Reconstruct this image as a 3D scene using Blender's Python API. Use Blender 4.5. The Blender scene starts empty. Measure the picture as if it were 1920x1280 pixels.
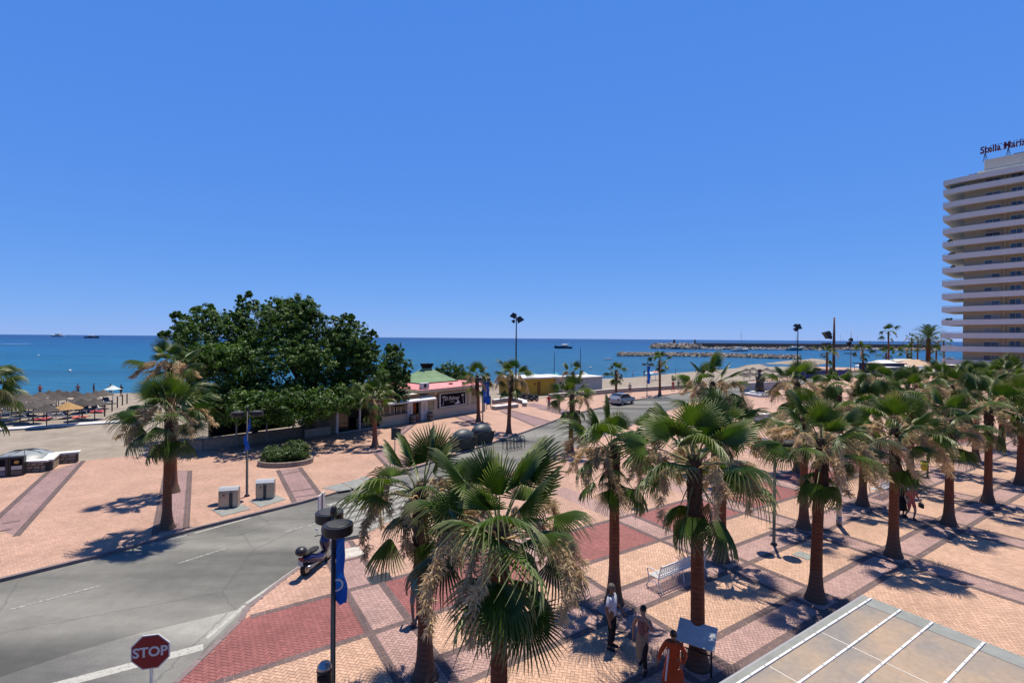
import bpy, bmesh, math, random
import numpy as np
from mathutils import Vector, Matrix, Euler
random.seed(7); np.random.seed(7)
R = math.radians
C = bpy.context.scene.collection
SC = bpy.context.scene

# ------------------------------------------------------------------ camera, sky, sun, exposure
CAM_H, FPX = 8.6, 917.0
ROLL, PITCH = math.atan(0.0077), math.atan(6/917)
cam_d = bpy.data.cameras.new('camera'); cam = bpy.data.objects.new('camera', cam_d); C.objects.link(cam)
cam_d.sensor_width = 36.0; cam_d.sensor_fit = 'HORIZONTAL'; cam_d.lens = FPX/1920*36.0
cam_d.clip_start = 0.2; cam_d.clip_end = 90000
cam.matrix_world = Matrix.Translation((0, 0, CAM_H)) @ Matrix.Rotation(R(90)-PITCH, 4, 'X') @ Matrix.Rotation(ROLL, 4, 'Z')
SC.camera = cam
SUN_EL, SUN_AZ = R(74), R(20)
w = bpy.data.worlds.new('World'); SC.world = w; w.use_nodes = True
nt = w.node_tree; nt.nodes.clear()
sky = nt.nodes.new('ShaderNodeTexSky'); sky.sky_type = 'NISHITA'; sky.sun_disc = False
sky.sun_elevation = SUN_EL; sky.sun_rotation = SUN_AZ; sky.air_density = 0.7; sky.dust_density = 0.0; sky.ozone_density = 4.0; sky.altitude = 0
# the camera's rendering of the sky: each channel compressed evenly over the whole dome
sep = nt.nodes.new('ShaderNodeSeparateColor'); comb = nt.nodes.new('ShaderNodeCombineColor')
bg = nt.nodes.new('ShaderNodeBackground'); bg.inputs[1].default_value = 0.0637
wo = nt.nodes.new('ShaderNodeOutputWorld'); nt.links.new(sky.outputs[0], sep.inputs[0])
for i_, (k_, e_) in enumerate(((0.385, 0.68), (0.525, 0.42), (0.93, 0.17))):
    sc_ = nt.nodes.new('ShaderNodeMath'); sc_.operation = 'MULTIPLY'; sc_.inputs[1].default_value = 0.1
    pw_ = nt.nodes.new('ShaderNodeMath'); pw_.operation = 'POWER'; pw_.inputs[1].default_value = e_
    ml_ = nt.nodes.new('ShaderNodeMath'); ml_.operation = 'MULTIPLY'; ml_.inputs[1].default_value = k_*10
    nt.links.new(sep.outputs[i_], sc_.inputs[0]); nt.links.new(sc_.outputs[0], pw_.inputs[0]); nt.links.new(pw_.outputs[0], ml_.inputs[0]); nt.links.new(ml_.outputs[0], comb.inputs[i_])
nt.links.new(comb.outputs[0], bg.inputs[0]); nt.links.new(bg.outputs[0], wo.inputs[0])
sl = bpy.data.lights.new('sun', 'SUN'); sl.energy = 5.0; sl.angle = R(0.53); sl.color = (1.0, 0.92, 0.79)
so = bpy.data.objects.new('sun', sl); C.objects.link(so)
sd = Vector((math.sin(SUN_AZ)*math.cos(SUN_EL), math.cos(SUN_AZ)*math.cos(SUN_EL), math.sin(SUN_EL)))
so.rotation_euler = sd.to_track_quat('Z', 'Y').to_euler(); so.location = (0, 0, 60)
SC.view_settings.view_transform = 'Standard'; SC.view_settings.look = 'None'
SC.view_settings.exposure = 0.65; SC.view_settings.gamma = 1.0; SC.view_settings.use_curve_mapping = False
SC.cycles.max_bounces = 6; SC.cycles.transparent_max_bounces = 8; SC.cycles.diffuse_bounces = 3

# ------------------------------------------------------------------ measuring helper: a pixel of the photograph -> a point on the level z
def P(px, py, z=0.0):
    x = (px-960)/FPX; y = -(py-640)/FPX
    c, s = math.cos(ROLL), math.sin(ROLL)
    x2 = x*c-y*s; y2 = x*s+y*c
    cp, sp = math.cos(PITCH), math.sin(PITCH)
    fy = cp+sp*y2; fz = -sp+cp*y2
    t = (z-CAM_H)/fz
    return Vector((x2*t, fy*t, z))
def PD(px, py, d):                      # the point seen at a pixel, d metres ahead
    x = (px-960)/FPX; y = -(py-640)/FPX
    c, s = math.cos(ROLL), math.sin(ROLL)
    x2 = x*c-y*s; y2 = x*s+y*c
    cp, sp = math.cos(PITCH), math.sin(PITCH)
    fy = cp+sp*y2; fz = -sp+cp*y2
    t = d/fy
    return Vector((x2*t, d, CAM_H+fz*t))
UA = (0.840, 0.542)                     # the plaza grid runs along this and its normal
def W(u, v, z=0.0): return Vector((UA[0]*u-UA[1]*v, UA[1]*u+UA[0]*v, z))
GRID_ANG = math.atan2(UA[1], UA[0])

# ------------------------------------------------------------------ materials
def lin(c): return tuple(c)+(1,) if len(c) == 3 else c
MATS = {}
def mat(name, col, rough=0.7, metal=0.0, noise=0.0, nscale=8.0, bump=0.0, bscale=30.0, spec=0.4, objvar=0.0, dark=None, detail=6, trans=0.0, stretch=None, coat=0.0):
    """principled surface with grain, blotches and bump"""
    m = bpy.data.materials.new(name); m.use_nodes = True; t = m.node_tree; n = t.nodes; L = t.links
    b = n['Principled BSDF']; b.inputs['Roughness'].default_value = rough; b.inputs['Metallic'].default_value = metal
    b.inputs['Specular IOR Level'].default_value = spec
    if coat: b.inputs['Coat Weight'].default_value = coat
    co = n.new('ShaderNodeTexCoord'); src = co.outputs['Object']
    if stretch:
        mp = n.new('ShaderNodeMapping'); mp.inputs['Scale'].default_value = stretch; L.new(src, mp.inputs[0]); src = mp.outputs[0]
    colsock = None
    if noise > 0 or dark is not None:
        tx = n.new('ShaderNodeTexNoise'); tx.inputs['Scale'].default_value = nscale; tx.inputs['Detail'].default_value = detail; tx.inputs['Roughness'].default_value = 0.65
        L.new(src, tx.inputs['Vector'])
        rp = n.new('ShaderNodeValToRGB')
        d = dark if dark is not None else tuple(max(0, c*(1-noise)) for c in col)
        h = col if dark is not None else tuple(min(1, c*(1+noise)) for c in col)
        rp.color_ramp.elements[0].position = 0.32; rp.color_ramp.elements[0].color = lin(d)
        rp.color_ramp.elements[1].position = 0.68; rp.color_ramp.elements[1].color = lin(h)
        L.new(tx.outputs[0], rp.inputs[0]); colsock = rp.outputs[0]
    else:
        rg = n.new('ShaderNodeRGB'); rg.outputs[0].default_value = lin(col); colsock = rg.outputs[0]
    if objvar > 0:
        oi = n.new('ShaderNodeObjectInfo'); hs = n.new('ShaderNodeHueSaturation')
        mr = n.new('ShaderNodeMapRange'); mr.inputs['To Min'].default_value = 1-objvar; mr.inputs['To Max'].default_value = 1+objvar
        L.new(oi.outputs['Random'], mr.inputs['Value']); L.new(mr.outputs[0], hs.inputs['Value']); L.new(colsock, hs.inputs['Color']); colsock = hs.outputs[0]
    L.new(colsock, b.inputs['Base Color'])
    if bump > 0:
        t2 = n.new('ShaderNodeTexNoise'); t2.inputs['Scale'].default_value = bscale; t2.inputs['Detail'].default_value = 5; L.new(src, t2.inputs['Vector'])
        bp = n.new('ShaderNodeBump'); bp.inputs['Strength'].default_value = bump; bp.inputs['Distance'].default_value = 0.05
        L.new(t2.outputs[0], bp.inputs['Height']); L.new(bp.outputs[0], b.inputs['Normal'])
    if trans > 0:
        tr = n.new('ShaderNodeBsdfTranslucent'); mx = n.new('ShaderNodeMixShader'); mx.inputs[0].default_value = trans
        L.new(colsock, tr.inputs[0]); L.new(b.outputs[0], mx.inputs[1]); L.new(tr.outputs[0], mx.inputs[2]); L.new(mx.outputs[0], n['Material Output'].inputs[0])
    MATS[name] = m
    return m

def brick_mat(name, col, objrandom, far=False):
    """clay paver: tone of each brick from a stored number, blotchy wear over many bricks"""
    m = bpy.data.materials.new(name); m.use_nodes = True; t = m.node_tree; n = t.nodes; L = t.links
    b = n['Principled BSDF']; b.inputs['Roughness'].default_value = 0.82; b.inputs['Specular IOR Level'].default_value = 0.25
    if objrandom: r_ = n.new('ShaderNodeObjectInfo').outputs['Random']
    else:
        a = n.new('ShaderNodeAttribute'); a.attribute_name = 'rnd'; r_ = a.outputs['Fac']
    g = n.new('ShaderNodeNewGeometry')
    big = n.new('ShaderNodeTexNoise'); big.inputs['Scale'].default_value = 0.55; big.inputs['Detail'].default_value = 5; L.new(g.outputs['Position'], big.inputs['Vector'])
    fine = n.new('ShaderNodeTexNoise'); fine.inputs['Scale'].default_value = 14; fine.inputs['Detail'].default_value = 6; L.new(g.outputs['Position'], fine.inputs['Vector'])
    def mul(sock, lo, hi):
        mr = n.new('ShaderNodeMapRange'); mr.inputs['To Min'].default_value = lo; mr.inputs['To Max'].default_value = hi; L.new(sock, mr.inputs['Value']); return mr.outputs[0]
    v1 = mul(r_, 0.86, 1.12); v2 = mul(big.outputs[0], 0.68, 1.30); v3 = mul(fine.outputs[0], 0.84, 1.16)
    m1 = n.new('ShaderNodeMath'); m1.operation = 'MULTIPLY'; L.new(v1, m1.inputs[0]); L.new(v2, m1.inputs[1])
    m2 = n.new('ShaderNodeMath'); m2.operation = 'MULTIPLY'; L.new(m1.outputs[0], m2.inputs[0]); L.new(v3, m2.inputs[1])
    hs = n.new('ShaderNodeHueSaturation'); hs.inputs['Color'].default_value = lin(col); L.new(m2.outputs[0], hs.inputs['Value'])
    # dry stains and chewing-gum spots
    st = n.new('ShaderNodeTexNoise'); st.inputs['Scale'].default_value = 1.7; st.inputs['Detail'].default_value = 9; st.inputs['Roughness'].default_value = 0.75; L.new(g.outputs['Position'], st.inputs['Vector'])
    sr = n.new('ShaderNodeMapRange'); sr.inputs['From Min'].default_value = 0.58; sr.inputs['From Max'].default_value = 0.74; sr.inputs['To Max'].default_value = 0.45; L.new(st.outputs[0], sr.inputs['Value'])
    mx = n.new('ShaderNodeMix'); mx.data_type = 'RGBA'; L.new(sr.outputs[0], mx.inputs[0]); L.new(hs.outputs[0], mx.inputs[6])
    mx.inputs[7].default_value = lin(tuple(0.62*c+0.02 for c in col))
    gv = n.new('ShaderNodeTexVoronoi'); gv.inputs['Scale'].default_value = 1.6; L.new(g.outputs['Position'], gv.inputs['Vector'])
    gr_ = n.new('ShaderNodeMapRange'); gr_.inputs['From Min'].default_value = 0.035; gr_.inputs['From Max'].default_value = 0.05; gr_.inputs['To Min'].default_value = 0.4; gr_.inputs['To Max'].default_value = 0.0; L.new(gv.outputs['Distance'], gr_.inputs['Value'])
    mg = n.new('ShaderNodeMix'); mg.data_type = 'RGBA'; L.new(gr_.outputs[0], mg.inputs[0]); L.new(mx.outputs[2], mg.inputs[6]); mg.inputs[7].default_value = (0.09, 0.07, 0.06, 1); mx = mg
    L.new(mx.outputs[2], b.inputs['Base Color'])
    bp = n.new('ShaderNodeBump'); bp.inputs['Strength'].default_value = 0.25; bp.inputs['Distance'].default_value = 0.01; L.new(fine.outputs[0], bp.inputs['Height']); L.new(bp.outputs[0], b.inputs['Normal'])
    MATS[name] = m; return m

PAL = {'peach': (0.57, 0.36, 0.25), 'pink': (0.42, 0.27, 0.235), 'red': (0.30, 0.112, 0.102), 'grey': (0.145, 0.10, 0.095), 'rose': (0.54, 0.335, 0.245), 'lilac': (0.31, 0.20, 0.195)}
for k, c in PAL.items():
    brick_mat('brick_'+k, c, False); brick_mat('brick_'+k+'_single', c, True)
mat('mortar', (0.26, 0.155, 0.11), 0.95, noise=0.3, nscale=3); mat('mortar_sandy', (0.45, 0.29, 0.21), 0.95, noise=0.2, nscale=2)

def road_mat(nm='asphalt', gain=1.0):
    m = bpy.data.materials.new(nm); m.use_nodes = True; t = m.node_tree; n = t.nodes; L = t.links
    b = n['Principled BSDF']; b.inputs['Roughness'].default_value = 0.9; b.inputs['Specular IOR Level'].default_value = 0.2
    g = n.new('ShaderNodeNewGeometry')
    a = n.new('ShaderNodeTexNoise'); a.inputs['Scale'].default_value = 0.22; a.inputs['Detail'].default_value = 6
    mp = n.new('ShaderNodeMapping'); mp.inputs['Rotation'].default_value = (0, 0, R(-48)); mp.inputs['Scale'].default_value = (0.35, 1.6, 1)
    L.new(g.outputs['Position'], mp.inputs[0]); L.new(mp.outputs[0], a.inputs['Vector'])
    f = n.new('ShaderNodeTexNoise'); f.inputs['Scale'].default_value = 60; f.inputs['Detail'].default_value = 4; L.new(g.outputs['Position'], f.inputs['Vector'])
    mid = n.new('ShaderNodeTexNoise'); mid.inputs['Scale'].default_value = 2.2; mid.inputs['Detail'].default_value = 8; mid.inputs['Roughness'].default_value = 0.7; L.new(g.outputs['Position'], mid.inputs['Vector'])
    rp = n.new('ShaderNodeValToRGB'); rp.color_ramp.elements[0].position = 0.36; rp.color_ramp.elements[0].color = (0.085, 0.084, 0.078, 1)
    rp.color_ramp.elements[1].position = 0.64; rp.color_ramp.elements[1].color = (0.235, 0.228, 0.20, 1); L.new(a.outputs[0], rp.inputs[0])
    def mr(s, lo, hi):
        q = n.new('ShaderNodeMapRange'); q.inputs['To Min'].default_value = lo; q.inputs['To Max'].default_value = hi; q.inputs['From Min'].default_value = 0.25; q.inputs['From Max'].default_value = 0.75; L.new(s, q.inputs['Value']); return q.outputs[0]
    mm = n.new('ShaderNodeMath'); mm.operation = 'MULTIPLY'; L.new(mr(f.outputs[0], 0.72, 1.28), mm.inputs[0]); L.new(mr(mid.outputs[0], 0.86, 1.14), mm.inputs[1])
    hs = n.new('ShaderNodeHueSaturation'); L.new(rp.outputs[0], hs.inputs['Color']); L.new(mm.outputs[0], hs.inputs['Value'])
    # hairline cracks
    v = n.new('ShaderNodeTexVoronoi'); v.feature = 'DISTANCE_TO_EDGE'; v.inputs['Scale'].default_value = 0.22
    wob = n.new('ShaderNodeMix'); wob.data_type = 'VECTOR'; wob.inputs[0].default_value = 0.25; L.new(g.outputs['Position'], wob.inputs[4]); L.new(mid.outputs[1], wob.inputs[5]); L.new(wob.outputs[1], v.inputs['Vector'])
    cr = n.new('ShaderNodeMapRange'); cr.inputs['From Min'].default_value = 0.0; cr.inputs['From Max'].default_value = 0.006; cr.inputs['To Min'].default_value = 0.45; cr.inputs['To Max'].default_value = 0.0; L.new(v.outputs['Distance'], cr.inputs['Value'])
    mx = n.new('ShaderNodeMix'); mx.data_type = 'RGBA'; L.new(cr.outputs[0], mx.inputs[0]); L.new(hs.outputs[0], mx.inputs[6]); mx.inputs[7].default_value = (0.07, 0.07, 0.07, 1)
    L.new(mx.outputs[2], b.inputs['Base Color'])
    bp = n.new('ShaderNodeBump'); bp.inputs['Strength'].default_value = 0.5; bp.inputs['Distance'].default_value = 0.01; L.new(f.outputs[0], bp.inputs['Height']); L.new(bp.outputs[0], b.inputs['Normal'])
    for el in rp.color_ramp.elements: el.color = [c*gain for c in el.color[:3]]+[1]
    MATS[nm] = m
road_mat(); road_mat('asphalt_pale', 1.5)

def paint_mat(name, wear):
    m = bpy.data.materials.new(name); m.use_nodes = True; t = m.node_tree; n = t.nodes; L = t.links
    b = n['Principled BSDF']; b.inputs['Roughness'].default_value = 0.8
    g = n.new('ShaderNodeNewGeometry'); a = n.new('ShaderNodeTexNoise'); a.inputs['Scale'].default_value = 9; a.inputs['Detail'].default_value = 10; a.inputs['Roughness'].default_value = 0.8; L.new(g.outputs['Position'], a.inputs['Vector'])
    rp = n.new('ShaderNodeValToRGB'); rp.color_ramp.elements[0].position = wear-0.05; rp.color_ramp.elements[0].color = (0.19, 0.185, 0.165, 1); rp.color_ramp.elements[1].position = wear+0.05; rp.color_ramp.elements[1].color = (0.45, 0.435, 0.38, 1)
    L.new(a.outputs[0], rp.inputs[0]); L.new(rp.outputs[0], b.inputs['Base Color']); MATS[name] = m
paint_mat('road_paint', 0.44); paint_mat('road_paint_worn', 0.52)

def sea_mat():
    m = bpy.data.materials.new('sea_water'); m.use_nodes = True; t = m.node_tree; n = t.nodes; L = t.links
    b = n['Principled BSDF']; b.inputs['Roughness'].default_value = 0.28; b.inputs['IOR'].default_value = 1.33; b.inputs['Specular IOR Level'].default_value = 0.2
    g = n.new('ShaderNodeNewGeometry')
    sp = n.new('ShaderNodeSeparateXYZ'); L.new(g.outputs['Position'], sp.inputs[0])
    # deep water far out, paler green-blue over the sandy shallows
    rp = n.new('ShaderNodeValToRGB'); mr = n.new('ShaderNodeMapRange'); mr.inputs['From Min'].default_value = 60; mr.inputs['From Max'].default_value = 1400; mr.interpolation_type = 'LINEAR'
    L.new(sp.outputs['Y'], mr.inputs['Value']); L.new(mr.outputs[0], rp.inputs[0])
    e = rp.color_ramp.elements; e[0].position = 0; e[0].color = (0.020, 0.115, 0.19, 1); e[1].position = 1.0; e[1].color = (0.002, 0.035, 0.125, 1)
    k = e.new(0.06); k.color = (0.005, 0.105, 0.20, 1); k = e.new(0.3); k.color = (0.002, 0.075, 0.185, 1)
    a = n.new('ShaderNodeTexNoise'); a.inputs['Scale'].default_value = 1.0; a.inputs['Detail'].default_value = 5
    mp = n.new('ShaderNodeMapping'); mp.inputs['Scale'].default_value = (0.006, 0.035, 1); mp.inputs['Rotation'].default_value = (0, 0, R(6)); L.new(g.outputs['Position'], mp.inputs[0]); L.new(mp.outputs[0], a.inputs['Vector'])
    m2 = n.new('ShaderNodeMapRange'); m2.inputs['From Min'].default_value = 0.3; m2.inputs['From Max'].default_value = 0.7; m2.inputs['To Min'].default_value = 0.78; m2.inputs['To Max'].default_value = 1.2; L.new(a.outputs[0], m2.inputs['Value'])
    a3 = n.new('ShaderNodeTexNoise'); a3.inputs['Scale'].default_value = 1.0; a3.inputs['Detail'].default_value = 4
    mp3 = n.new('ShaderNodeMapping'); mp3.inputs['Scale'].default_value = (0.07, 0.4, 1); mp3.inputs['Rotation'].default_value = (0, 0, R(10)); L.new(g.outputs['Position'], mp3.inputs[0]); L.new(mp3.outputs[0], a3.inputs['Vector'])
    m4 = n.new('ShaderNodeMapRange'); m4.inputs['From Min'].default_value = 0.3; m4.inputs['From Max'].default_value = 0.7; m4.inputs['To Min'].default_value = 0.75; m4.inputs['To Max'].default_value = 1.25; L.new(a3.outputs[0], m4.inputs['Value'])
    mu = n.new('ShaderNodeMath'); mu.operation = 'MULTIPLY'; L.new(m2.outputs[0], mu.inputs[0]); L.new(m4.outputs[0], mu.inputs[1])
    hs = n.new('ShaderNodeHueSaturation'); L.new(rp.outputs[0], hs.inputs['Color']); L.new(mu.outputs[0], hs.inputs['Value']); L.new(hs.outputs[0], b.inputs['Base Color'])
    w1 = n.new('ShaderNodeTexNoise'); w1.inputs['Scale'].default_value = 1; w1.inputs['Detail'].default_value = 7; w1.inputs['Roughness'].default_value = 0.62
    mq = n.new('ShaderNodeMapping'); mq.inputs['Scale'].default_value = (0.22, 0.85, 1); mq.inputs['Rotation'].default_value = (0, 0, R(12)); L.new(g.outputs['Position'], mq.inputs[0]); L.new(mq.outputs[0], w1.inputs['Vector'])
    bp = n.new('ShaderNodeBump'); bp.inputs['Strength'].default_value = 1.0; bp.inputs['Distance'].default_value = 0.9; L.new(w1.outputs[0], bp.inputs['Height']); L.new(bp.outputs[0], b.inputs['Normal'])
    MATS['sea_water'] = m
sea_mat()

def sand_mat():
    m = bpy.data.materials.new('sand'); m.use_nodes = True; t = m.node_tree; n = t.nodes; L = t.links
    b = n['Principled BSDF']; b.inputs['Roughness'].default_value = 0.95; b.inputs['Specular IOR Level'].default_value = 0.1
    g = n.new('ShaderNodeNewGeometry'); sp = n.new('ShaderNodeSeparateXYZ'); L.new(g.outputs['Position'], sp.inputs[0])
    a = n.new('ShaderNodeTexNoise'); a.inputs['Scale'].default_value = 0.5; a.inputs['Detail'].default_value = 12; a.inputs['Roughness'].default_value = 0.72; L.new(g.outputs['Position'], a.inputs['Vector'])
    rp = n.new('ShaderNodeValToRGB'); rp.color_ramp.elements[0].position = 0.35; rp.color_ramp.elements[0].color = (0.25, 0.21, 0.165, 1); rp.color_ramp.elements[1].position = 0.62; rp.color_ramp.elements[1].color = (0.36, 0.305, 0.245, 1)
    L.new(a.outputs[0], rp.inputs[0])
    wet = n.new('ShaderNodeMapRange'); wet.inputs['From Min'].default_value = -1.28; wet.inputs['From Max'].default_value = -1.1; wet.inputs['To Min'].default_value = 0.55; wet.inputs['To Max'].default_value = 1.0; L.new(sp.outputs['Z'], wet.inputs['Value'])
    hs = n.new('ShaderNodeHueSaturation'); L.new(rp.outputs[0], hs.inputs['Color']); L.new(wet.outputs[0], hs.inputs['Value']); L.new(hs.outputs[0], b.inputs['Base Color'])
    f = n.new('ShaderNodeTexNoise'); f.inputs['Scale'].default_value = 2.2; f.inputs['Detail'].default_value = 10; L.new(g.outputs['Position'], f.inputs['Vector'])
    bp = n.new('ShaderNodeBump'); bp.inputs['Strength'].default_value = 0.9; bp.inputs['Distance'].default_value = 0.16; L.new(f.outputs[0], bp.inputs['Height']); L.new(bp.outputs[0], b.inputs['Normal'])
    MATS['sand'] = m
sand_mat()

def leaf_mat(name, c0, c1, tip, rough=0.42, trans=0.3):
    """fan leaf: each leaf its own green, straw coloured towards the free tips (stored per vertex as 'rad')"""
    m = bpy.data.materials.new(name); m.use_nodes = True; t = m.node_tree; n = t.nodes; L = t.links
    b = n['Principled BSDF']; b.inputs['Roughness'].default_value = rough; b.inputs['Specular IOR Level'].default_value = 0.28
    oi = n.new('ShaderNodeObjectInfo'); mx = n.new('ShaderNodeMix'); mx.data_type = 'RGBA'; L.new(oi.outputs['Random'], mx.inputs[0]); mx.inputs[6].default_value = lin(c0); mx.inputs[7].default_value = lin(c1)
    at = n.new('ShaderNodeAttribute'); at.attribute_name = 'rad'
    mr = n.new('ShaderNodeMapRange'); mr.inputs['From Min'].default_value = 0.6; mr.inputs['From Max'].default_value = 1.0; mr.inputs['To Max'].default_value = 0.8; L.new(at.outputs['Fac'], mr.inputs['Value'])
    m2 = n.new('ShaderNodeMix'); m2.data_type = 'RGBA'; L.new(mr.outputs[0], m2.inputs[0]); L.new(mx.outputs[2], m2.inputs[6]); m2.inputs[7].default_value = lin(tip)
    no = n.new('ShaderNodeTexNoise'); no.inputs['Scale'].default_value = 5; co = n.new('ShaderNodeTexCoord'); L.new(co.outputs['Object'], no.inputs['Vector'])
    m3 = n.new('ShaderNodeMapRange'); m3.inputs['To Min'].default_value = 0.65; m3.inputs['To Max'].default_value = 1.35; L.new(no.outputs[0], m3.inputs['Value'])
    hs = n.new('ShaderNodeHueSaturation'); L.new(m2.outputs[2], hs.inputs['Color']); L.new(m3.outputs[0], hs.inputs['Value'])
    L.new(hs.outputs[0], b.inputs['Base Color'])
    tr = n.new('ShaderNodeBsdfTranslucent'); ms = n.new('ShaderNodeMixShader'); ms.inputs[0].default_value = trans
    th = n.new('ShaderNodeMix'); th.data_type = 'RGBA'; th.blend_type = 'MULTIPLY'; th.inputs[0].default_value = 1; L.new(hs.outputs[0], th.inputs[6]); th.inputs[7].default_value = (1.3, 1.5, 0.45, 1)
    L.new(th.outputs[2], tr.inputs[0]); L.new(b.outputs[0], ms.inputs[1]); L.new(tr.outputs[0], ms.inputs[2]); L.new(ms.outputs[0], n['Material Output'].inputs[0])
    MATS[name] = m
leaf_mat('palm_leaf', (0.035, 0.085, 0.012), (0.105, 0.165, 0.026), (0.42, 0.42, 0.20), rough=0.42)
leaf_mat('palm_leaf_old', (0.060, 0.085, 0.030), (0.13, 0.125, 0.055), (0.34, 0.27, 0.16), trans=0.2)
leaf_mat('date_leaf', (0.045, 0.08, 0.035), (0.07, 0.11, 0.045), (0.12, 0.16, 0.08))
leaf_mat('tree_leaf', (0.048, 0.11, 0.015), (0.075, 0.15, 0.025), (0.19, 0.27, 0.05), rough=0.55, trans=0.3)
leaf_mat('shrub_leaf', (0.07, 0.12, 0.03), (0.10, 0.16, 0.04), (0.16, 0.22, 0.06), trans=0.25)
mat('flower_straw', (0.97, 0.68, 0.40), 0.9, noise=0.2, nscale=4, objvar=0.25, trans=0.5)
mat('dead_leaf', (0.33, 0.22, 0.13), 0.9, noise=0.4, nscale=3, objvar=0.3, trans=0.12)
mat('petiole', (0.20, 0.22, 0.07), 0.5)
mat('trunk_bark', (0.27, 0.088, 0.036), 0.92, noise=0.35, nscale=5, bump=0.8, bscale=22, objvar=0.25, stretch=(1, 1, 5))
def trunk_mat():
    m = bpy.data.materials['trunk_bark']; t = m.node_tree; n = t.nodes; L = t.links; b = n['Principled BSDF']
    src = b.inputs['Base Color'].links[0].from_socket
    co = n.new('ShaderNodeTexCoord'); sp = n.new('ShaderNodeSeparateXYZ'); L.new(co.outputs['Object'], sp.inputs[0])
    no = n.new('ShaderNodeTexNoise'); no.inputs['Scale'].default_value = 1.6; no.inputs['Detail'].default_value = 5; L.new(co.outputs['Object'], no.inputs['Vector'])
    ad = n.new('ShaderNodeMath'); ad.operation = 'MULTIPLY_ADD'; ad.inputs[1].default_value = 2.2; L.new(no.outputs[0], ad.inputs[0]); L.new(sp.outputs['Z'], ad.inputs[2])
    mr = n.new('ShaderNodeMapRange'); mr.inputs['From Min'].default_value = 1.1; mr.inputs['From Max'].default_value = 2.5; mr.inputs['To Min'].default_value = 0.0; mr.inputs['To Max'].default_value = 1.0; L.new(ad.outputs[0], mr.inputs['Value'])
    mx = n.new('ShaderNodeMix'); mx.data_type = 'RGBA'; L.new(mr.outputs[0], mx.inputs[0]); mx.inputs[6].default_value = (0.17, 0.105, 0.072, 1); L.new(src, mx.inputs[7])
    wv = n.new('ShaderNodeTexWave'); wv.bands_direction = 'Z'; wv.inputs['Scale'].default_value = 2.4; wv.inputs['Distortion'].default_value = 2.5; wv.inputs['Detail'].default_value = 3; L.new(co.outputs['Object'], wv.inputs['Vector'])
    wr = n.new('ShaderNodeMapRange'); wr.inputs['To Min'].default_value = 0.90; wr.inputs['To Max'].default_value = 1.16; L.new(wv.outputs['Fac'], wr.inputs['Value'])
    hs = n.new('ShaderNodeHueSaturation'); L.new(mx.outputs[2], hs.inputs['Color']); L.new(wr.outputs[0], hs.inputs['Value']); L.new(hs.outputs[0], b.inputs['Base Color'])
trunk_mat()
mat('trunk_rough', (0.10, 0.055, 0.034), 0.95, noise=0.5, nscale=9, bump=1.0, bscale=30, objvar=0.2)
mat('bark', (0.13, 0.095, 0.07), 0.9, noise=0.35, nscale=6, bump=0.6, bscale=20)
mat('white_paint', (0.78, 0.77, 0.74), 0.5, noise=0.05, nscale=3)
mat('cream_render', (0.60, 0.50, 0.36), 0.85, noise=0.08, nscale=1.5, bump=0.2, bscale=60)
mat('tan_render', (0.47, 0.40, 0.23), 0.85, noise=0.1, nscale=1.5)
mat('brown_trim', (0.22, 0.12, 0.065), 0.7, noise=0.2, nscale=4)
mat('pink_roof', (0.72, 0.25, 0.25), 0.7, noise=0.12, nscale=1.2)
mat('green_roof', (0.20, 0.32, 0.16), 0.8, noise=0.16, nscale=1.1)
mat('dark_trim', (0.045, 0.02, 0.018), 0.6)
mat('black_metal', (0.018, 0.018, 0.02), 0.42, noise=0.15, nscale=20)
mat('dark_metal', (0.045, 0.048, 0.05), 0.5, noise=0.2, nscale=12)
mat('lamp_lid', (0.035, 0.034, 0.036), 0.6, noise=0.35, nscale=7)
mat('steel', (0.42, 0.42, 0.42), 0.32, metal=0.85, noise=0.12, nscale=6)
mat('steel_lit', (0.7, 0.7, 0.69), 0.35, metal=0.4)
mat('pole_grey', (0.33, 0.33, 0.34), 0.5, metal=0.2)
mat('pole_blue', (0.04, 0.045, 0.11), 0.5)
mat('banner_blue', (0.008, 0.115, 0.55), 0.75, noise=0.1, nscale=3, trans=0.25)
mat('sign_red', (0.30, 0.010, 0.014), 0.55)
mat('sign_white', (0.7, 0.68, 0.65), 0.5)
mat('sign_black', (0.010, 0.010, 0.012), 0.85, spec=0.1)
mat('glass_dark', (0.012, 0.014, 0.017), 0.08, spec=0.6)
mat('glass_blue', (0.05, 0.085, 0.15), 0.12, spec=0.6, objvar=0.6)
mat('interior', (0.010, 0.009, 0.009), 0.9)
mat('stone', (0.34, 0.27, 0.20), 0.92, noise=0.3, nscale=5, bump=0.5, bscale=15, objvar=0.22)
mat('stone_dark', (0.10, 0.085, 0.07), 0.95)
mat('rock', (0.30, 0.25, 0.20), 0.95, noise=0.35, nscale=1.3, bump=0.5, bscale=4)
mat('rock_dark', (0.16, 0.135, 0.11), 0.95, noise=0.35, nscale=1.0)
mat('white_cap', (0.74, 0.72, 0.68), 0.8, noise=0.06, nscale=2)
mat('wall_cap', (0.60, 0.54, 0.46), 0.85, noise=0.1, nscale=2)
mat('wall_render', (0.42, 0.36, 0.29), 0.9, noise=0.12, nscale=1.5)
mat('marble', (0.50, 0.46, 0.39), 0.7, noise=0.3, nscale=3)
mat('concrete', (0.25, 0.26, 0.235), 0.9, noise=0.15, nscale=2.5, bump=0.2, bscale=40)
mat('kerb_stone', (0.22, 0.17, 0.165), 0.9, noise=0.2, nscale=4)
mat('tower_white', (0.86, 0.82, 0.73), 0.85, noise=0.05, nscale=0.8)
mat('tower_cream', (0.70, 0.56, 0.38), 0.85, noise=0.06, nscale=0.8)
mat('tower_upper', (0.88, 0.80, 0.62), 0.85, noise=0.06, nscale=0.5)
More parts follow.
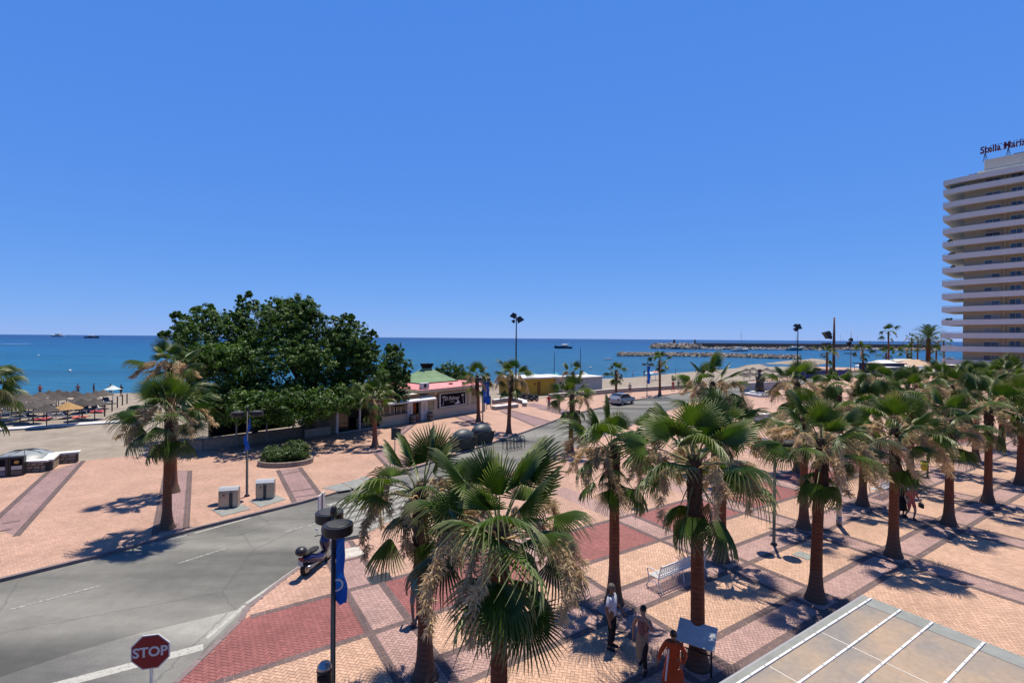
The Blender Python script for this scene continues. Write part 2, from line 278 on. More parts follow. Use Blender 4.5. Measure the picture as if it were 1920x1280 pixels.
mat('sign_crimson', (0.15, 0.008, 0.02), 0.5)
mat('thatch_dark', (0.085, 0.072, 0.062), 0.98, noise=0.4, nscale=7, bump=1.0, bscale=18, objvar=0.3)
mat('thatch_straw', (0.42, 0.25, 0.10), 0.98, noise=0.3, nscale=7, bump=1.0, bscale=18)
mat('wood_pole', (0.12, 0.075, 0.055), 0.9)
mat('plastic_white', (0.76, 0.76, 0.76), 0.4)
mat('lounger_navy', (0.03, 0.036, 0.06), 0.85)
mat('towel_red', (0.50, 0.07, 0.09), 0.9)
mat('towel_blue', (0.05, 0.11, 0.35), 0.9)
mat('parasol_white', (0.74, 0.86, 0.80), 0.8, trans=0.3)
mat('parasol_teal', (0.10, 0.45, 0.50), 0.8, trans=0.3)
mat('parasol_pink', (0.75, 0.42, 0.36), 0.8, trans=0.3)
mat('ochre_wall', (0.62, 0.34, 0.035), 0.85, noise=0.08, nscale=1)
mat('ochre_dark', (0.28, 0.12, 0.012), 0.8)
mat('peach_wall', (0.50, 0.36, 0.26), 0.85, noise=0.06, nscale=1)
mat('offwhite_wall', (0.52, 0.49, 0.46), 0.85, noise=0.06, nscale=1)
mat('fence_blue', (0.02, 0.05, 0.22), 0.6)
mat('bin_lid', (0.045, 0.058, 0.062), 0.5, noise=0.25, nscale=3)
mat('bin_body', (0.022, 0.035, 0.035), 0.6)
mat('bin_yellow', (0.60, 0.50, 0.02), 0.5)
mat('scooter_blue', (0.010, 0.010, 0.07), 0.25, coat=0.6)
mat('rubber', (0.015, 0.015, 0.016), 0.8)
mat('plate', (0.55, 0.55, 0.5), 0.5)
mat('car_paint', (0.42, 0.46, 0.47), 0.28, metal=0.3, coat=0.6)
mat('skin', (0.42, 0.235, 0.16), 0.55)
mat('skin_tan', (0.27, 0.135, 0.08), 0.55)
mat('hair_black', (0.012, 0.010, 0.009), 0.6)
mat('hair_brown', (0.06, 0.032, 0.018), 0.6)
mat('hair_grey', (0.16, 0.14, 0.12), 0.7)
for nm, c in dict(cloth_white=(0.72, 0.74, 0.78), cloth_black=(0.012, 0.012, 0.015), cloth_navy=(0.02, 0.03, 0.075), cloth_orange=(0.52, 0.075, 0.015), cloth_pink=(0.60, 0.13, 0.10), cloth_red=(0.55, 0.03, 0.05), cloth_beige=(0.42, 0.36, 0.27), cloth_mauve=(0.22, 0.10, 0.09), cloth_grey=(0.16, 0.18, 0.2), cloth_teal=(0.06, 0.2, 0.22), reflection_tan=(0.30, 0.23, 0.15)).items():
    mat(nm, c, 0.9, noise=0.12, nscale=9)
mat('bag_green', (0.025, 0.05, 0.03), 0.6)
mat('barrel_wood', (0.075, 0.045, 0.03), 0.75, noise=0.3, nscale=6)
mat('barrel_orange', (0.36, 0.10, 0.025), 0.6, noise=0.2, nscale=6)
mat('poster_print', (0.60, 0.58, 0.50), 0.6)
mat('poster_gold', (0.55, 0.32, 0.06), 0.6)
mat('board_navy', (0.016, 0.02, 0.05), 0.45)
mat('dome_grey', (0.30, 0.33, 0.33), 0.45, trans=0.1)
mat('info_panel', (0.62, 0.66, 0.66), 0.18, metal=0.2, noise=0.12, nscale=5)
mat('bronze', (0.05, 0.042, 0.035), 0.5, metal=0.3)
mat('sail_hull', (0.66, 0.68, 0.70), 0.4)
mat('hull_dark', (0.05, 0.06, 0.08), 0.5)
mat('hull_teal', (0.05, 0.19, 0.22), 0.5)
mat('foam', (0.62, 0.68, 0.72), 0.8)
def canopy_mat():
    m = bpy.data.materials.new('dusty_glass'); m.use_nodes = True; t = m.node_tree; n = t.nodes; L = t.links
    b = n['Principled BSDF']; b.inputs['Roughness'].default_value = 0.45
    g = n.new('ShaderNodeNewGeometry')
    a = n.new('ShaderNodeTexNoise'); a.inputs['Scale'].default_value = 0.7; a.inputs['Detail'].default_value = 7; L.new(g.outputs['Position'], a.inputs['Vector'])
    f = n.new('ShaderNodeTexNoise'); f.inputs['Scale'].default_value = 9; f.inputs['Detail'].default_value = 9; f.inputs['Roughness'].default_value = 0.75; L.new(g.outputs['Position'], f.inputs['Vector'])
    rp = n.new('ShaderNodeValToRGB'); e = rp.color_ramp.elements; e[0].position = 0.38; e[0].color = (0.24, 0.215, 0.18, 1); e[1].position = 0.66; e[1].color = (0.43, 0.30, 0.18, 1); L.new(a.outputs[0], rp.inputs[0])
    m3 = n.new('ShaderNodeMapRange'); m3.inputs['From Min'].default_value = 0.3; m3.inputs['From Max'].default_value = 0.7; m3.inputs['To Min'].default_value = 0.82; m3.inputs['To Max'].default_value = 1.15; L.new(f.outputs[0], m3.inputs['Value'])
    hs = n.new('ShaderNodeHueSaturation'); L.new(rp.outputs[0], hs.inputs['Color']); L.new(m3.outputs[0], hs.inputs['Value']); L.new(hs.outputs[0], b.inputs['Base Color'])
    MATS['dusty_glass'] = m
canopy_mat()

# all surface colours were picked by eye from the sunlit photograph; bring them down together to real reflectances
ALB = 0.68
for m_ in MATS.values():
    for nd in m_.node_tree.nodes:
        if nd.type == 'VALTORGB':
            for el in nd.color_ramp.elements: el.color = [c*ALB for c in el.color[:3]]+[1]
        elif nd.type == 'RGB': nd.outputs[0].default_value = [c*ALB for c in nd.outputs[0].default_value[:3]]+[1]
        elif nd.type == 'MIX' and nd.data_type == 'RGBA' and nd.blend_type == 'MIX':
            for k_ in (6, 7):
                if not nd.inputs[k_].is_linked: nd.inputs[k_].default_value = [c*ALB for c in nd.inputs[k_].default_value[:3]]+[1]
        elif nd.type == 'HUE_SAT' and not nd.inputs['Color'].is_linked: nd.inputs['Color'].default_value = [c*ALB for c in nd.inputs['Color'].default_value[:3]]+[1]

# ------------------------------------------------------------------ mesh helpers
class MB:
    def __init__(s): s.v = []; s.f = []; s.mi = []; s.cur = 0; s.sm = []; s.smooth = False
    def _add(s, vs, fs):
        o = len(s.v); s.v += [tuple(p) for p in vs]; s.f += [tuple(i+o for i in f) for f in fs]; s.mi += [s.cur]*len(fs); s.sm += [s.smooth]*len(fs)
        return s
    def box(s, c, sz, rz=0, M=None):
        x, y, z = sz[0]/2, sz[1]/2, sz[2]/2
        vs = [Vector((a*x, b*y, d*z)) for a in (-1, 1) for b in (-1, 1) for d in (-1, 1)]
        rot = M if M is not None else Matrix.Rotation(rz, 3, 'Z')
        vs = [rot @ p+Vector(c) for p in vs]
        return s._add(vs, [(0, 1, 3, 2), (4, 6, 7, 5), (0, 4, 5, 1), (2, 3, 7, 6), (0, 2, 6, 4), (1, 5, 7, 3)])
    def bbox(s, c, sz, b=0.02):                 # box with chamfered upright and top edges
        x, y, z = sz[0]/2, sz[1]/2, sz[2]/2
        def ring(ix, iy, zz): return [(-ix+b, -iy, zz), (ix-b, -iy, zz), (ix, -iy+b, zz), (ix, iy-b, zz), (ix-b, iy, zz), (-ix+b, iy, zz), (-ix, iy-b, zz), (-ix, -iy+b, zz)]
        rs = [ring(x, y, -z), ring(x, y, z-b), ring(x-b, y-b, z)]
        vs = [Vector(p)+Vector(c) for r in rs for p in r]
        fs = [tuple(range(7, -1, -1)), tuple(range(16, 24))]
        for k in (0, 1):
            for i in range(8): fs.append((k*8+i, k*8+(i+1) % 8, (k+1)*8+(i+1) % 8, (k+1)*8+i))
        return s._add(vs, fs)
    def tube(s, pts, rad, n=8, cap=True):
        pts = [Vector(p) for p in pts]
        if not hasattr(rad, '__len__'): rad = [rad]*len(pts)
        rings = []; up = Vector((0, 0, 1)); prev = None
        for i, p in enumerate(pts):
            d = (pts[min(i+1, len(pts)-1)]-pts[max(i-1, 0)])
            d = d.normalized() if d.length > 1e-9 else Vector((0, 0, 1))
            if prev is None: a = d.cross(Vector((1, 0, 0)) if abs(d.x) < 0.9 else Vector((0, 1, 0))).normalized()
            else: a = (prev-d*prev.dot(d)).normalized()
            prev = a; b = d.cross(a)
            rings.append([p+(a*math.cos(2*math.pi*k/n)+b*math.sin(2*math.pi*k/n))*rad[i] for k in range(n)])
        fs = []
        for i in range(len(pts)-1):
            for k in range(n): fs.append((i*n+k, i*n+(k+1) % n, (i+1)*n+(k+1) % n, (i+1)*n+k))
        if cap: fs += [tuple(range(n-1, -1, -1)), tuple(range((len(pts)-1)*n, len(pts)*n))]
        return s._add([q for r in rings for q in r], fs)
    def lathe(s, prof, n=16, c=(0, 0, 0), sx=1, sy=1):
        vs = []; fs = []
        for r, z in prof:
            for k in range(n): vs.append((c[0]+r*sx*math.cos(2*math.pi*k/n), c[1]+r*sy*math.sin(2*math.pi*k/n), c[2]+z))
        for i in range(len(prof)-1):
            for k in range(n): fs.append((i*n+k, i*n+(k+1) % n, (i+1)*n+(k+1) % n, (i+1)*n+k))
        fs += [tuple(range(n-1, -1, -1)), tuple(range((len(prof)-1)*n, len(prof)*n))]
        return s._add(vs, fs)
    def ell(s, c, r, nu=10, nv=7):
        prof = []
        vs = [(c[0], c[1], c[2]-r[2])]
        for j in range(1, nv):
            a = -math.pi/2+math.pi*j/nv
            for k in range(nu): vs.append((c[0]+r[0]*math.cos(a)*math.cos(2*math.pi*k/nu), c[1]+r[1]*math.cos(a)*math.sin(2*math.pi*k/nu), c[2]+r[2]*math.sin(a)))
        vs.append((c[0], c[1], c[2]+r[2])); fs = []
        for k in range(nu): fs.append((0, 1+(k+1) % nu, 1+k))
        for j in range(nv-2):
            for k in range(nu): fs.append((1+j*nu+k, 1+j*nu+(k+1) % nu, 1+(j+1)*nu+(k+1) % nu, 1+(j+1)*nu+k))
        t = len(vs)-1; o = 1+(nv-2)*nu
        for k in range(nu): fs.append((o+k, o+(k+1) % nu, t))
        return s._add(vs, fs)
    def prism(s, poly, z0, z1):                 # polygon (x,y) raised from z0 to z1
        n = len(poly)
        ar = sum(poly[i][0]*poly[(i+1) % n][1]-poly[(i+1) % n][0]*poly[i][1] for i in range(n))
        if ar < 0: poly = poly[::-1]
        vs = [(p[0], p[1], z0) for p in poly]+[(p[0], p[1], z1) for p in poly]
        fs = [tuple(range(n-1, -1, -1)), tuple(range(n, 2*n))]+[(i, (i+1) % n, n+(i+1) % n, n+i) for i in range(n)]
        return s._add(vs, fs)
    def xprism(s, poly, M, t):                  # profile in local XY extruded by t along local Z, placed by matrix M
        n = len(poly)
        ar = sum(poly[i][0]*poly[(i+1) % n][1]-poly[(i+1) % n][0]*poly[i][1] for i in range(n))
        if ar < 0: poly = poly[::-1]
        vs = [M @ Vector((p[0], p[1], -t/2)) for p in poly]+[M @ Vector((p[0], p[1], t/2)) for p in poly]
        fs = [tuple(range(n-1, -1, -1)), tuple(range(n, 2*n))]+[(i, (i+1) % n, n+(i+1) % n, n+i) for i in range(n)]
        return s._add(vs, fs)
    def quad(s, a, b, c, d): return s._add([a, b, c, d], [(0, 1, 2, 3)])
    def mesh(s, name, mats):
        me = bpy.data.meshes.new(name); me.from_pydata(s.v, [], s.f)
        if isinstance(mats, str): mats = [mats]
        for m in mats: me.materials.append(MATS[m])
        if len(mats) > 1: me.polygons.foreach_set('material_index', s.mi)
        if any(s.sm): me.polygons.foreach_set('use_smooth', s.sm)
        me.update(); return me
    def build(s, name, mats, parent=None, loc=None, rz=None):
        return link(name, s.mesh(name, mats), parent, loc, rz)
def S(): m = MB(); m.smooth = True; return m
def link(name, data, parent=None, loc=None, rz=None, M=None):
    o = bpy.data.objects.new(name, data); C.objects.link(o)
    if parent is not None: o.parent = parent
    if M is not None: o.matrix_local = M
    else:
        if loc is not None: o.location = loc
        if rz is not None: o.rotation_euler = (0, 0, rz)
    return o
def thing(name, label, cat, loc=(0, 0, 0), rz=0, group=None):
    o = bpy.data.objects.new(name, None); C.objects.link(o); o.location = loc; o.rotation_euler = (0, 0, rz); o.empty_display_size = 0.2
    return tag(o, label, cat, group)
def tag(o, label, cat, group=None, kind=None):
    if label: o['label'] = label
    if cat: o['category'] = cat
    if group: o['group'] = group
    if kind: o['kind'] = kind
    return o
def struct(o): o['kind'] = 'structure'; return o
def stuff(o): o['kind'] = 'stuff'; return o
def kids(o): return [c for c in bpy.data.objects if c.parent == o]
def copy_tree(src, loc, rz=0, label=None, group=None, scale=1.0, ks=None):
    """copy of a thing with its parts and sub-parts, mesh data shared"""
    r = src.copy(); C.objects.link(r); r.location = loc; r.rotation_euler = (0, 0, rz); r.scale = (scale,)*3
    if label: r['label'] = label
    if group: r['group'] = group
    ks = ks if ks is not None else kids(src)
    for ch in ks:
        c = ch.copy(); C.objects.link(c); c.parent = r
        for g in kids(ch):
            d = g.copy(); C.objects.link(d); d.parent = c
    return r
def text(name, s, size, m, parent, M, ext=0.006, shear=0.0, bold=0.0, align='CENTER', sx=1.0):
    cu = bpy.data.curves.new(name, 'FONT'); cu.body = s; cu.size = size; cu.extrude = ext; cu.shear = shear; cu.offset = bold; cu.align_x = align; cu.align_y = 'CENTER'; cu.resolution_u = 3
    tmp = bpy.data.objects.new('tmp_text', cu); C.objects.link(tmp); bpy.context.view_layer.update()
    me = bpy.data.meshes.new_from_object(tmp.evaluated_get(bpy.context.evaluated_depsgraph_get())); bpy.data.objects.remove(tmp); me.materials.clear(); me.materials.append(MATS[m])
    o = bpy.data.objects.new(name, me); C.objects.link(o); o.parent = parent
    o.matrix_local = M @ Matrix.Diagonal((sx, 1, 1, 1)); return o
def soup(name, verts, faces_n, mats, attr=None, mi=None, parent=None, smooth=False):
    """numpy vertices (N*k,3), faces of k consecutive vertices"""
    k = faces_n; nf = len(verts)//k
    me = bpy.data.meshes.new(name); me.vertices.add(len(verts)); me.vertices.foreach_set('co', np.asarray(verts, dtype=np.float32).ravel())
    me.loops.add(nf*k); me.loops.foreach_set('vertex_index', np.arange(nf*k, dtype=np.int32))
    me.polygons.add(nf); me.polygons.foreach_set('loop_start', np.arange(0, nf*k, k, dtype=np.int32)); me.polygons.foreach_set('loop_total', np.full(nf, k, dtype=np.int32))
    if isinstance(mats, str): mats = [mats]
    for m in mats: me.materials.append(MATS[m])
    if mi is not None: me.polygons.foreach_set('material_index', np.asarray(mi, dtype=np.int32))
    if attr is not None:
        for an, dom, vals in attr:
            a = me.attributes.new(an, 'FLOAT', dom); a.data.foreach_set('value', np.asarray(vals, dtype=np.float32))
    me.update(); me.validate()
    return link(name, me, parent)

# ------------------------------------------------------------------ SETTING: sea, sand, road, pavements
def in_poly(x, y, poly):
    ins = np.zeros(len(x), bool); n = len(poly)
    for i in range(n):
        x1, y1 = poly[i][:2]; x2, y2 = poly[(i+1) % n][:2]
        c = ((y1 > y) != (y2 > y)); xi = (x2-x1)*(y-y1)/((y2-y1) if y2 != y1 else 1e-9)+x1
        ins ^= c & (x < xi)
    return ins
def pxl(lst, z=0.0): return [P(a, b, z) for a, b in lst]
SHORE = [(-420, -160), (-200, 0)]+[tuple(P(a, b, -1.3)[:2]) for a, b in [(0, 744), (140, 740), (270, 736), (500, 731), (740, 726), (1000, 716), (1180, 708), (1270, 699), (1380, 690), (1400, 684), (1430, 682), (1438, 688)]]
SHORE += [(150, 176), (230, 215), (420, 300)]
def shore_dist(x, y):
    best = np.full(x.shape, 1e9); side = np.zeros(x.shape)
    for i in range(len(SHORE)-1):
        ax, ay = SHORE[i]; bx, by = SHORE[i+1]; dx, dy = bx-ax, by-ay; L2 = dx*dx+dy*dy
        t = np.clip(((x-ax)*dx+(y-ay)*dy)/L2, 0, 1); qx = x-ax-t*dx; qy = y-ay-t*dy; d = np.hypot(qx, qy)
        s = -(dx*(y-ay)-dy*(x-ax)); m = d < best; best = np.where(m, d, best); side = np.where(m, np.sign(s), side)
    return best*side                       # positive inland
def beach_z(x, y):
    d = shore_dist(np.atleast_1d(np.array(x, float)), np.atleast_1d(np.array(y, float)))
    z = np.where(d > 0, -1.3+np.minimum(1.14, 1.14*(1-np.exp(-d/9.0))*1.02), -1.3+d*0.09)
    return np.maximum(z, -5)
def BZ(x, y): return float(beach_z(x, y)[0])

sea = MB(); sea._add([(-60000, -3000, -1.3), (60000, -3000, -1.3), (60000, 60000, -1.3), (-60000, 60000, -1.3)], [(0, 1, 2, 3)])
struct(sea.build('sea', 'sea_water'))
gx = np.concatenate([np.linspace(-420, -110, 40), np.linspace(-106, 110, 170), np.linspace(116, 420, 50)]); gy = np.concatenate([np.linspace(-200, 20, 30), np.linspace(22, 200, 150), np.linspace(206, 320, 24)])
XX, YY = np.meshgrid(gx, gy); ZZ = beach_z(XX.ravel(), YY.ravel())
rough = np.random.rand(len(ZZ))*0.05*(shore_dist(XX.ravel(), YY.ravel()) > 2); ZZ = ZZ-rough
vv = np.stack([XX.ravel(), YY.ravel(), ZZ], 1); nx, ny = len(gx), len(gy)
bm_ = bpy.data.meshes.new('beach_sand')
bm_.from_pydata(vv.tolist(), [], [(j*nx+i, j*nx+i+1, (j+1)*nx+i+1, (j+1)*nx+i) for j in range(ny-1) for i in range(nx-1)])
bm_.materials.append(MATS['sand']); bm_.polygons.foreach_set('use_smooth', [True]*len(bm_.polygons)); struct(link('beach', bm_))
g = MB(); g._add([(-3000, -3000, -1.5), (3000, -3000, -1.5), (3000, -190, -1.5), (-3000, -190, -1.5)], [(0, 1, 2, 3)])
g._add([(410, -190, -1.2), (3000, -190, -1.2), (3000, 700, -1.2), (410, 295, -1.2)], [(0, 1, 2, 3)])
struct(g.build('inland_ground', 'sand'))

KL = [Vector((-46, -8, 0)), Vector((-26, 8.5, 0))]+pxl([(0, 1085), (185, 1040), (368, 989), (570, 939), (635, 920), (694, 905), (760, 881), (850, 853), (984, 809), (1069, 777), (1185, 750), (1232, 742), (1290, 734)])+[Vector((60, 112, 0)), Vector((110, 150, 0))]
KR = [Vector((-8.3, -12, 0))]+pxl([(324, 1280), (445, 1164), (463, 1137), (517, 1093), (570, 1055), (610, 1030), (663, 1006), (700, 992), (760, 962), (1016, 862), (1175, 800), (1285, 757)])+[Vector((44, 84, 0)), Vector((80, 116, 0)), Vector((120, 142, 0))]
PROM = KL+[Vector((100, 165, 0))]+pxl([(1600, 703), (1420, 716), (1300, 728), (1140, 737), (985, 750), (925, 757)])+pxl([(905, 755), (760, 765), (640, 778), (560, 800), (470, 822), (360, 842), (280, 850), (240, 855), (212, 857), (147, 864), (55, 868)])+[P(-60, 880), P(-420, 960), Vector((-60, 8, 0))]
PLAZA = KR+[Vector((150, 120, 0)), Vector((150, -12, 0))]
def slab(name, poly, ztop, zbot, m, yclip=None, parent=None):
    bm = bmesh.new(); vs = [bm.verts.new((p[0], p[1], ztop)) for p in poly]; f = bm.faces.new(vs)
    if f.calc_area() and f.normal.z < 0: f.normal_flip()
    bm.normal_update()
    if f.normal.z < 0: f.normal_flip()
    if zbot is not None:
        n = len(vs); lo = [bm.verts.new((p[0], p[1], zbot)) for p in poly]
        for i in range(n): bm.faces.new((vs[i], vs[(i+1) % n], lo[(i+1) % n], lo[i]))
    bmesh.ops.triangulate(bm, faces=bm.faces[:])
    if yclip is not None:
        bmesh.ops.bisect_plane(bm, geom=bm.verts[:]+bm.edges[:]+bm.faces[:], plane_co=(0, yclip, 0), plane_no=(0, 1, 0), clear_inner=True)
    bmesh.ops.recalc_face_normals(bm, faces=bm.faces[:]) if zbot is not None else None
    me = bpy.data.meshes.new(name); bm.to_mesh(me); bm.free(); me.materials.append(MATS[m]); return link(name, me, parent)
road_poly = [(p.x, p.y) for p in KR]+[(150, 142), (150, 190)]+[(p.x-3, p.y+3) for p in reversed(KL)]+[(-60, -12)]
road_poly = [(-48, -12)]+[(p.x-1.2, p.y+1.0) for p in KL]+[(125, 150)]+[(p.x+1.0, p.y-1.0) for p in reversed(KR)]
struct(slab('road', road_poly, -0.115, None, 'asphalt'))
prom = struct(slab('promenade_pavement', PROM, -0.012, -0.2, 'mortar_sandy'))
plaza = struct(slab('plaza_pavement', PLAZA, -0.012, -0.2, 'mortar'))
YC = 44.0
stuff(slab('distant_paving', PROM, 0.0, None, 'brick_rose', YC, prom)); stuff(slab('distant_paving', PLAZA, 0.0, None, 'brick_rose', YC, plaza))

# plaza plan in grid coordinates: the lilac-pink strips, the red row, grey edging bands
US = [(4.27+0.0, 5.48)]+[(10.6+6.15*k, 11.82+6.15*k) for k in range(0, 9)]
VS = [(7.54, 8.62), (10.83, 12.05)]
UB = sorted(set([a for s in US for a in s])); VB = [7.54, 8.62, 10.83, 12.05, 14.1, 16.9]
def plaza_colour(u, v):
    ci = np.zeros(len(u), int)                                  # 0 peach
    ci[(v > 14.1) & (v < 16.9)] = 2; ci[v > 16.9] = 3
    for a, b in VS: ci[(v > a) & (v < b) & (u > 5.48)] = 1
    for k, (a, b) in enumerate(US):
        ci[(u > a) & (u < b) & (v < 22)] = 1
    return ci
def herring(poly, ang, colour, parent, mats, y0=9.5, y1=YC, near=21.0, single=0, seed=1, single_mats=None):
    rng = np.random.RandomState(seed); w = 0.1; ca, sa = math.cos(ang), math.sin(ang)
    xs = [p[0] for p in poly]; ys = [p[1] for p in poly]
    ext = 62; cx, cy = 0, 28
    n = int(ext/w); I, J = np.meshgrid(np.arange(-n, n), np.arange(-n, n)); I = I.ravel(); J = J.ravel(); k = (I-J) % 4
    H = k == 0; V = k == 3
    gi = np.concatenate([I[H]+1.0, I[V]+0.5])*w; gj = np.concatenate([J[H]+0.5, J[V]+1.0])*w; hz = np.concatenate([np.ones(H.sum(), bool), np.zeros(V.sum(), bool)])
    x = cx+gi*ca-gj*sa; y = cy+gi*sa+gj*ca
    m = (y > y0) & (y < y1) & (np.abs(x) < 1.06*y+9); x, y, hz = x[m], y[m], hz[m]
    m = in_poly(x, y, poly); x, y, hz = x[m], y[m], hz[m]
    for dx_, dy_ in ((0.12, 0), (-0.12, 0), (0, 0.12), (0, -0.12)):
        m = in_poly(x+dx_, y+dy_, poly); x, y, hz = x[m], y[m], hz[m]
    col = colour(x, y); rnd = rng.rand(len(x))
    vis = np.abs(x) < 1.045*y-0.2
    order = np.argsort(np.where(vis & (y > 12.05), y, 1e6)); sing = np.zeros(len(x), bool)
    if single: sing[order[:single]] = True
    if single:
        ms = {}
        for o_ in order[:single]:
            key = int(col[o_])
            if key not in ms:
                b = MB(); L, B, g_ = 0.096, 0.046, 0.006
                vs = [(-L, -B, -.012), (L, -B, -.012), (L, B, -.012), (-L, B, -.012), (-L, -B, -.005), (L, -B, -.005), (L, B, -.005), (-L, B, -.005), (-L+g_, -B+g_, 0), (L-g_, -B+g_, 0), (L-g_, B-g_, 0), (-L+g_, B-g_, 0)]
                b._add(vs, [(8, 9, 10, 11)]+[(i, (i+1) % 4, 4+(i+1) % 4, 4+i) for i in range(4)]+[(4+i, 4+(i+1) % 4, 8+(i+1) % 4, 8+i) for i in range(4)])
                ms[key] = b.mesh('brick', single_mats[key])
            link('brick', ms[key], parent, (x[o_], y[o_], rnd[o_]*0.002), ang+(0 if hz[o_] else math.pi/2))
    nr = (y < near) & ~sing; fr = (y >= near) & ~sing
    def corners(sel, L, B, z):
        X, Y, h = x[sel], y[sel], hz[sel]; hx = np.where(h, L, B); hy = np.where(h, B, L); out = []
        for sx, sy in ((-1, -1), (1, -1), (1, 1), (-1, 1)):
            lx, ly = sx*hx, sy*hy; out.append(np.stack([X+lx*ca-ly*sa, Y+lx*sa+ly*ca, z], 1))
        return out
    zt = rnd[nr]*0.002; top = corners(nr, 0.090, 0.040, zt); mid = corners(nr, 0.096, 0.046, zt-0.005)
    quads = [np.stack([top[0], top[1], top[2], top[3]], 1)]
    for i in range(4): quads.append(np.stack([mid[i], mid[(i+1) % 4], top[(i+1) % 4], top[i]], 1))
    Q = np.concatenate(quads).reshape(-1, 3); cn = np.tile(col[nr], 5); rn = np.tile(rnd[nr], 5)
    stuff(soup('paving_bricks', Q, 4, mats, [('rnd', 'FACE', rn)], cn, parent))
    f = corners(fr, 0.0935, 0.0435, np.zeros(fr.sum())); Q = np.stack(f, 1).reshape(-1, 3)
    stuff(soup('paving_bricks', Q, 4, mats, [('rnd', 'FACE', rnd[fr])], col[fr], parent))
def pcol(x, y): return plaza_colour(UA[0]*x+UA[1]*y, -UA[1]*x+UA[0]*y)
herring([tuple(p[:2]) for p in PLAZA], GRID_ANG+R(45), pcol, plaza, ['brick_peach', 'brick_pink', 'brick_red', 'brick_rose'], single=300, single_mats=['brick_peach_single', 'brick_pink_single', 'brick_red_single', 'brick_rose_single'])
herring([tuple(p[:2]) for p in PROM], R(48), lambda x, y: np.where(np.sin(x*0.35+y*0.21) > 2, 1, 0), prom, ['brick_rose'], near=17, seed=5)

def band(pts, wd, m, out, z=0.004, bl=0.2):
    """edging band: paver by paver along a line"""
    for a, b in zip(pts[:-1], pts[1:]):
        a = Vector((a[0], a[1], 0)); b = Vector((b[0], b[1], 0)); L = (b-a).length; d = (b-a)/L; nrm = Vector((-d.y, d.x, 0)); n = max(1, int(L/bl))
        for i in range(n):
            p0 = a+d*(L*i/n+0.004); p1 = a+d*(L*(i+1)/n-0.004)
            for o0, o1 in ((-wd/2, -0.003), (0.003, wd/2)):
                if (p0.y+p1.y)/2 > 60: continue
                q = [p0+nrm*o0, p1+nrm*o0, p1+nrm*o1, p0+nrm*o1]
                out.append([(c.x, c.y, z) for c in q])
def clip_band(uv0, uv1, step=0.4):
    """the part of a straight grid line that lies on the plaza"""
    a = np.array(uv0); b = np.array(uv1); n = int(np.hypot(*(b-a))/step); t = np.linspace(0, 1, n+1); P_ = a+(b-a)*t[:, None]
    X = UA[0]*P_[:, 0]-UA[1]*P_[:, 1]; Y = UA[1]*P_[:, 0]+UA[0]*P_[:, 1]; ok = in_poly(X, Y, [tuple(p[:2]) for p in PLAZA]) & (Y > 8) & (np.abs(X) < 1.1*Y+10)
    runs = []; cur = []
    for i in range(n+1):
        if ok[i]: cur.append((X[i], Y[i]))
        else:
            if len(cur) > 1: runs.append([cur[0], cur[-1]])
            cur = []
    if len(cur) > 1: runs.append([cur[0], cur[-1]])
    return runs
q = []
for v in VB:
    for r in clip_band((5.3 if v < 13 else -3, v), (66, v)): band(r, 0.23, None, q)
for v in (19.22,):
    for r in clip_band((4.4, v), (5.4, v)): band(r, 0.16, None, q, 0.004)
q2 = []
for u in UB:
    for r in clip_band((u, -8), (u, 17 if u > 12 else 23)): band(r, 0.23, None, q2, 0.0075)
Q = np.array(q+q2).reshape(-1, 3); stuff(soup('edging_bricks', Q, 4, 'brick_grey', [('rnd', 'FACE', np.random.rand(len(Q)//4))], None, plaza))
# bands on the far promenade
PB = [([(-20, 985), (92, 883)], [(30, 1005), (157, 863)], 'lilac'), ([(290, 1003), (312, 880)], [(349, 990), (356, 882)], 'lilac'), ([(552, 942), (521, 881)], [(600, 927), (562, 876)], 'pink'),
      ([(737, 886), (703, 850)], [(770, 876), (716, 838)], 'lilac'), ([(1003, 799), (937, 770)], [(1032, 790), (951, 767)], 'lilac'), ([(905, 800), (850, 780)], [(920, 797), (868, 777)], 'lilac'),
      ([(735, 820), (763, 797)], [(752, 816), (778, 795)], 'lilac'), ([(1062, 779), (975, 757)], [(1082, 773), (1000, 755)], 'lilac')]
ql = []; qe = []
for lft, rgt, m in PB:
    a0, a1 = [P(*p) for p in lft]; b0, b1 = [P(*p) for p in rgt]
    if len(ql) >= 0:
        n = max(2, int((a1-a0).length/0.21))
        for i in range(n):
            s0 = i/n+0.02/n; s1 = (i+1)/n-0.02/n; l0 = a0.lerp(a1, s0); l1 = a0.lerp(a1, s1); r0 = b0.lerp(b1, s0); r1 = b0.lerp(b1, s1); kx = max(2, int((r0-l0).length/0.11))
            for j in range(kx):
                t0 = j/kx+0.05/kx; t1 = (j+1)/kx-0.05/kx
                ql.append([(p.x, p.y, 0.004) for p in (l0.lerp(r0, t0), l0.lerp(r0, t1), l1.lerp(r1, t1), l1.lerp(r1, t0))])
    band([a0, a1], 0.26, None, qe, 0.009); band([b0, b1], 0.26, None, qe, 0.009)
Q = np.array(ql).reshape(-1, 3); stuff(soup('paving_strip', Q, 4, 'brick_lilac', [('rnd', 'FACE', np.random.rand(len(Q)//4))], None, prom))
# cross joints on the strips
for (p0, p1) in [((5, 981), (38, 976)), ((0, 996), (22, 991)), ((541, 922), (590, 915)), ((547, 933), (596, 926)), ((528, 890), (563, 883))]: band([P(*p0), P(*p1)], 0.13, None, qe, 0.013)
Q = np.array(qe).reshape(-1, 3); stuff(soup('edging_bricks', Q, 4, 'brick_grey', [('rnd', 'FACE', np.random.rand(len(Q)//4))], None, prom))

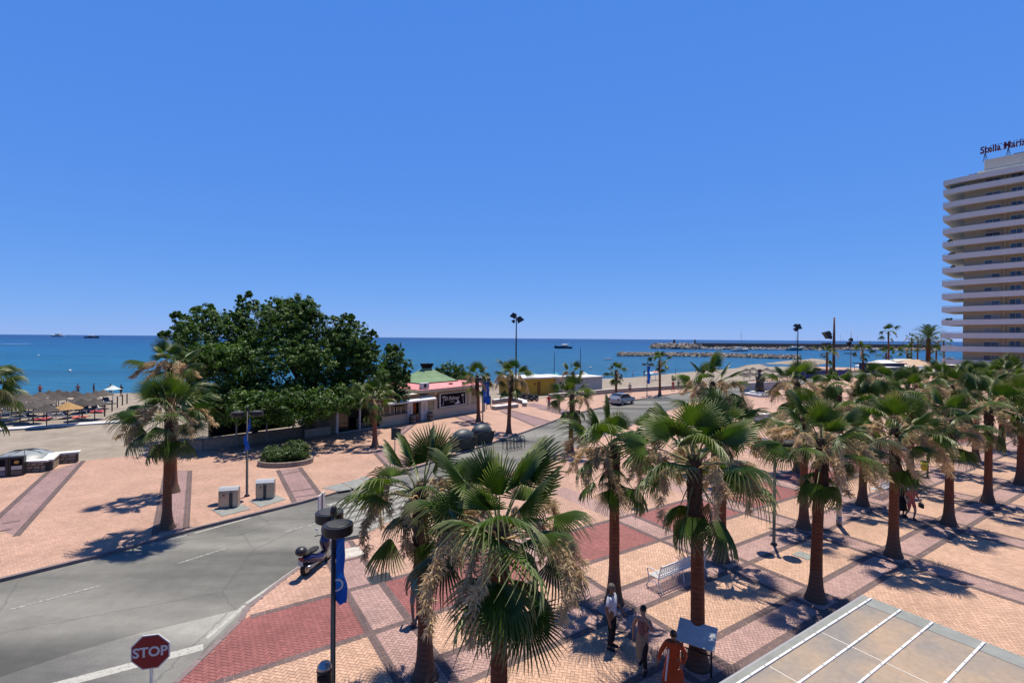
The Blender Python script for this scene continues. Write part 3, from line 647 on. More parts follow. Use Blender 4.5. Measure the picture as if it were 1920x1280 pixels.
# kerbs: stone by stone near the camera
def kerb(name, line, parent, side, skip=None, w=0.16, top=0.012, y1=70):
    kb = []
    for a, b in zip(line[:-1], line[1:]):
        L = (b-a).length; d = (b-a).normalized(); n = max(1, round(L/1.0)); nr = Vector((-d.y, d.x, 0))*side
        for i in range(n):
            p0 = a+d*(L*i/n+0.006); p1 = a+d*(L*(i+1)/n-0.006); c = (p0+p1)/2
            if c.y < 3 or c.y > y1 or abs(c.x) > 1.1*c.y+3: continue
            if skip and skip(c): continue
            kb.append((c+nr*(w/2-0.02), (p1-p0).length, math.atan2(d.y, d.x)))
    for c, L, a in kb:
        mb = MB(); mb.box((0, 0, 0), (L, w, 0.2)); mb.build('kerb_stone', 'kerb_stone', parent, (c.x, c.y, top-0.1), a)
RAMP = [P(*p) for p in [(607, 921), (694, 905)]]
kerb('kerb', KL[1:14], prom, 1, lambda c: RAMP[0].x+0.3 < c.x < RAMP[1].x-0.2)
kerb('kerb', KR[1:13], plaza, -1, lambda c: -6.9 < c.x < -1.2)

# concrete ramp slabs of the crossing
def ground_poly(name, pts, m, z, parent=None, h=0.0):
    mb = MB()
    pts = [(p[0], p[1]) for p in pts]
    mb.prism(pts, z-max(h, 0.003), z); return mb.build(name, m, parent)
for pl in ([(604, 915), (640, 906), (660, 917), (636, 921)], [(641, 905.5), (674, 897), (690, 906), (662, 916)], [(675, 896.5), (680, 893), (716, 900), (694, 904.5)]):
    ground_poly('ramp_slab', pxl(pl), 'concrete', 0.018, prom, 0.02)
# paler relaid asphalt before the stop line
pp = [P(a, b, -0.11) for a, b in [(-20, 1275), (142, 1221), (255, 1188), (427, 1147), (460, 1138), (395, 1203), (326, 1288), (200, 1345), (-120, 1345)]]
mb = MB(); mb._add([(p.x, p.y, -0.111) for p in pp][::-1], [tuple(range(len(pp)))]); o_ = mb.build('relaid_asphalt', 'asphalt_pale'); struct(o_)
# painted markings
mk = MB()
def strip(a, b, w, out, z=-0.107):
    a = Vector((a[0], a[1], 0)); b = Vector((b[0], b[1], 0)); d = (b-a).normalized(); n = Vector((-d.y, d.x, 0))*w/2
    out._add([(p.x, p.y, z) for p in (a-n, b-n, b+n, a+n)], [(0, 1, 2, 3)])
def RP(px, py): return P(px, py, -0.11)
cen = [((20, 1142), (188, 1097)), ((333, 1056), (425, 1027)), ((533, 997), (600, 979))]
for a, b in cen: strip(RP(*a), RP(*b), 0.10, mk)
struct(mk.build('centre_line_marking', 'road_paint_worn'))
mk = MB()
for a, b in [((0, 1088), (66, 1071)), ((132, 1055), (190, 1041)), ((365, 999), (470, 970)), ((255, 1026), (350, 1003))]: strip(RP(*a), RP(*b), 0.11, mk)
for a, b in [((395, 1196), (466, 1134)), ((468, 1131), (520, 1095)), ((520, 1095), (575, 1056))]: strip(RP(*a)+Vector((-0.12, 0, 0)), RP(*b)+Vector((-0.12, 0, 0)), 0.13, mk)
struct(mk.build('edge_line_marking', 'road_paint'))
mk = MB(); strip(RP(381, 1212), P(60, 1296, -0.11), 0.33, mk); struct(mk.build('stop_line_marking', 'road_paint'))
rd = (KL[12]-KL[5]).normalized(); a0 = RP(617, 948); b0 = RP(672, 992)
for i in range(7):
    s = a0.lerp(b0, i/5.6-0.02); e_ = s+Vector((0.64, 0.77, 0))*4.6; mk = MB(); strip(s, e_, 0.42, mk)
    struct(mk.build('crossing_stripe', 'road_paint_worn'))
# gutter grates and covers set in the paving
def grate(px, py, sx, sy, label, m='dark_metal', bars=True, ang=GRID_ANG, z=0.010):
    c = P(px, py); t = thing('drain_cover', label, 'drain cover', (c.x, c.y, z), ang)
    mb = MB(); mb.box((0, 0, 0), (sx, sy, 0.014)); mb.build('frame', m, t)
    if bars:
        for k in range(5):
            mb = MB(); mb.box((0, -sy*0.38+sy*0.19*k, 0.009), (sx*0.86, sy*0.07, 0.012)); mb.build('bar', 'black_metal', t)
grate(712, 1084, 0.78, 0.6, 'square dark iron grate where two grey paving bands meet, beside the red paving')
grate(657, 1009, 0.75, 0.35, 'narrow dark gutter grate at the kerb by the zebra crossing')
grate(1197, 954, 0.75, 0.5, 'dark iron grate on the edge of the far red paving')
grate(1507, 1041, 0.6, 0.6, 'pale square cover flush in the paving beside round lamp shadows', 'concrete', False)
t = thing('marble_slab', 'cracked white marble slab set in the pavement behind the scooter', 'slab', tuple(P(654, 1036, 0.006)), GRID_ANG)
mb = MB(); mb.bbox((0, 0, 0), (1.0, 0.9, 0.02), 0.01); mb.build('slab_panel', 'marble', t)

# ------------------------------------------------------------------ VEGETATION: fan palms
def fan_mesh(name, pet, rad, span, nseg, droop, tipdroop, fold, fused, seed, m='palm_leaf', cup=0.0, tw=0.0):
    """one fan leaf: stalk along +Y, pleated blade of nseg segments, free drooping tips. normal +Z"""
    rng = random.Random(seed); mb = MB(); rads = []
    n0 = 0
    # stalk
    sg = 0.10*pet
    pts = [(0, 0, 0), (0, pet*0.5, 0.03*pet), (0, pet, 0)]
    mb.cur = 1; mb.tube(pts, [0.028, 0.018, 0.013], 5); rads += [0.0]*len(mb.v); mb.cur = 0
    st = [0.03, 0.32*rad, fused*rad, (fused+(1-fused)*0.45)*rad, (fused+(1-fused)*0.8)*rad, rad]
    dth = 2*span/nseg
    for i in range(nseg):
        th = -span+dth*(i+0.5); L = 1.0-0.20*(abs(th)/span)**2; L *= rng.uniform(0.9, 1.05); td = tipdroop*rng.uniform(0.6, 1.5); tt = rng.uniform(-0.1, 0.1)
        ring = []
        for k, r0 in enumerate(st):
            r = r0*L; u = r/rad
            hw = dth*0.5
            if k == 2: wl = 0.94
            elif k <= 1: wl = 1.0
            else: wl = (0.94, 0, 0)[0]*[1, 1, 1, 0.62, 0.36, 0.06][k]*(fused/u if u > 0 else 1)
            row = []
            for sgn in (-1, 0, 1):
                a = th+sgn*hw*wl+(tt*(u-fused) if k > 2 else 0)
                x = math.sin(a)*r; y = math.cos(a)*r
                ple = (0.020 if sgn == 0 else -0.012)*min(1, u*2.0)*(1 if k < 5 else 0.2)*rad
                z = -droop*u*u*rad-fold*abs(math.sin(a))*r*0.75+cup*u*u*abs(math.sin(a))*rad
                x *= (1-0.28*fold)
                ov = max(0, u-fused)
                z -= td*ov*ov*rad*2.6
                sh = 1-0.5*td*ov*ov
                row.append((x*sh, pet+y*sh, z+ple))
            ring.append(row)
        vs = [p for row in ring for p in row]; fs = []
        for k in range(len(st)-1):
            a = k*3; b = a+3; fs += [(a, a+1, b+1, b), (a+1, a+2, b+2, b+1)]
        mb._add(vs, fs); rads += [min(1, st[k//3]/rad) for k in range(18)]
    me = mb.mesh(name, [m, 'petiole'])
    at = me.attributes.new('rad', 'FLOAT', 'POINT'); at.data.foreach_set('value', rads[:len(mb.v)])
    return me
FAN = dict(
    up=[fan_mesh('frond', 0.75, 1.0, R(88), 30, 0.03, 0.12, 0.18, 0.6, 1), fan_mesh('frond', 0.65, 0.95, R(66), 26, 0.0, 0.1, 0.35, 0.6, 2), fan_mesh('frond', 0.95, 1.0, R(100), 34, 0.05, 0.2, 0.15, 0.58, 12)],
    mid=[fan_mesh('frond', 1.1, 1.0, R(118), 34, 0.08, 0.45, 0.2, 0.44, 3), fan_mesh('frond', 1.25, 0.98, R(110), 36, 0.15, 0.7, 0.3, 0.56, 4), fan_mesh('frond', 1.0, 1.05, R(122), 34, 0.06, 0.55, 0.28, 0.42, 5)],
    low=[fan_mesh('frond', 1.1, 1.0, R(108), 36, 0.2, 0.6, 0.45, 0.52, 6, 'palm_leaf_old'), fan_mesh('frond', 1.05, 1.0, R(98), 34, 0.25, 0.5, 0.6, 0.54, 7), fan_mesh('frond', 1.0, 1.05, R(112), 36, 0.15, 0.8, 0.35, 0.5, 8)],
    hang=[fan_mesh('frond', 0.85, 1.05, R(80), 30, 0.1, 0.25, 0.6, 0.52, 9), fan_mesh('frond', 0.95, 1.0, R(92), 32, 0.05, 0.35, 0.45, 0.5, 10)],
    dead=[fan_mesh('dead_frond', 0.8, 0.9, R(60), 16, 0.3, 1.0, 1.0, 0.42, 11, 'dead_leaf')])
def stalk_mesh(seed, L=2.0, nt=130):
    """spent flower stalk: arching stem that splits into hanging plumes of fine straw-coloured twigs"""
    rng = random.Random(seed); mb = MB(); pts = []
    rise = rng.uniform(0.15, 0.4); fall = rng.uniform(0.55, 1.0)
    for k in range(9):
        t = k/8; pts.append(Vector((rng.uniform(-.02, .02), L*0.66*math.sin(min(1, t*1.1)*math.pi/2), rise*math.sin(t*math.pi*0.9)-fall*t**2.4*0.9)))
    mb.tube(pts, [0.02*(1-0.75*k/8) for k in range(9)], 4, False)
    for b_ in range(7):
        t = 0.35+0.65*b_/6; f = t*8; k = min(7, int(f)); p = pts[k].lerp(pts[k+1], f-k)
        ax = Vector((rng.gauss(0, .5), 0.3+rng.gauss(0, .3), -0.9)).normalized(); pl = rng.uniform(0.22, 0.52)*(1.1-0.3*t)
        mb.tube([p, p+ax*pl*0.5+Vector((0, 0.05, 0.05)), p+ax*pl], [0.008, 0.006, 0.003], 3, False)
        for i in range(nt//7):
            # fine twigs
            c = p+ax*pl*rng.uniform(0.1, 1.0); d = (ax*0.5+Vector((rng.gauss(0, .8), rng.gauss(0, .8), rng.gauss(0, .6)))).normalized(); ln = rng.uniform(0.07, 0.19)
            e = c+d*ln+Vector((0, 0, -0.3*ln)); m = c+d*ln*0.55; s = d.cross(Vector((rng.gauss(0, 1), rng.gauss(0, 1), rng.gauss(0, 1)))).normalized()*rng.uniform(0.006, 0.012)
            mb._add([c-s*0.5, c+s*0.5, m+s, e, m-s], [(0, 1, 2, 3, 4)])
            q = m; d2 = (d+Vector((rng.gauss(0, .9), rng.gauss(0, .9), rng.gauss(-.3, .7)))).normalized()*ln*0.6; mb._add([q-s, q+s, q+d2], [(0, 1, 2)])
    return mb.mesh('flower_stalk', 'flower_straw')
STALKS = [stalk_mesh(20+i, 1.7+0.2*(i % 3), 560) for i in range(5)]
def trunk_mesh(h, r0, r1, seed, lean=(0, 0)):
    rng = random.Random(seed); mb = S(); n = 14
    zs = [0, 0.06, 0.2, 0.45, 0.8, 1.2, 1.8]+[1.8+(h-1.8)*k/8 for k in range(1, 9)]
    pts = []; rd = []
    for z in zs:
        t = z/h; fl = math.exp(-z/0.38); pts.append((lean[0]*t*t, lean[1]*t*t, z)); rd.append((r0*(1-t)+r1*t)*(1+0.95*fl)*rng.uniform(0.97, 1.03))
    mb.tube(pts, rd, n); return mb.mesh('trunk', 'trunk_bark')
def boots_mesh(L, r, seed):
    """rough old leaf bases wrapped round the top of the trunk"""
    rng = random.Random(seed); mb = MB(); mb.tube([(0, 0, -L), (0, 0, -L*0.8), (0, 0, -0.2), (0, 0, 0.25)], [r*0.95, r*1.12, r*1.35, r*0.7], 10)
    for i in range(120):
        a = i*2.4; z = -L+L*1.05*i/120; rr = r*(1.05+0.25*(z+L)/L); c, s = math.cos(a), math.sin(a); w = 0.045; o = rng.uniform(0.05, 0.13)
        b0 = Vector((c*rr*0.9, s*rr*0.9, z)); out = Vector((c, s, 0)); sd_ = Vector((-s, c, 0))*w
        mb._add([b0-sd_, b0+sd_, b0+out*0.05+Vector((0, 0, 0.12))+sd_*0.6, b0+out*o+Vector((0, 0, 0.2)), b0+out*0.05+Vector((0, 0, 0.12))-sd_*0.6], [(0, 1, 2, 4), (4, 2, 3)])
    return mb.mesh('leaf_bases', 'trunk_rough')
BOOTS = [boots_mesh(1.9, 0.15, 3), boots_mesh(0.9, 0.145, 4)]
TR = {}
PALMN = [0]
def fan_palm(loc, h, label, nf=30, ns=8, scale=1.0, seed=0, lean=(0, 0), group='fan palms standing in rows on the plaza', r0=0.18, r1=0.145, topup=1.0, hang=4, dead=2, boots=0, name='fan_palm', lod=False):
    rng = random.Random(seed*31+5)
    if lean == (0, 0) and name == 'fan_palm': lean = (rng.uniform(-.22, .22), rng.uniform(-.2, .2))
    t = thing(name, label, 'palm tree', (loc[0], loc[1], loc[2] if len(loc) > 2 else 0), rng.uniform(0, 6.28), group)
    link('trunk', trunk_mesh(h, r0, r1, seed, lean), t)
    ctr = Vector((lean[0], lean[1], h))
    link('leaf_bases', BOOTS[boots], t, ctr)
    def put(nm, me, az, el, roll, sc, off):
        d = Vector((math.cos(az), math.sin(az), 0))
        M = Matrix.Translation(ctr+d*0.10+Vector((0, 0, off))) @ Matrix.Rotation(az-math.pi/2, 4, 'Z') @ Matrix.Rotation(el, 4, 'X') @ Matrix.Rotation(roll, 4, 'Y') @ Matrix.Scale(sc, 4)
        link(nm, me, t, M=M)
    nf = int(nf*rng.uniform(0.6, 0.76)); scale *= rng.uniform(0.95, 1.08)
    for i in range(nf):
        u = (i+0.5)/nf; az = i*2.39996+rng.uniform(-.3, .3)
        el = R(86)-(R(86)+R(24))*u**0.9+rng.uniform(-.24, .24)
        if u < 0.36: me = rng.choice(FAN['up']); sc = 0.98*topup
        elif u < 0.78: me = rng.choice(FAN['mid']); sc = 1.0
        else: me = rng.choice(FAN['low']); sc = 0.98
        put('frond', me, az, el, rng.uniform(-.9, .9), sc*scale*rng.uniform(0.74, 1.12), 0.22-0.38*u)
    for i in range(hang): put('frond', rng.choice(FAN['hang']), i*2*math.pi/max(1, hang)+rng.uniform(-.5, .5)+0.4, R(-50)+rng.uniform(-.35, .25), rng.uniform(-.5, .5), scale*rng.uniform(0.85, 1.05), -0.5)
    for i in range(dead): put('dead_frond', FAN['dead'][0], rng.uniform(0, 6.28), R(-70)+rng.uniform(-.2, .2), rng.uniform(-.4, .4), scale*rng.uniform(0.8, 1.0), -0.45)
    for i in range(int(ns*1.1+.5)): put('flower_stalk', rng.choice(STALKS), i*2*math.pi/max(1, ns)+rng.uniform(-.4, .4), rng.uniform(-.2, .42), rng.uniform(-.5, .5), scale*rng.uniform(0.9, 1.2), -0.12)
    return t
def base_height(cx, cy, bx, by):       # height of a crown centre seen at (cx, cy) above the foot seen at (bx, by)
    b = P(bx, by); return PD(cx, cy, b.y).z
K = 0
def row(px, v, cy, label, **k):
    """a palm of the plaza rows; foot on the grid crossing, crown centre read from the photograph"""
    global K; K += 1
    u = px; p = W(u, v); X = 960+FPX*p.x/p.y
    h = PD(X, cy, p.y).z if cy else 5.9
    return fan_palm((p.x, p.y, 0), h, label, seed=K, **k)
R1, R2 = 8.12, 11.55
row(5.0, R1, 1005, 'fan palm with the largest crown, front and centre, straw flower clusters hanging all round', nf=34, ns=11, scale=1.0, hang=7, dead=2, lean=(0.0, 0.0))
row(4.9, R2, 928, 'fan palm directly behind the big front palm, its crown tilted toward the zebra crossing', nf=27, ns=9, scale=0.86)
row(11.5, R2, 845, 'fan palm whose foot is behind the man in the white shirt', nf=26, ns=10, scale=0.9, hang=5)
row(11.15, R1, 868, 'fan palm with its foot by the tilted metal panel and the person in orange', nf=30, ns=9, scale=0.97, hang=4)
row(17.25, R2, 810, 'fan palm at the far end of the white bench, crown hidden behind a nearer one', nf=26, ns=7, scale=0.9)
row(17.35, R1, 835, 'fan palm standing at the corner of the glass canopy', nf=30, ns=9, scale=0.97)
row(23.5, R2, 788, 'fan palm with a leaning trunk beside the person dressed in black', nf=26, ns=8, scale=0.92)
row(23.54, R1, 812, 'front-row fan palm past the canopy corner palm, left of two walkers', nf=28, ns=9, scale=0.95)
row(29.5, R2, 768, 'fan palm just behind the white round post', nf=26, ns=9, scale=0.92)
row(29.8, R1, 795, 'fan palm in the front row to the right of the woman in pink', nf=26, ns=8, scale=0.95)
row(35.8, R2, 738, 'fan palm behind the two walking women', nf=24, ns=8, scale=0.95)
row(35.7, R1, 770, 'fan palm second from the right edge in the front row', nf=26, ns=8, scale=0.95)
row(42.0, R2, 728, 'fan palm behind the nearer yellow litter bin', nf=24, ns=7, scale=0.95)
row(41.95, R1, 755, 'fan palm at the right edge in the front row', nf=26, ns=8, scale=0.95)
row(47.7, R2, 722, 'fan palm of the second row near the farther yellow litter bin', nf=22, ns=6, scale=0.95)
row(54.0, R2, 708, 'fan palm of the second row nearest the tower', nf=22, ns=6, scale=1.0)
row(48.1, R1, 716, 'fan palm cut by the right edge of the view below the tower', nf=22, ns=6, scale=1.0)
def seen(cx, cy, d, label, h=None, **k):
    global K; K += 1
    p = PD(cx, cy, d); return fan_palm((p.x, p.y, 0), p.z, label, seed=K, **k)
far = dict(nf=22, ns=6)
seen(1340, 722, 31, 'fan palm of the third row farthest left, showing above the nearer crowns', **far)
seen(1497, 722, 32, 'fan palm of the third row beneath the tall pole with floodlights', **far)
seen(1578, 728, 37, 'fan palm of the third row, just right of the blue fence', **far)
seen(1643, 716, 41, 'fan palm of the third row in front of the white tents', **far)
seen(1705, 716, 44, 'fan palm of the third row left of the date palm foot', **far)
seen(1765, 712, 48, 'fan palm of the third row at the foot of the tower corner', **far)
seen(1818, 706, 50, 'fan palm of the third row in front of the tower shops', **far)
seen(1900, 700, 46, 'fan palm of the third row cut by the right edge', **far)
# palms across the road
def crossp(cx, cy, bx, by, label, **k):
    global K; K += 1
    b = P(bx, by); c = PD(cx, cy, b.y); k.setdefault('group', 'palms on the far promenade')
    return fan_palm((b.x, b.y, 0), c.z, label, seed=K, lean=(0, 0), **k)
crossp(322, 775, 313, 990, 'fan palm at the near kerb of the far promenade, casting its shadow on the road', nf=38, ns=7, scale=0.93, hang=6)
crossp(308, 688, 325, 922, 'taller fan palm right behind the kerb palm, straw clusters round its top', nf=24, ns=8, scale=0.82)
crossp(-38, 725, -45, 985, 'fan palm cut by the left edge above the beach', nf=34, ns=3, scale=1.05)
crossp(712, 748, 703, 838, 'fan palm in the shade in front of the restaurant glass front', nf=22, ns=2, scale=0.85, hang=2)
crossp(898, 708, 897, 790, 'fan palm beside the blue banner lamp at the restaurant corner', nf=20, ns=5, scale=0.95, hang=2)
crossp(956, 706, 954, 812, 'fan palm near the kerb just past the domed containers', nf=22, ns=5, scale=1.0, hang=3)
crossp(1075, 744, 1070, 850, 'fan palm on the road corner under the yellow hut', nf=24, ns=3, scale=0.95, hang=6)
crossp(1072, 700, 1074, 772, 'small fan palm by the promenade wall, its top above the corner palm', nf=16, ns=1, scale=0.8, hang=1)
crossp(1157, 697, 1155, 752, 'fan palm behind the grey car with drooping lower leaves', nf=18, ns=2, scale=0.85, hang=5)
crossp(1238, 677, 1237, 741, 'fan palm at the road bend next to the banner lamp', nf=18, ns=1, scale=0.9, hang=2)
# harbour palms, small in the view
def farp(cx, cy, by, label, s=1.0, nf=13, d=None, **k):
    global K; K += 1
    b = P(cx, by); c = PD(cx, cy, b.y); return fan_palm((b.x, b.y, 0), c.z, label, nf=nf, ns=k.pop('ns', 1), scale=s, hang=1, dead=0, seed=K, group='palms by the harbour', r0=0.25, r1=0.17, **k)
farp(1618, 658, 705, 'small bushy palm beside the white tents, left one', 1.5, nf=16)
farp(1550, 662, 712, 'ragged palm tangled behind the rusty floodlight pole', 1.3)
farp(1666, 623, 700, 'tall thin palm alone against the sky left of the date palm', 1.35)
farp(1661, 663, 697, 'low palm under the tall thin palm', 1.3)
farp(1702, 658, 697, 'bushy low palm between the tall thin palm and the date palm', 1.5, nf=15)
farp(1708, 634, 690, 'slender distant palm, left of a close pair', 0.95)
farp(1720, 637, 692, 'slender distant palm, right of a close pair', 0.95)
farp(1770, 640, 695, 'palm touching the left edge of the tower', 1.3)
farp(1755, 660, 698, 'short palm between date palm and tower', 1.2)
# date palm
def pinnate(seed):
    rng = random.Random(seed); mb = MB(); n = 34; pts = []
    for k in range(9):
        t = k/8; pts.append(Vector((0, 2.9*math.sin(t*1.25)/math.sin(1.25)*1.0, 0.9*t-1.9*t**2.3)))
    mb.cur = 1; mb.tube(pts, [0.04*(1-.8*k/8) for k in range(9)], 4, False); mb.cur = 0
    for i in range(n):
        t = 0.15+0.85*i/n; f = t*8; k = min(7, int(f)); p = pts[k].lerp(pts[k+1], f-k); ln = 0.62*math.sin(math.pi*min(1, t*0.9+0.12))+0.08
        for s in (-1, 1):
            e = p+Vector((s*ln*0.8, ln*0.55, -0.16*ln+rng.uniform(-.05, .08))); m = p.lerp(e, 0.5); w = Vector((0, 0.028, 0)); mb._add([p-w*0.5, p+w*0.5, m+w, e, m-w], [(0, 1, 2, 3, 4)])
    return mb.mesh('frond', ['date_leaf', 'petiole'])
PN = [pinnate(i) for i in range(2)]
b = P(1740, 701); c = PD(1740, 636, b.y); t = thing('date_palm', 'big feathery date palm with a thick trunk left of the tower', 'palm tree', (b.x, b.y, 0))
link('trunk', trunk_mesh(c.z, 0.55, 0.5, 88), t)
for i in range(44):
    u = (i+.5)/44; az = i*2.4; el = R(80)-R(120)*u
    link('frond', PN[i % 2], t, M=Matrix.Translation((0, 0, c.z+0.2-0.4*u)) @ Matrix.Rotation(az, 4, 'Z') @ Matrix.Rotation(el, 4, 'X') @ Matrix.Scale(1.45, 4))

# ------------------------------------------------------------------ broadleaf trees
def leafy(name, blobs, nleaf, ls, m, seed, parent=None, shell=0.55, tri=False):
    """leaf-sized faces spread in clumps through the crown's volume; blobs are (centre, radii) in local space"""
    rng = np.random.RandomState(seed); out = []
    sub = []
    for c, r in blobs:                       # smaller bulges and shoots break the outline
        for _ in range(int(5+3*max(r))):
            d = rng.normal(size=3); d[2] = abs(d[2])*0.9-0.15; d /= np.linalg.norm(d); f = rng.uniform(0.16, 0.42); sub.append((tuple(np.array(c)+d*np.array(r)*rng.uniform(0.85, 1.12)), tuple(np.array(r)*f)))
    blobs = list(blobs)+(sub if max(b[1][0] for b in blobs) > 1.1 else [])
    vol = np.array([b[1][0]*b[1][1]*b[1][2] for b in blobs])**0.75; share = vol/vol.sum()
    for (c, r), sh in zip(blobs, share):
        nclump = max(8, int(nleaf*sh/26)); d = rng.normal(size=(nclump, 3)); d /= np.linalg.norm(d, axis=1)[:, None]; rad = shell+(1.08-shell)*rng.rand(nclump)**0.7
        cc = np.array(c)+d*np.array(r)*rad[:, None]; cs = rng.uniform(0.25, 0.62, nclump)*min(1.0, max(r)/2.2)
        k = rng.randint(14, 38, nclump); idx = np.repeat(np.arange(nclump), k); off = rng.normal(size=(len(idx), 3)); off /= np.linalg.norm(off, axis=1)[:, None]; off *= (rng.rand(len(idx))**0.4)[:, None]
        p = cc[idx]+off*cs[idx][:, None]*np.array([1, 1, 0.75]); nrm = off+d[idx]*0.5+np.array([0, 0, 0.5])+rng.normal(size=p.shape)*0.6; out.append((p, nrm))
    p = np.concatenate([o[0] for o in out]); nr = np.concatenate([o[1] for o in out]); nr /= np.linalg.norm(nr, axis=1)[:, None]
    a = np.cross(nr, rng.normal(size=p.shape)); a /= np.linalg.norm(a, axis=1)[:, None]; b = np.cross(nr, a); s = ls*rng.uniform(0.6, 1.3, len(p))[:, None]
    Q = np.stack([p-a*s, p-b*s*0.45+nr*s*0.15, p+a*s, p+b*s*0.42+nr*s*0.12], 1).reshape(-1, 3)
    return stuff(soup(name, Q, 4, m, [('rad', 'FACE', np.clip(rng.rand(len(p))**3*1.1, 0, 1))], None, parent))
def limbs(starts, targets, r0, seed, m='bark', name='trunk', parent=None):
    rng = random.Random(seed); mb = S()
    for s, e, r in starts: mb.tube([s, Vector(s).lerp(Vector(e), 0.5)+Vector((rng.uniform(-.2, .2), rng.uniform(-.2, .2), 0)), e], [r, r*0.8, r*0.65], 8)
    for s, e, r in targets:
        s = Vector(s); e = Vector(e); mid = s.lerp(e, 0.5)+Vector((rng.uniform(-.4, .4), rng.uniform(-.4, .4), rng.uniform(0, .4))); mb.tube([s, mid, e], [r, r*0.6, r*0.2], 6)
    return mb.build(name, m, parent)
def broadleaf(label, foot, blobs_px, n, seed, ls=0.135, group='broadleaf trees by the restaurant', m='tree_leaf', tr=0.28):
    """blobs_px: (px, py, depth, radius x, radius z) as seen"""
    t = thing('broadleaf_tree', label, 'tree', foot, 0, group); f = Vector(foot); bl = []
    for px, py, d, rx, rz in blobs_px: bl.append((PD(px, py, d)-f, (rx, rx*0.9, rz)))
    leafy('crown', [((c.x, c.y, c.z), r) for c, r in bl], n, ls, m, seed, t)
    fork = Vector((0.1, 0, min(2.6, bl[0][0].z*0.5)))
    limbs([((0, 0, 0), fork, tr)], [(fork, c, tr*0.6) for c, r in bl], 1, seed, parent=t)
    return t
broadleaf('dense dark tree at the left of the restaurant grove, bulging over the low stone wall', (-21.5, 41, 0), [(405, 640, 42, 3.2, 2.4), (368, 645, 42, 1.6, 1.7), (420, 700, 40, 3.6, 2.6), (385, 603, 42, 1.5, 1.0), (432, 604, 42, 1.3, 0.9), (395, 580, 42, 0.25, 0.35), (365, 582, 42, 0.22, 0.25), (333, 602, 42, 0.7, 0.7), (311, 628, 42, 0.4, 0.4), (455, 750, 39, 2.8, 1.6), (372, 690, 42, 1.7, 1.6), (400, 770, 39, 2.4, 1.0), (390, 755, 37, 2.0, 1.1), (350, 750, 38, 1.4, 1.0), (445, 765, 36.5, 2.2, 1.1)], 48000, 3)
broadleaf('tallest dense dark tree in the middle of the restaurant grove', (-17.5, 43, 0), [(530, 625, 44, 3.6, 3.0), (480, 600, 44, 2.0, 1.5), (552, 602, 44, 1.9, 1.5), (515, 690, 42, 4.0, 3.0), (463, 568, 44, 0.9, 0.8), (515, 578, 44, 1.1, 0.8), (575, 588, 44, 0.9, 0.7), (465, 552, 44, 0.25, 0.3), (545, 568, 44, 0.3, 0.35), (576, 570, 44, 0.25, 0.3), (585, 640, 44, 2.2, 2.0), (545, 760, 41, 2.8, 1.7), (500, 745, 40, 2.2, 1.8), (595, 600, 44, 1.0, 0.7), (505, 765, 37, 2.5, 1.2), (565, 760, 37, 2.2, 1.2)], 54000, 4)
broadleaf('dense dark tree overhanging the restaurant glass front', (-14.6, 46.5, 0), [(625, 670, 45, 3.0, 2.6), (655, 640, 45, 2.0, 1.6), (648, 610, 45, 1.0, 0.8), (657, 598, 45, 0.3, 0.4), (697, 626, 45, 0.3, 0.3), (682, 650, 45, 1.1, 1.0), (670, 690, 45, 2.2, 2.4), (620, 740, 43, 2.2, 1.4), (690, 715, 45, 1.8, 2.0), (600, 690, 44, 2.0, 2.0), (585, 770, 42, 1.6, 0.9), (615, 755, 38.5, 2.0, 1.1), (660, 742, 41, 1.7, 1.1), (690, 745, 43, 1.2, 1.0)], 42000, 5)
broadleaf('small upright tree between the grove and the green roof', (-11.8, 49.5, 0), [(738, 690, 49, 1.3, 2.0), (735, 715, 49, 1.7, 1.6), (742, 664, 49, 0.8, 0.9), (745, 745, 48, 1.1, 0.9)], 14000, 6, tr=0.14)
broadleaf('round dark bush-like tree behind the restaurant roof, left one', (-9, 67, 0), [(838, 700, 66, 1.5, 1.3), (828, 708, 66, 1.2, 1.2), (848, 712, 66, 1.2, 1.2)], 4000, 7, tr=0.12)
broadleaf('round ragged bush-like tree behind the restaurant roof, right one', (-6.2, 66, 0), [(865, 702, 65, 1.3, 1.2), (872, 714, 65, 1.2, 1.2), (858, 712, 65, 1.1, 1.1)], 3600, 8, tr=0.12)
# bits of shoots that stand out of the crowns
# shrubs: planter oval
c = P(536, 868); t = thing('round_planter', 'oval stone-edged planter filled with a clipped green shrub', 'planter', (c.x, c.y, 0), R(12))
for k in range(34):
    a = 2*math.pi*k/34; mb = MB(); mb.bbox((0, 0, 0.16), (0.17, 0.30, 0.32), 0.02)
    o = link('stone', mb.mesh('stone', 'stone'), t, (1.66*math.cos(a), 1.15*math.sin(a), 0), a) if k == 0 else link('stone', o.data, t, (1.66*math.cos(a), 1.15*math.sin(a), 0), math.atan2(1.15*math.sin(a)*1.66/1.15, 1.66*math.cos(a)*1.15/1.66))
mb = MB(); mb.lathe([(1.55, 0.05), (1.55, 0.2)], 24, sy=0.68); mb.build('soil', 'bark', t)
leafy('shrub', [((-0.8, -0.1, 0.66), (0.78, 0.72, 0.5)), ((0.7, -0.05, 0.75), (0.85, 0.75, 0.56)), ((0, -0.2, 0.6), (1.0, 0.7, 0.42)), ((0.5, 0.4, 0.85), (0.85, 0.55, 0.6))], 15000, 0.06, 'shrub_leaf', 9, t, shell=0.2)
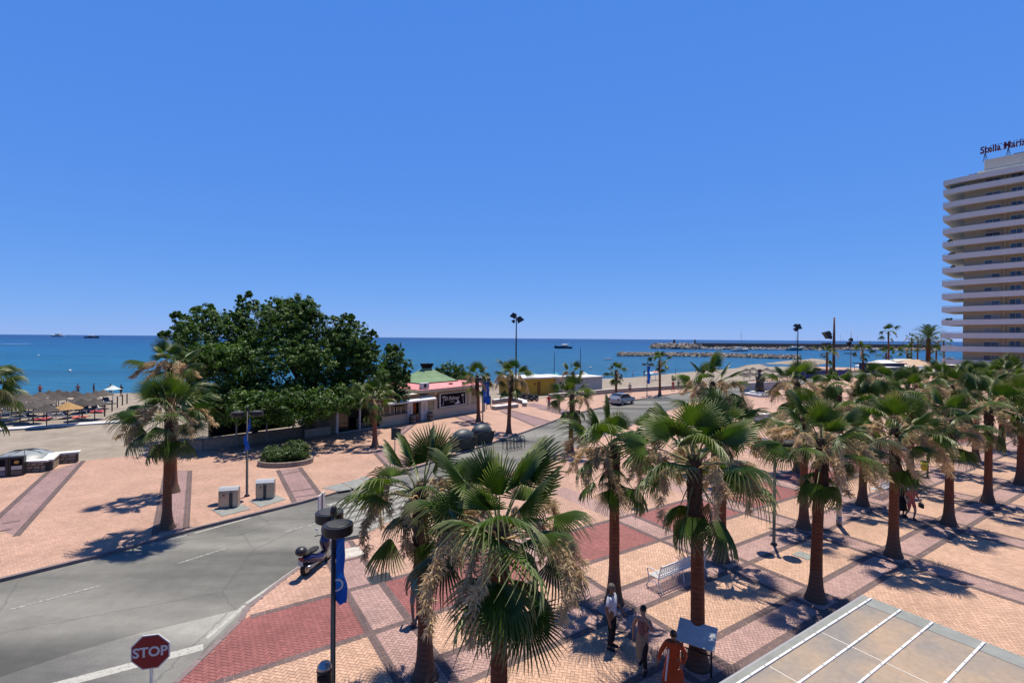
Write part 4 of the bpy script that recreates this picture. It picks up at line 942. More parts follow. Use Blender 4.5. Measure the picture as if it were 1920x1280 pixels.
# topiary cone seen between the crowns
c = P(1222, 812); t = thing('topiary_cone', 'pointed clipped green cone between two palm crowns by the road', 'shrub', (c.x, c.y, 0))
leafy('foliage', [((0, 0, 0.8), (1.25, 1.25, 0.8)), ((0, 0, 1.4), (0.85, 0.85, 0.6)), ((0, 0, 1.95), (0.45, 0.45, 0.42))], 6000, 0.08, 'palm_leaf_old', 10, t, shell=0.5)
mb = MB(); mb.tube([(0, 0, 0), (0, 0, 1.5)], 0.06, 6); mb.build('stem', 'bark', t)

# ------------------------------------------------------------------ RESTAURANT (local x along the front, y to the sea)
RO = Vector((-11.9, 47.5, 0)); RZ = math.atan2(0.767, 0.642)
rest = thing('beach_restaurant', 'low cream beach restaurant with pink roof edge, green hipped roof and black signboard', 'restaurant', tuple(RO), RZ)
def rb(name, m, *boxes, parent=rest):
    mb = MB()
    for (x0, x1, y0, y1, z0, z1) in boxes: mb.box(((x0+x1)/2, (y0+y1)/2, (z0+z1)/2), (x1-x0, y1-y0, z1-z0))
    return mb.build(name, m, parent)
rb('plinth_wall', 'cream_render', (-0.9, 2.2, 0.0, 0.25, 0, 1.05), (4.85, 12.4, 0.0, 0.3, 0, 0.98))
rb('upper_wall', 'tan_render', (4.85, 6.3, 0.1, 0.32, 0.98, 2.9), (10.65, 12.4, 0.1, 0.32, 0.98, 2.9), (6.3, 10.65, 0.1, 0.32, 2.62, 2.9), (6.3, 10.65, 0.1, 0.32, 0.98, 1.02))
for x0 in (5.75, 10.9): rb('pilaster', 'cream_render', (x0, x0+0.45, 0.02, 0.10, 0.98, 2.88))
for x0 in (6.0, 11.6): rb('wall_lantern', 'brown_trim', (x0, x0+0.16, -0.06, 0.018, 1.95, 2.5))
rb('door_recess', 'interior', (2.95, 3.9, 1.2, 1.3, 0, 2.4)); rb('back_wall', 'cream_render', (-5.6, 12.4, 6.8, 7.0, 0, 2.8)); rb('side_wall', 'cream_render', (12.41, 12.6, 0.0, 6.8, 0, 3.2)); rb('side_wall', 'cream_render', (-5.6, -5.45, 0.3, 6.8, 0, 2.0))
rb('pillar', 'white_paint', (2.2, 2.85, -0.05, 0.35, 0, 2.3)); rb('pillar', 'white_paint', (3.95, 4.8, -0.05, 0.35, 0, 2.3))
rb('entrance_door', 'barrel_orange', (3.35, 3.8, 0.55, 0.6, 0, 1.9))
rb('menu_sheet', 'poster_print', (4.2, 4.55, -0.075, -0.055, 1.0, 1.7)); rb('menu_sheet', 'poster_print', (2.35, 2.65, -0.075, -0.055, 1.0, 1.6))
rb('lintel', 'brown_trim', (-0.9, 4.84, 0.02, 0.3, 2.36, 2.74))
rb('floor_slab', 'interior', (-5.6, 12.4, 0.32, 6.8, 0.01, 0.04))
# white awnings
for x0, x1 in ((-0.75, 3.3), (3.36, 5.25)):
    mb = MB(); mb._add([(x0, 0.0, 2.56), (x1, 0.0, 2.56), (x1, -0.95, 2.25), (x0, -0.95, 2.25), (x0, 0.0, 2.60), (x1, 0.0, 2.60), (x1, -0.95, 2.29), (x0, -0.95, 2.29)], [(3, 2, 1, 0), (4, 5, 6, 7), (0, 4, 7, 3), (1, 2, 6, 5), (2, 3, 7, 6)])
    mb.box(((x0+x1)/2, -0.955, 2.2), (x1-x0, 0.012, 0.12)); mb.build('awning', 'white_paint', rest)
# left window band
for i, (x0, x1) in enumerate(((-0.6, 0.15), (0.2, 0.75), (0.95, 1.45), (1.5, 2.1))):
    w_ = rb('window', 'cream_render' if i != 1 else 'white_paint', (x0, x1, 0.12, 0.2, 1.06, 1.12), (x0, x1, 0.12, 0.2, 2.28, 2.35), (x0, x0+0.06, 0.12, 0.2, 1.12, 2.28), (x1-0.06, x1, 0.12, 0.2, 1.12, 2.28))
    rb('pane', 'glass_dark', (x0+0.06, x1-0.06, 0.15, 0.17, 1.12, 2.28), parent=w_)
rb('window_ledge', 'dark_trim', (-0.7, 2.18, -0.12, -0.003, 1.0, 1.09))
# glass front at the left
rb('post', 'white_cap', (-5.6, -5.4, -0.05, 0.15, 0.12, 2.2)); rb('post', 'white_cap', (-3.28, -3.16, -0.04, 0.12, 0.12, 2.2)); rb('post', 'cream_render', (-1.06, -0.92, -0.05, 0.15, 0.0, 2.36)); rb('post', 'black_metal', (-4.4, -4.35, 0, 0.06, 0.12, 2.2))
rb('threshold', 'wall_render', (-5.6, -1.07, -0.1, 0.2, 0, 0.12)); rb('header', 'wall_cap', (-5.7, -1.0, -0.12, 0.2, 2.2, 2.4))
for a, b in ((-5.4, -4.4), (-4.35, -3.28), (-3.16, -2.1), (-2.1, -1.07)): rb('glass_panel', 'glass_dark', (a, b-0.01, 0.05, 0.065, 0.12, 2.2)) if a < -4.5 else None
# roofs
rb('flat_roof', 'white_cap', (-6.2, 3.4, -0.4, 7.1, 2.76, 2.86)); rb('roof_fascia', 'brown_trim', (-6.3, 3.44, -0.5, -0.41, 2.52, 2.88))
mb = MB(); x0, x1, y0, y1 = 3.45, 13.0, -0.55, 7.2
mb.prism([(x0, y0), (x1, y0), (x1, y1), (x0, y1)], 2.9, 3.22); mb.build('roof_fascia', 'cream_render', rest)
mb = MB(); mb._add([(x0, y0, 3.23), (x1, y0, 3.23), (x1, y1, 3.23), (x0, y1, 3.23), (x0+1.2, y0+1.8, 3.62), (x1-1.4, y0+1.8, 3.62), (x1-1.4, y1-1.4, 3.62), (x0+1.2, y1-1.4, 3.62)], [(0, 1, 5, 4), (1, 2, 6, 5), (2, 3, 7, 6), (3, 0, 4, 7), (4, 5, 6, 7)]); rf = mb.build('roof', 'pink_roof', rest)
for x in (8.3, 10.3, 12.0): rb('roof_vent', 'brown_trim', (x, x+0.45, 0.35, 0.55, 3.43, 3.6), parent=rf)
for k in range(12): rb('roof_seam', 'pink_roof', (x0+0.7+0.78*k, x0+0.74+0.78*k, y0+0.06, y0+0.1, 3.235, 3.275), parent=rf)
gx0, gx1, gy0, gy1 = 4.9, 10.4, 1.3, 5.4; ax, ay = 7.4, 3.2
mb = MB(); mb.box(((gx0+gx1)/2, (gy0+gy1)/2, 3.68), (gx1-gx0+0.1, gy1-gy0+0.1, 0.1)); mb.build('eave_board', 'dark_trim', rest)
mb = MB(); n_ = 7
def hipz(t): return 3.74+1.36*(t**1.12)
for sd_ in range(4):
    cs = [(gx0, gy0), (gx1, gy0), (gx1, gy1), (gx0, gy1)]; A_ = cs[sd_]; B_ = cs[(sd_+1) % 4]; top = [(ax-0.4, ay-0.35), (ax+0.4, ay-0.35), (ax+0.4, ay+0.35), (ax-0.4, ay+0.35)]; TA = top[sd_]; TB = top[(sd_+1) % 4]
    for k in range(n_):
        t0, t1 = k/n_, (k+1)/n_
        def L_(p, q, t): return (p[0]+(q[0]-p[0])*t, p[1]+(q[1]-p[1])*t)
        a = L_(A_, TA, t0); b = L_(B_, TB, t0); c_ = L_(B_, TB, t1); d_ = L_(A_, TA, t1); zz0 = hipz(t0)+0.012*(k % 2); zz1 = hipz(t1)+0.012*(k % 2)
        mb._add([(a[0], a[1], zz0), (b[0], b[1], zz0), (c_[0], c_[1], zz1), (d_[0], d_[1], zz1)], [(0, 1, 2, 3)])
gr = mb.build('green_roof', 'green_roof', rest)
rb('vent_base', 'green_roof', (ax-0.42, ax+0.42, ay-0.37, ay+0.37, 5.05, 5.15), parent=gr)
mb = MB(); mb._add([(ax-0.4, ay-0.35, 5.15), (ax+0.4, ay-0.35, 5.15), (ax+0.4, ay+0.35, 5.15), (ax-0.4, ay+0.35, 5.15), (ax-0.62, ay-0.5, 5.68), (ax+0.62, ay-0.5, 5.68), (ax+0.62, ay+0.5, 5.68), (ax-0.62, ay+0.5, 5.68)], [(0, 1, 5, 4), (1, 2, 6, 5), (2, 3, 7, 6), (3, 0, 4, 7), (4, 5, 6, 7)]); mb.build('chimney', 'sign_black', gr)
# air conditioner
ac = rb('air_conditioner', 'white_paint', (3.75, 4.75, -0.35, 0.05, 3.32, 3.92)); mb = MB(); mb.xprism([(0.2*math.cos(a*.5236), 0.2*math.sin(a*.5236)) for a in range(12)], Matrix.Translation((4.2, -0.36, 3.62)) @ Matrix.Rotation(R(90), 4, 'X'), 0.02); mb.build('fan_grille', 'black_metal', ac)
# signboard
sb = rb('signboard', 'sign_white', (6.5, 10.5, -0.02, 0.09, 1.05, 2.6)); rb('board_face', 'sign_black', (6.65, 10.36, -0.035, -0.021, 1.16, 2.5), parent=sb)
TM = Matrix.Translation((8.25, -0.045, 1.95)) @ Matrix.Rotation(R(90), 4, 'X')
text('lettering', 'El Palmar', 0.58, 'sign_white', sb, TM, 0.004, shear=0.35, bold=0.004)
text('lettering', 'chiringuito', 0.17, 'sign_white', sb, Matrix.Translation((8.3, -0.045, 1.58)) @ Matrix.Rotation(R(90), 4, 'X'), 0.004)
for px_, s_, mir in ((7.05, 1.0, 1), (9.95, 1.0, -1)):       # two drawn palm trees
    mb = MB()
    def q3(pts, z=-0.043): mb._add([(px_+mir*p[0], z, 1.2+p[1]) for p in pts], [tuple(range(len(pts)))] if mir < 0 else [tuple(range(len(pts)))])
    q3([(-0.16, 0.0), (-0.10, 0.0), (0.0, 0.45), (0.06, 0.95), (0.02, 0.95), (-0.05, 0.45)])
    for a in range(7):
        an = R(-20+37*a); c_, s2 = math.cos(an), math.sin(an); q3([(0.04, 0.97), (0.04+0.16*c_-0.03*s2, 0.97+0.13*s2+0.04), (0.04+0.27*c_, 0.97+0.16*s2-0.05*abs(c_)), (0.04+0.15*c_+0.02*s2, 0.95+0.1*s2-0.02)])
    mb.build('palm_emblem', 'sign_white', sb)
mb = MB(); mb._add([(9.1+0.42*math.cos(a), -0.043, 1.36+0.1*math.sin(a)) for a in [k*.6283 for k in range(10)]], [tuple(range(9, -1, -1))])
mb._add([(9.0, -0.0435, 1.45), (9.4, -0.0435, 1.45), (9.2, -0.0435, 1.8)], [(0, 1, 2)]); mb.build('fish_emblem', 'sign_white', sb)
# covered terrace left of the glass front, deep in shade
ter = thing('shaded_terrace', 'dark covered terrace under the trees at the left of the restaurant', 'terrace', tuple(RO), RZ)
def tb(name, m, *boxes):
    return rb(name, m, *boxes, parent=ter)
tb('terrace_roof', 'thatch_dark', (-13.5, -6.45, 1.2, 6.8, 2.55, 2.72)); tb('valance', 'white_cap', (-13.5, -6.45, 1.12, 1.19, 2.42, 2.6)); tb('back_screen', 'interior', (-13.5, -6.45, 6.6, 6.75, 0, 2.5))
for x in (-13.3, -11.0, -8.8, -6.6): tb('post', 'pole_grey', (x-.05, x+.05, 1.3, 1.4, 0, 2.5))
tb('low_wall', 'wall_render', (-8.2, -5.8, 0.4, 0.65, 0, 0.7))
def wxyz(x, y, z=0.0):
    c, s = math.cos(RZ), math.sin(RZ); return (RO.x+x*c-y*s, RO.y+x*s+y*c, z)
# chairs
def chair(loc, rz, label):
    t = thing('wooden_chair', label, 'chair', loc, rz, 'pale chairs behind the restaurant glass')
    m = 'wall_cap'; mb = MB(); mb.bbox((0, 0, 0.45), (0.42, 0.42, 0.04), 0.01); mb.build('seat', m, t)
    for x in (-.18, .18):
        for y in (-.18, .18): mb = MB(); mb.box((x, y, 0.215), (0.04, 0.04, 0.43)); mb.build('leg', m, t)
        mb = MB(); mb.box((x, 0.2, 0.72), (0.04, 0.035, 0.5)); mb.build('back_post', m, t)
    mb = MB(); mb.box((0, 0.2, 0.9), (0.32, 0.03, 0.1)); mb.box((0, 0.2, 0.66), (0.32, 0.03, 0.06)); mb.build('back_rail', m, t)
chair(wxyz(-4.75, 0.55, 0.06), RZ+3.1, 'pale wooden chair behind the left glass pane of the restaurant')
chair(wxyz(-2.15, 0.6, 0.06), RZ+2.9, 'pale wooden chair in the middle of the open restaurant front')
chair(wxyz(-2.75, 0.75, 0.06), RZ+1.4, 'pale wooden chair turned sideways by the centre post')
chair(wxyz(-1.25, 0.7, 0.06), RZ+3.3, 'pale wooden chair at the right end of the open restaurant front')
def barrel(loc, label, m='barrel_wood', sc=1.0):
    t = thing('barrel', label, 'barrel', loc); mb = S(); mb.lathe([(0.27*sc, 0), (0.33*sc, 0.22*sc), (0.35*sc, 0.45*sc), (0.33*sc, 0.68*sc), (0.27*sc, 0.9*sc)], 18); mb.build('staves', m, t)
    for z, r_ in ((0.12, 0.312), (0.3, 0.348), (0.6, 0.348), (0.78, 0.312)): mb = MB(); mb.lathe([(r_*sc, (z-.03)*sc), (r_*sc, (z+.03)*sc)], 18); mb.build('hoop', 'pole_grey', t)
barrel(wxyz(2.45, -0.55), 'dark wooden barrel left of the restaurant door')
barrel(wxyz(4.7, -0.6), 'dark wooden barrel right of the restaurant door')
barrel(wxyz(3.6, 0.2, 0.05), 'orange wooden barrel standing in the restaurant doorway', 'barrel_orange', 0.8)
# post at the right corner, board on the wall and low white planters
t = thing('corner_post', 'pale square post at the right corner of the restaurant', 'post', wxyz(13.3, -0.1)); mb = MB(); mb.bbox((0, 0, 1.45), (0.38, 0.38, 2.9), 0.02); mb.build('shaft', 'wall_cap', t); mb = MB(); mb.box((0, 0, 2.95), (0.5, 0.5, 0.08)); mb.build('cap', 'white_cap', t)
p = P(916, 766); t = thing('menu_board', 'dark menu board on legs right of the restaurant', 'board', (p.x, p.y, 0), RZ); mb = MB(); mb.box((0, 0, 1.0), (0.75, 0.06, 1.0)); mb.build('board_panel', 'sign_black', t); mb = MB(); mb.box((0.02, -0.036, 1.05), (0.3, 0.01, 0.35)); mb.build('sheet', 'poster_print', t)
for x in (-.33, .33): mb = MB(); mb.box((x, 0, 0.25), (0.06, 0.06, 0.5)); mb.build('leg', 'pole_grey', t)

# ------------------------------------------------------------------ LOW WALLS
def wall_run(name, label, pts, h, w, m, capm, cat='wall', capw=0.1, caph=0.07, seg=1.2, z0=-0.1):
    a0 = Vector(pts[0]); t = thing(name, label, cat, (a0.x, a0.y, 0))
    for a, b in zip(pts[:-1], pts[1:]):
        a = Vector((a[0], a[1], 0)); b = Vector((b[0], b[1], 0)); L = (b-a).length; d = (b-a)/L; an = math.atan2(d.y, d.x); c = (a+b)/2-Vector((a0.x, a0.y, 0))
        mb = MB(); mb.box((c.x, c.y, (h+z0)/2), (L, w, h-z0), an); mb.build('wall_panel', m, t)
        n = max(1, int(L/seg))
        for i in range(n):
            cc = a.lerp(b, (i+.5)/n)-Vector((a0.x, a0.y, 0)); mb = MB(); mb.bbox((0, 0, 0), (L/n-0.012, w+capw, caph), 0.012); mb.build('coping_stone', capm, t, (cc.x, cc.y, h+caph/2+0.001), an)
    return t
wall_run('promenade_wall', 'long low stone wall with pale coping between the far promenade and the beach', [P(*q) for q in [(1030, 747.5), (1140, 737.5), (1260, 729.5), (1302, 727)]], 0.62, 0.4, 'wall_render', 'wall_cap', seg=2.2)
wall_run('low_planter_wall', 'cream low wall with flat coping right of the restaurant', [P(925, 768), P(968, 763)], 0.38, 0.8, 'wall_render', 'white_cap')
wall_run('low_planter_wall', 'cream low wall bending beside the parked motorbikes', [P(962, 751), P(984, 757), P(984, 762)], 0.42, 0.5, 'wall_render', 'white_cap')
wall_run('low_planter_wall', 'white-topped low wall behind the menu board', [P(925, 757), P(962, 751)], 0.5, 0.5, 'wall_render', 'white_cap')
wall_run('grove_wall', 'low stone wall in the tree shade left of the restaurant', [P(*q) for q in [(278, 853), (380, 843), (470, 831), (572, 817)]], 0.75, 0.4, 'stone', 'stone', seg=0.9)
# stone wall pieces by the beach ramp, stones proud of dark joints
def stone_wall(pts, label, h=0.62):
    a0 = Vector(pts[0]); t = thing('stone_wall', label, 'wall', (a0.x, a0.y, 0)); sh = None
    for si, (a, b) in enumerate(zip(pts[:-1], pts[1:])):
        a = Vector((a[0], a[1], 0)); b = Vector((b[0], b[1], 0)); L = (b-a).length; d = (b-a)/L; an = math.atan2(d.y, d.x); c = (a+b)/2-a0; nr = Vector((-d.y, d.x, 0))
        mb = MB(); mb.box((c.x, c.y, h/2-0.05), (L, 0.42, h+0.1), an); mb.build('core', 'stone_dark', t)
        mb = MB(); mb.bbox((c.x, c.y, h+0.05), (L+0.3, 0.62, 0.1), 0.02) if False else mb.box((c.x, c.y, h+0.05), (L+0.28, 0.6, 0.1+0.004*si), an); mb.build('coping', 'white_cap', t)
        rng = random.Random(len(pts)*7+si)
        for side in (-1, 1):
            rws = 3
            for r_ in range(rws):
                x = 0
                while x < L-0.08:
                    wd = min(rng.uniform(0.28, 0.55), L-x); q = a+d*(x+wd/2)-a0+nr*side*0.225; hh = h/rws
                    mb = MB(); mb.bbox((0, 0, 0), (wd-0.03, 0.06+rng.uniform(0, .03), hh-0.03), 0.018); mb.build('stone', 'stone', t, (q.x, q.y, hh*(r_+0.5)), an); x += wd
stone_wall([P(52, 884), P(89, 882), P(103, 869), P(146, 865)], 'zigzag stone wall with white coping at the left beach ramp')

# dome tent and notice boards at the left
p = P(46, 866); t = thing('dome_tent', 'pale grey dome tent on the sand behind the notice boards', 'tent', (p.x, p.y, -0.15)); mb = S(); mb.lathe([(1.75, 0), (1.68, 0.35), (1.35, 0.68), (0.8, 0.9), (0.05, 0.98)], 20); mb.build('canopy', 'dome_grey', t)
for k in range(4):
    a = k*math.pi/4; mb = MB(); mb.tube([(1.78*math.cos(a)*c_, 1.78*math.sin(a)*c_, 1.01*s_) for c_, s_ in [(math.cos(q_), math.sin(q_)) for q_ in [k2*math.pi/10 for k2 in range(11)]]], 0.025, 4); mb.build('pole', 'dark_metal', t)
for i, (x0, x1, lab) in enumerate(((-28, 17, 'navy framed notice board with posters, cut by the left edge'), (19, 47, 'navy framed notice board with a round gold emblem beside the stone wall'))):
    a = P(x0, 893.5-0.09*(x0)); b = P(x1, 893.5-0.09*(x1)); L = (b-a).length-0.05; an = math.atan2(b.y-a.y, b.x-a.x); c = (a+b)/2
    t = thing('notice_board', lab, 'notice board', (c.x, c.y, 0), an, 'notice boards by the beach'); hh = 1.12
    mb = MB(); mb.box((0, 0, hh/2+0.02), (L-0.08, 0.28, hh-0.06)); mb.build('case', 'board_navy', t)
    for x in (-L/2, L/2): mb = MB(); mb.box((x, 0, hh/2), (0.06, 0.34, hh)); mb.build('post', 'black_metal', t)
    mb = MB(); mb.box((0, 0, hh+0.03), (L+0.08, 0.36, 0.05)); mb.build('top_rail', 'dark_metal', t)
    mb = MB(); mb.box((0, -0.147, 0.83), (L*0.78, 0.012, 0.4)); mb.build('poster', 'sign_black', t)
    mb = MB(); mb.box((0, -0.147, 0.50), (L*0.78, 0.012, 0.22)); mb.build('poster', 'poster_print', t)
    mb = MB(); mb.box((0, -0.145, 0.2), (L*0.8, 0.008, 0.25)); mb.build('glass_strip', 'glass_blue', t)
    mb = MB(); mb.xprism([(0.13*math.cos(k*.5236), 0.10*math.sin(k*.5236)) for k in range(12)], Matrix.Translation((0, -0.158, 0.84)) @ Matrix.Rotation(R(90), 4, 'X'), 0.01); mb.build('emblem', 'poster_gold' if i else 'pole_grey', t)

# ------------------------------------------------------------------ STREET FURNITURE
def lamp(foot, h, az, label, banner=None, group='round headed promenade lamps', r=0.33):
    """two drum-shaped heads side by side on a dark pole, finial between"""
    t = thing('promenade_lamp', label, 'street lamp', foot, az, group)
    mb = S(); mb.tube([(0, 0, 0), (0, 0, 0.08), (0, 0, 0.1), (0, 0, h+0.1)], [0.14, 0.12, 0.062, 0.055], 14); mb.build('pole', 'black_metal', t)
    mb = MB(); mb.box((0, 0, h-0.12), (1.0, 0.06, 0.06)); mb.build('cross_arm', 'black_metal', t)
    mb = S(); mb.lathe([(0.075, 0), (0.085, 0.1), (0.06, 0.2), (0.02, 0.24)], 12, (0, 0, h+0.06)); mb.build('finial', 'black_metal', t)
    for s in (-1, 1):
        x = s*0.46; mb = MB(); mb.lathe([(r*0.96, -0.22), (r, -0.2), (r, -0.01), (r*0.985, 0)], 36, (x, 0, h)); hd = mb.build('lamp_head', 'black_metal', t)
        mb = MB(); mb.lathe([(r*0.80, 0.001), (r*0.80, 0.012), (r*0.77, 0.018), (0.02, 0.022)], 36, (x, 0, h)); mb.build('lid', 'lamp_lid', hd)
        mb = MB(); mb.lathe([(r*0.85, -0.235), (r*0.85, -0.222)], 24, (x, 0, h)); mb.build('diffuser', 'white_cap', hd)
    if banner:
        z1, z0, wd, tw, letters = banner
        mb = MB(); n = 26; mcol = 7; rows = []
        for i in range(n+1):
            u = i/n; z = z1+(z0-z1)*u; a = tw[0]+tw[1]*u+0.25*math.sin(u*9); wid = wd*(1-0.12*math.sin(u*6)); rr = []
            for j in range(mcol):
                v = j/(mcol-1); x = v*wid; y = 0.05*math.sin(v*5+u*8)+0.03*math.sin(u*15+v*3); rr.append((0.066+x*math.cos(a)-y*math.sin(a), x*math.sin(a)+y*math.cos(a), z-0.1*v*u+0.03*math.sin(v*9)*(u > 0.93)))
            rows += rr
        fs = [(i*mcol+j, i*mcol+j+1, (i+1)*mcol+j+1, (i+1)*mcol+j) for i in range(n) for j in range(mcol-1)]
        mb.smooth = True; mb._add(rows, fs); bn = mb.build('banner', 'banner_blue', t)
        for (z, ch, sz, rot, xo) in letters:
            a = tw[0]+tw[1]*(z-z1)/(z0-z1)+0.12; M = Matrix.Translation((0.066+xo*math.cos(a), xo*math.sin(a), z)) @ Matrix.Rotation(a, 4, 'Z') @ Matrix.Translation((0, -0.085, 0)) @ Matrix.Rotation(R(90), 4, 'X') @ Matrix.Rotation(rot, 4, 'Z')
            text('lettering', ch, sz, 'sign_white', bn, M, 0.003)
    return t
hl = 4.3; p0 = P(617, 958, hl); p1 = P(635, 983, hl); pc = (p0+p1)/2
az = math.atan2(p0.y-p1.y, p0.x-p1.x)
# facing of the banner in the lamp's own frame: towards the camera's right
lamp((pc.x, pc.y, 0), hl, az, 'nearest double-drum lamp with a hanging blue banner, in the foreground by the stop line', (hl-0.32, hl-2.02, 0.30, (-az-0.1, 0.3), [(3.28, 'e', 0.30, R(-100), 0.05), (2.72, 'C', 0.42, R(200), 0.12)]))
p = P(463, 930); lamp((p.x, p.y, 0), 4.55, R(25), 'double-drum lamp with twisted blue banner between the two steel waste inlets', (4.2, 2.5, 0.40, (-1.3, -0.9), []))
p = P(905, 792); lamp((p.x, p.y, 0), 4.5, R(-5), 'double-drum lamp with blue lettered banner before the restaurant corner', (4.2, 2.0, 0.62, (0.0, 0.1), [(3.3, 'fuengirola', 0.30, R(-90), 0.3)]))
p = P(1213, 742); lamp((p.x, p.y, 0), 4.9, R(0), 'double-drum lamp with narrow blue banner on the far promenade near the bend', (4.5, 1.9, 0.45, (0.1, 0.3), []))
p = P(1451, 1021); lamp((p.x, p.y, 0), 4.4, R(-25), 'double-drum lamp on the plaza whose heads hide among palm crowns')

def mast(px_, ytop, ybase, label, m, lights, r=0.09, extra=None, d=None, h=None):
    b = P(px_, ybase); top = PD(px_, ytop, b.y).z; t = thing('floodlight_mast', label, 'light mast', (b.x, b.y, 0), 0, 'tall floodlight masts')
    mb = S(); mb.tube([(0, 0, 0), (0, 0, top*0.6), (0, 0, top)], [r*1.3, r*1.1, r*0.7], 10); mb.build('pole', m, t); k_ = b.y/FPX
    for (dx, yy, s, tilt) in lights:
        z = PD(px_, yy, b.y).z; fl = MB(); M = Matrix.Translation((dx*k_, 0, z)) @ Matrix.Rotation(tilt, 4, 'Y')
        vs = [M @ Vector(q) for q in [(-.3*s, -.22*s, -.25*s), (.3*s, -.22*s, -.25*s), (.3*s, .22*s, -.25*s), (-.3*s, .22*s, -.25*s), (-.16*s, -.14*s, .2*s), (.16*s, -.14*s, .2*s), (.16*s, .14*s, .2*s), (-.16*s, .14*s, .2*s)]]
        fl._add(vs, [(3, 2, 1, 0), (4, 5, 6, 7), (0, 1, 5, 4), (1, 2, 6, 5), (2, 3, 7, 6), (3, 0, 4, 7)]); fl.build('floodlight', 'black_metal', t)
        ar = MB(); ar.tube([(0, 0, z), (dx*k_, 0, z+.05*s)], 0.04, 6); ar.build('bracket', 'dark_metal', t)
    return t
# fallen straw and leaf scraps on the paving
rs = np.random.RandomState(9); pts_ = []
for _ in range(900):
    u_ = rs.choice([5, 11.2, 17.3, 23.5, 29.7, 35.8])+rs.normal(0, 1.3); v_ = rs.choice([8.1, 11.5])+rs.normal(0, 1.3); c_ = W(u_, v_, 0.012+rs.rand()*0.01); a_ = rs.rand()*6.28; l_ = rs.uniform(.02, .09); d_ = Vector((math.cos(a_), math.sin(a_), 0))*l_; n_ = Vector((-math.sin(a_), math.cos(a_), 0))*rs.uniform(.004, .014)
    pts_ += [tuple(c_-d_), tuple(c_+n_), tuple(c_+d_), tuple(c_-n_)]
stuff(soup('fallen_straw', np.array(pts_), 4, 'flower_straw', None, None, plaza))
mast(967, 588, 752, 'tall dark mast with three floodlights behind the yellow hut', 'black_metal', [(-5, 591, 1.5, R(25)), (6, 598, 1.7, R(-30)), (-5, 602, 0.9, R(40))])
mast(1495, 608, 716, 'slim mast with a cluster of floodlights over the harbour', 'black_metal', [(-4, 610, 1.4, R(20)), (1, 613, 1.8, R(-10)), (-4, 617, 1.3, R(40)), (2, 609, 1.0, 0)], r=0.1)
mast(1563, 595, 706, 'rusty brown mast with two big floodlights out to its left', 'wood_pole', [(-12, 626, 3.0, R(55)), (-12, 648, 3.2, R(70)), (-8, 631, 1.8, R(20))], r=0.26)
mast(1595, 620, 702, 'thin grey mast right of the rusty one', 'pole_grey', [(0, 636, 1.6, R(20)), (-3, 643, 1.8, R(50))], r=0.09)
for px_, yt, yb, lab in ((1039, 661, 716, 'shorter thin blue-grey pole on the beach'), (1088, 652, 716, 'taller thin blue-grey pole on the beach')):
    b = P(px_, yb, -0.3); z = PD(px_, yt, b.y).z; t = thing('beach_pole', lab, 'pole', (b.x, b.y, -0.4)); mb = MB(); mb.tube([(0, 0, 0), (0, 0, z+.4)], [0.075, 0.055], 8); mb.build('shaft', 'pole_blue', t); mb = MB(); mb.lathe([(0.1, 0), (0.1, 0.15)], 10); mb.build('foot', 'pole_grey', t)

# steel waste inlets on concrete slabs
def inlet(px_, py_, slabpx, label, dx):
    c = P(px_, py_); t = thing('waste_inlet', label, 'waste bin', (c.x, c.y, 0), R(14), 'steel waste inlets by the road')
    w_, d_, h_ = 0.88, 0.38, 1.0
    mb = MB(); mb.xprism([(-d_/2, 0), (d_/2, 0), (d_/2, h_*0.86), (d_*0.18, h_), (-d_*0.3, h_)], Matrix.Rotation(R(90), 4, 'X') @ Matrix.Rotation(R(90), 4, 'Y'), w_)
    mb.v = [(v[0], v[1], v[2]) for v in mb.v]; bd = MB()
    bd._add([(-w_/2, -d_/2, 0.02), (w_/2, -d_/2, 0.02), (w_/2, d_/2, 0.02), (-w_/2, d_/2, 0.02), (-w_/2, -d_/2, h_*0.88), (w_/2, -d_/2, h_*0.88), (w_/2, -d_*0.22, h_), (-w_/2, -d_*0.22, h_), (-w_/2, d_/2, h_), (w_/2, d_/2, h_)],
            [(3, 2, 1, 0), (0, 1, 5, 4), (2, 3, 8, 9), (1, 2, 9, 6, 5), (3, 0, 4, 7, 8)]); bd.build('cabinet', 'steel', t)
    tp = MB(); tp._add([(-w_/2-.01, -d_/2-.01, h_*0.88), (w_/2+.01, -d_/2-.01, h_*0.88), (w_/2+.01, -d_*0.22, h_+.005), (-w_/2-.01, -d_*0.22, h_+.005), (w_/2+.01, d_/2+.01, h_+.005), (-w_/2-.01, d_/2+.01, h_+.005)], [(0, 1, 2, 3), (3, 2, 4, 5)]); tp.build('top_plate', 'steel_lit', t)
    mb = MB(); mb.box((dx, -d_/2-0.03, 0.46), (0.13, 0.05, 0.84)); mb.build('hinge_strip', 'dark_metal', t)
    mb = MB(); mb.box((-0.2, -d_/2-0.012, 0.66), (0.07, 0.02, 0.07)); mb.build('lock', 'black_metal', t)
    mb = MB(); mb.tube([(dx-0.12, -d_/2-0.07, 0.80), (dx+0.12, -d_/2-0.07, 0.84)], 0.012, 5); mb.build('handle', 'steel', t)
    g_ = pxl(slabpx); m_ = MB(); m_.prism([(q.x, q.y) for q in g_], 0.004, 0.02); o = m_.build('concrete_pad', 'concrete', prom)
inlet(430, 950, [(396, 955), (416, 968), (470, 954), (450, 944)], 'left one of two steel waste inlets on a pale slab', 0.12)
inlet(498, 934, [(467, 938), (488, 951), (536, 936), (514, 926)], 'right one of two steel waste inlets, nearer the striped paving', 0.0)

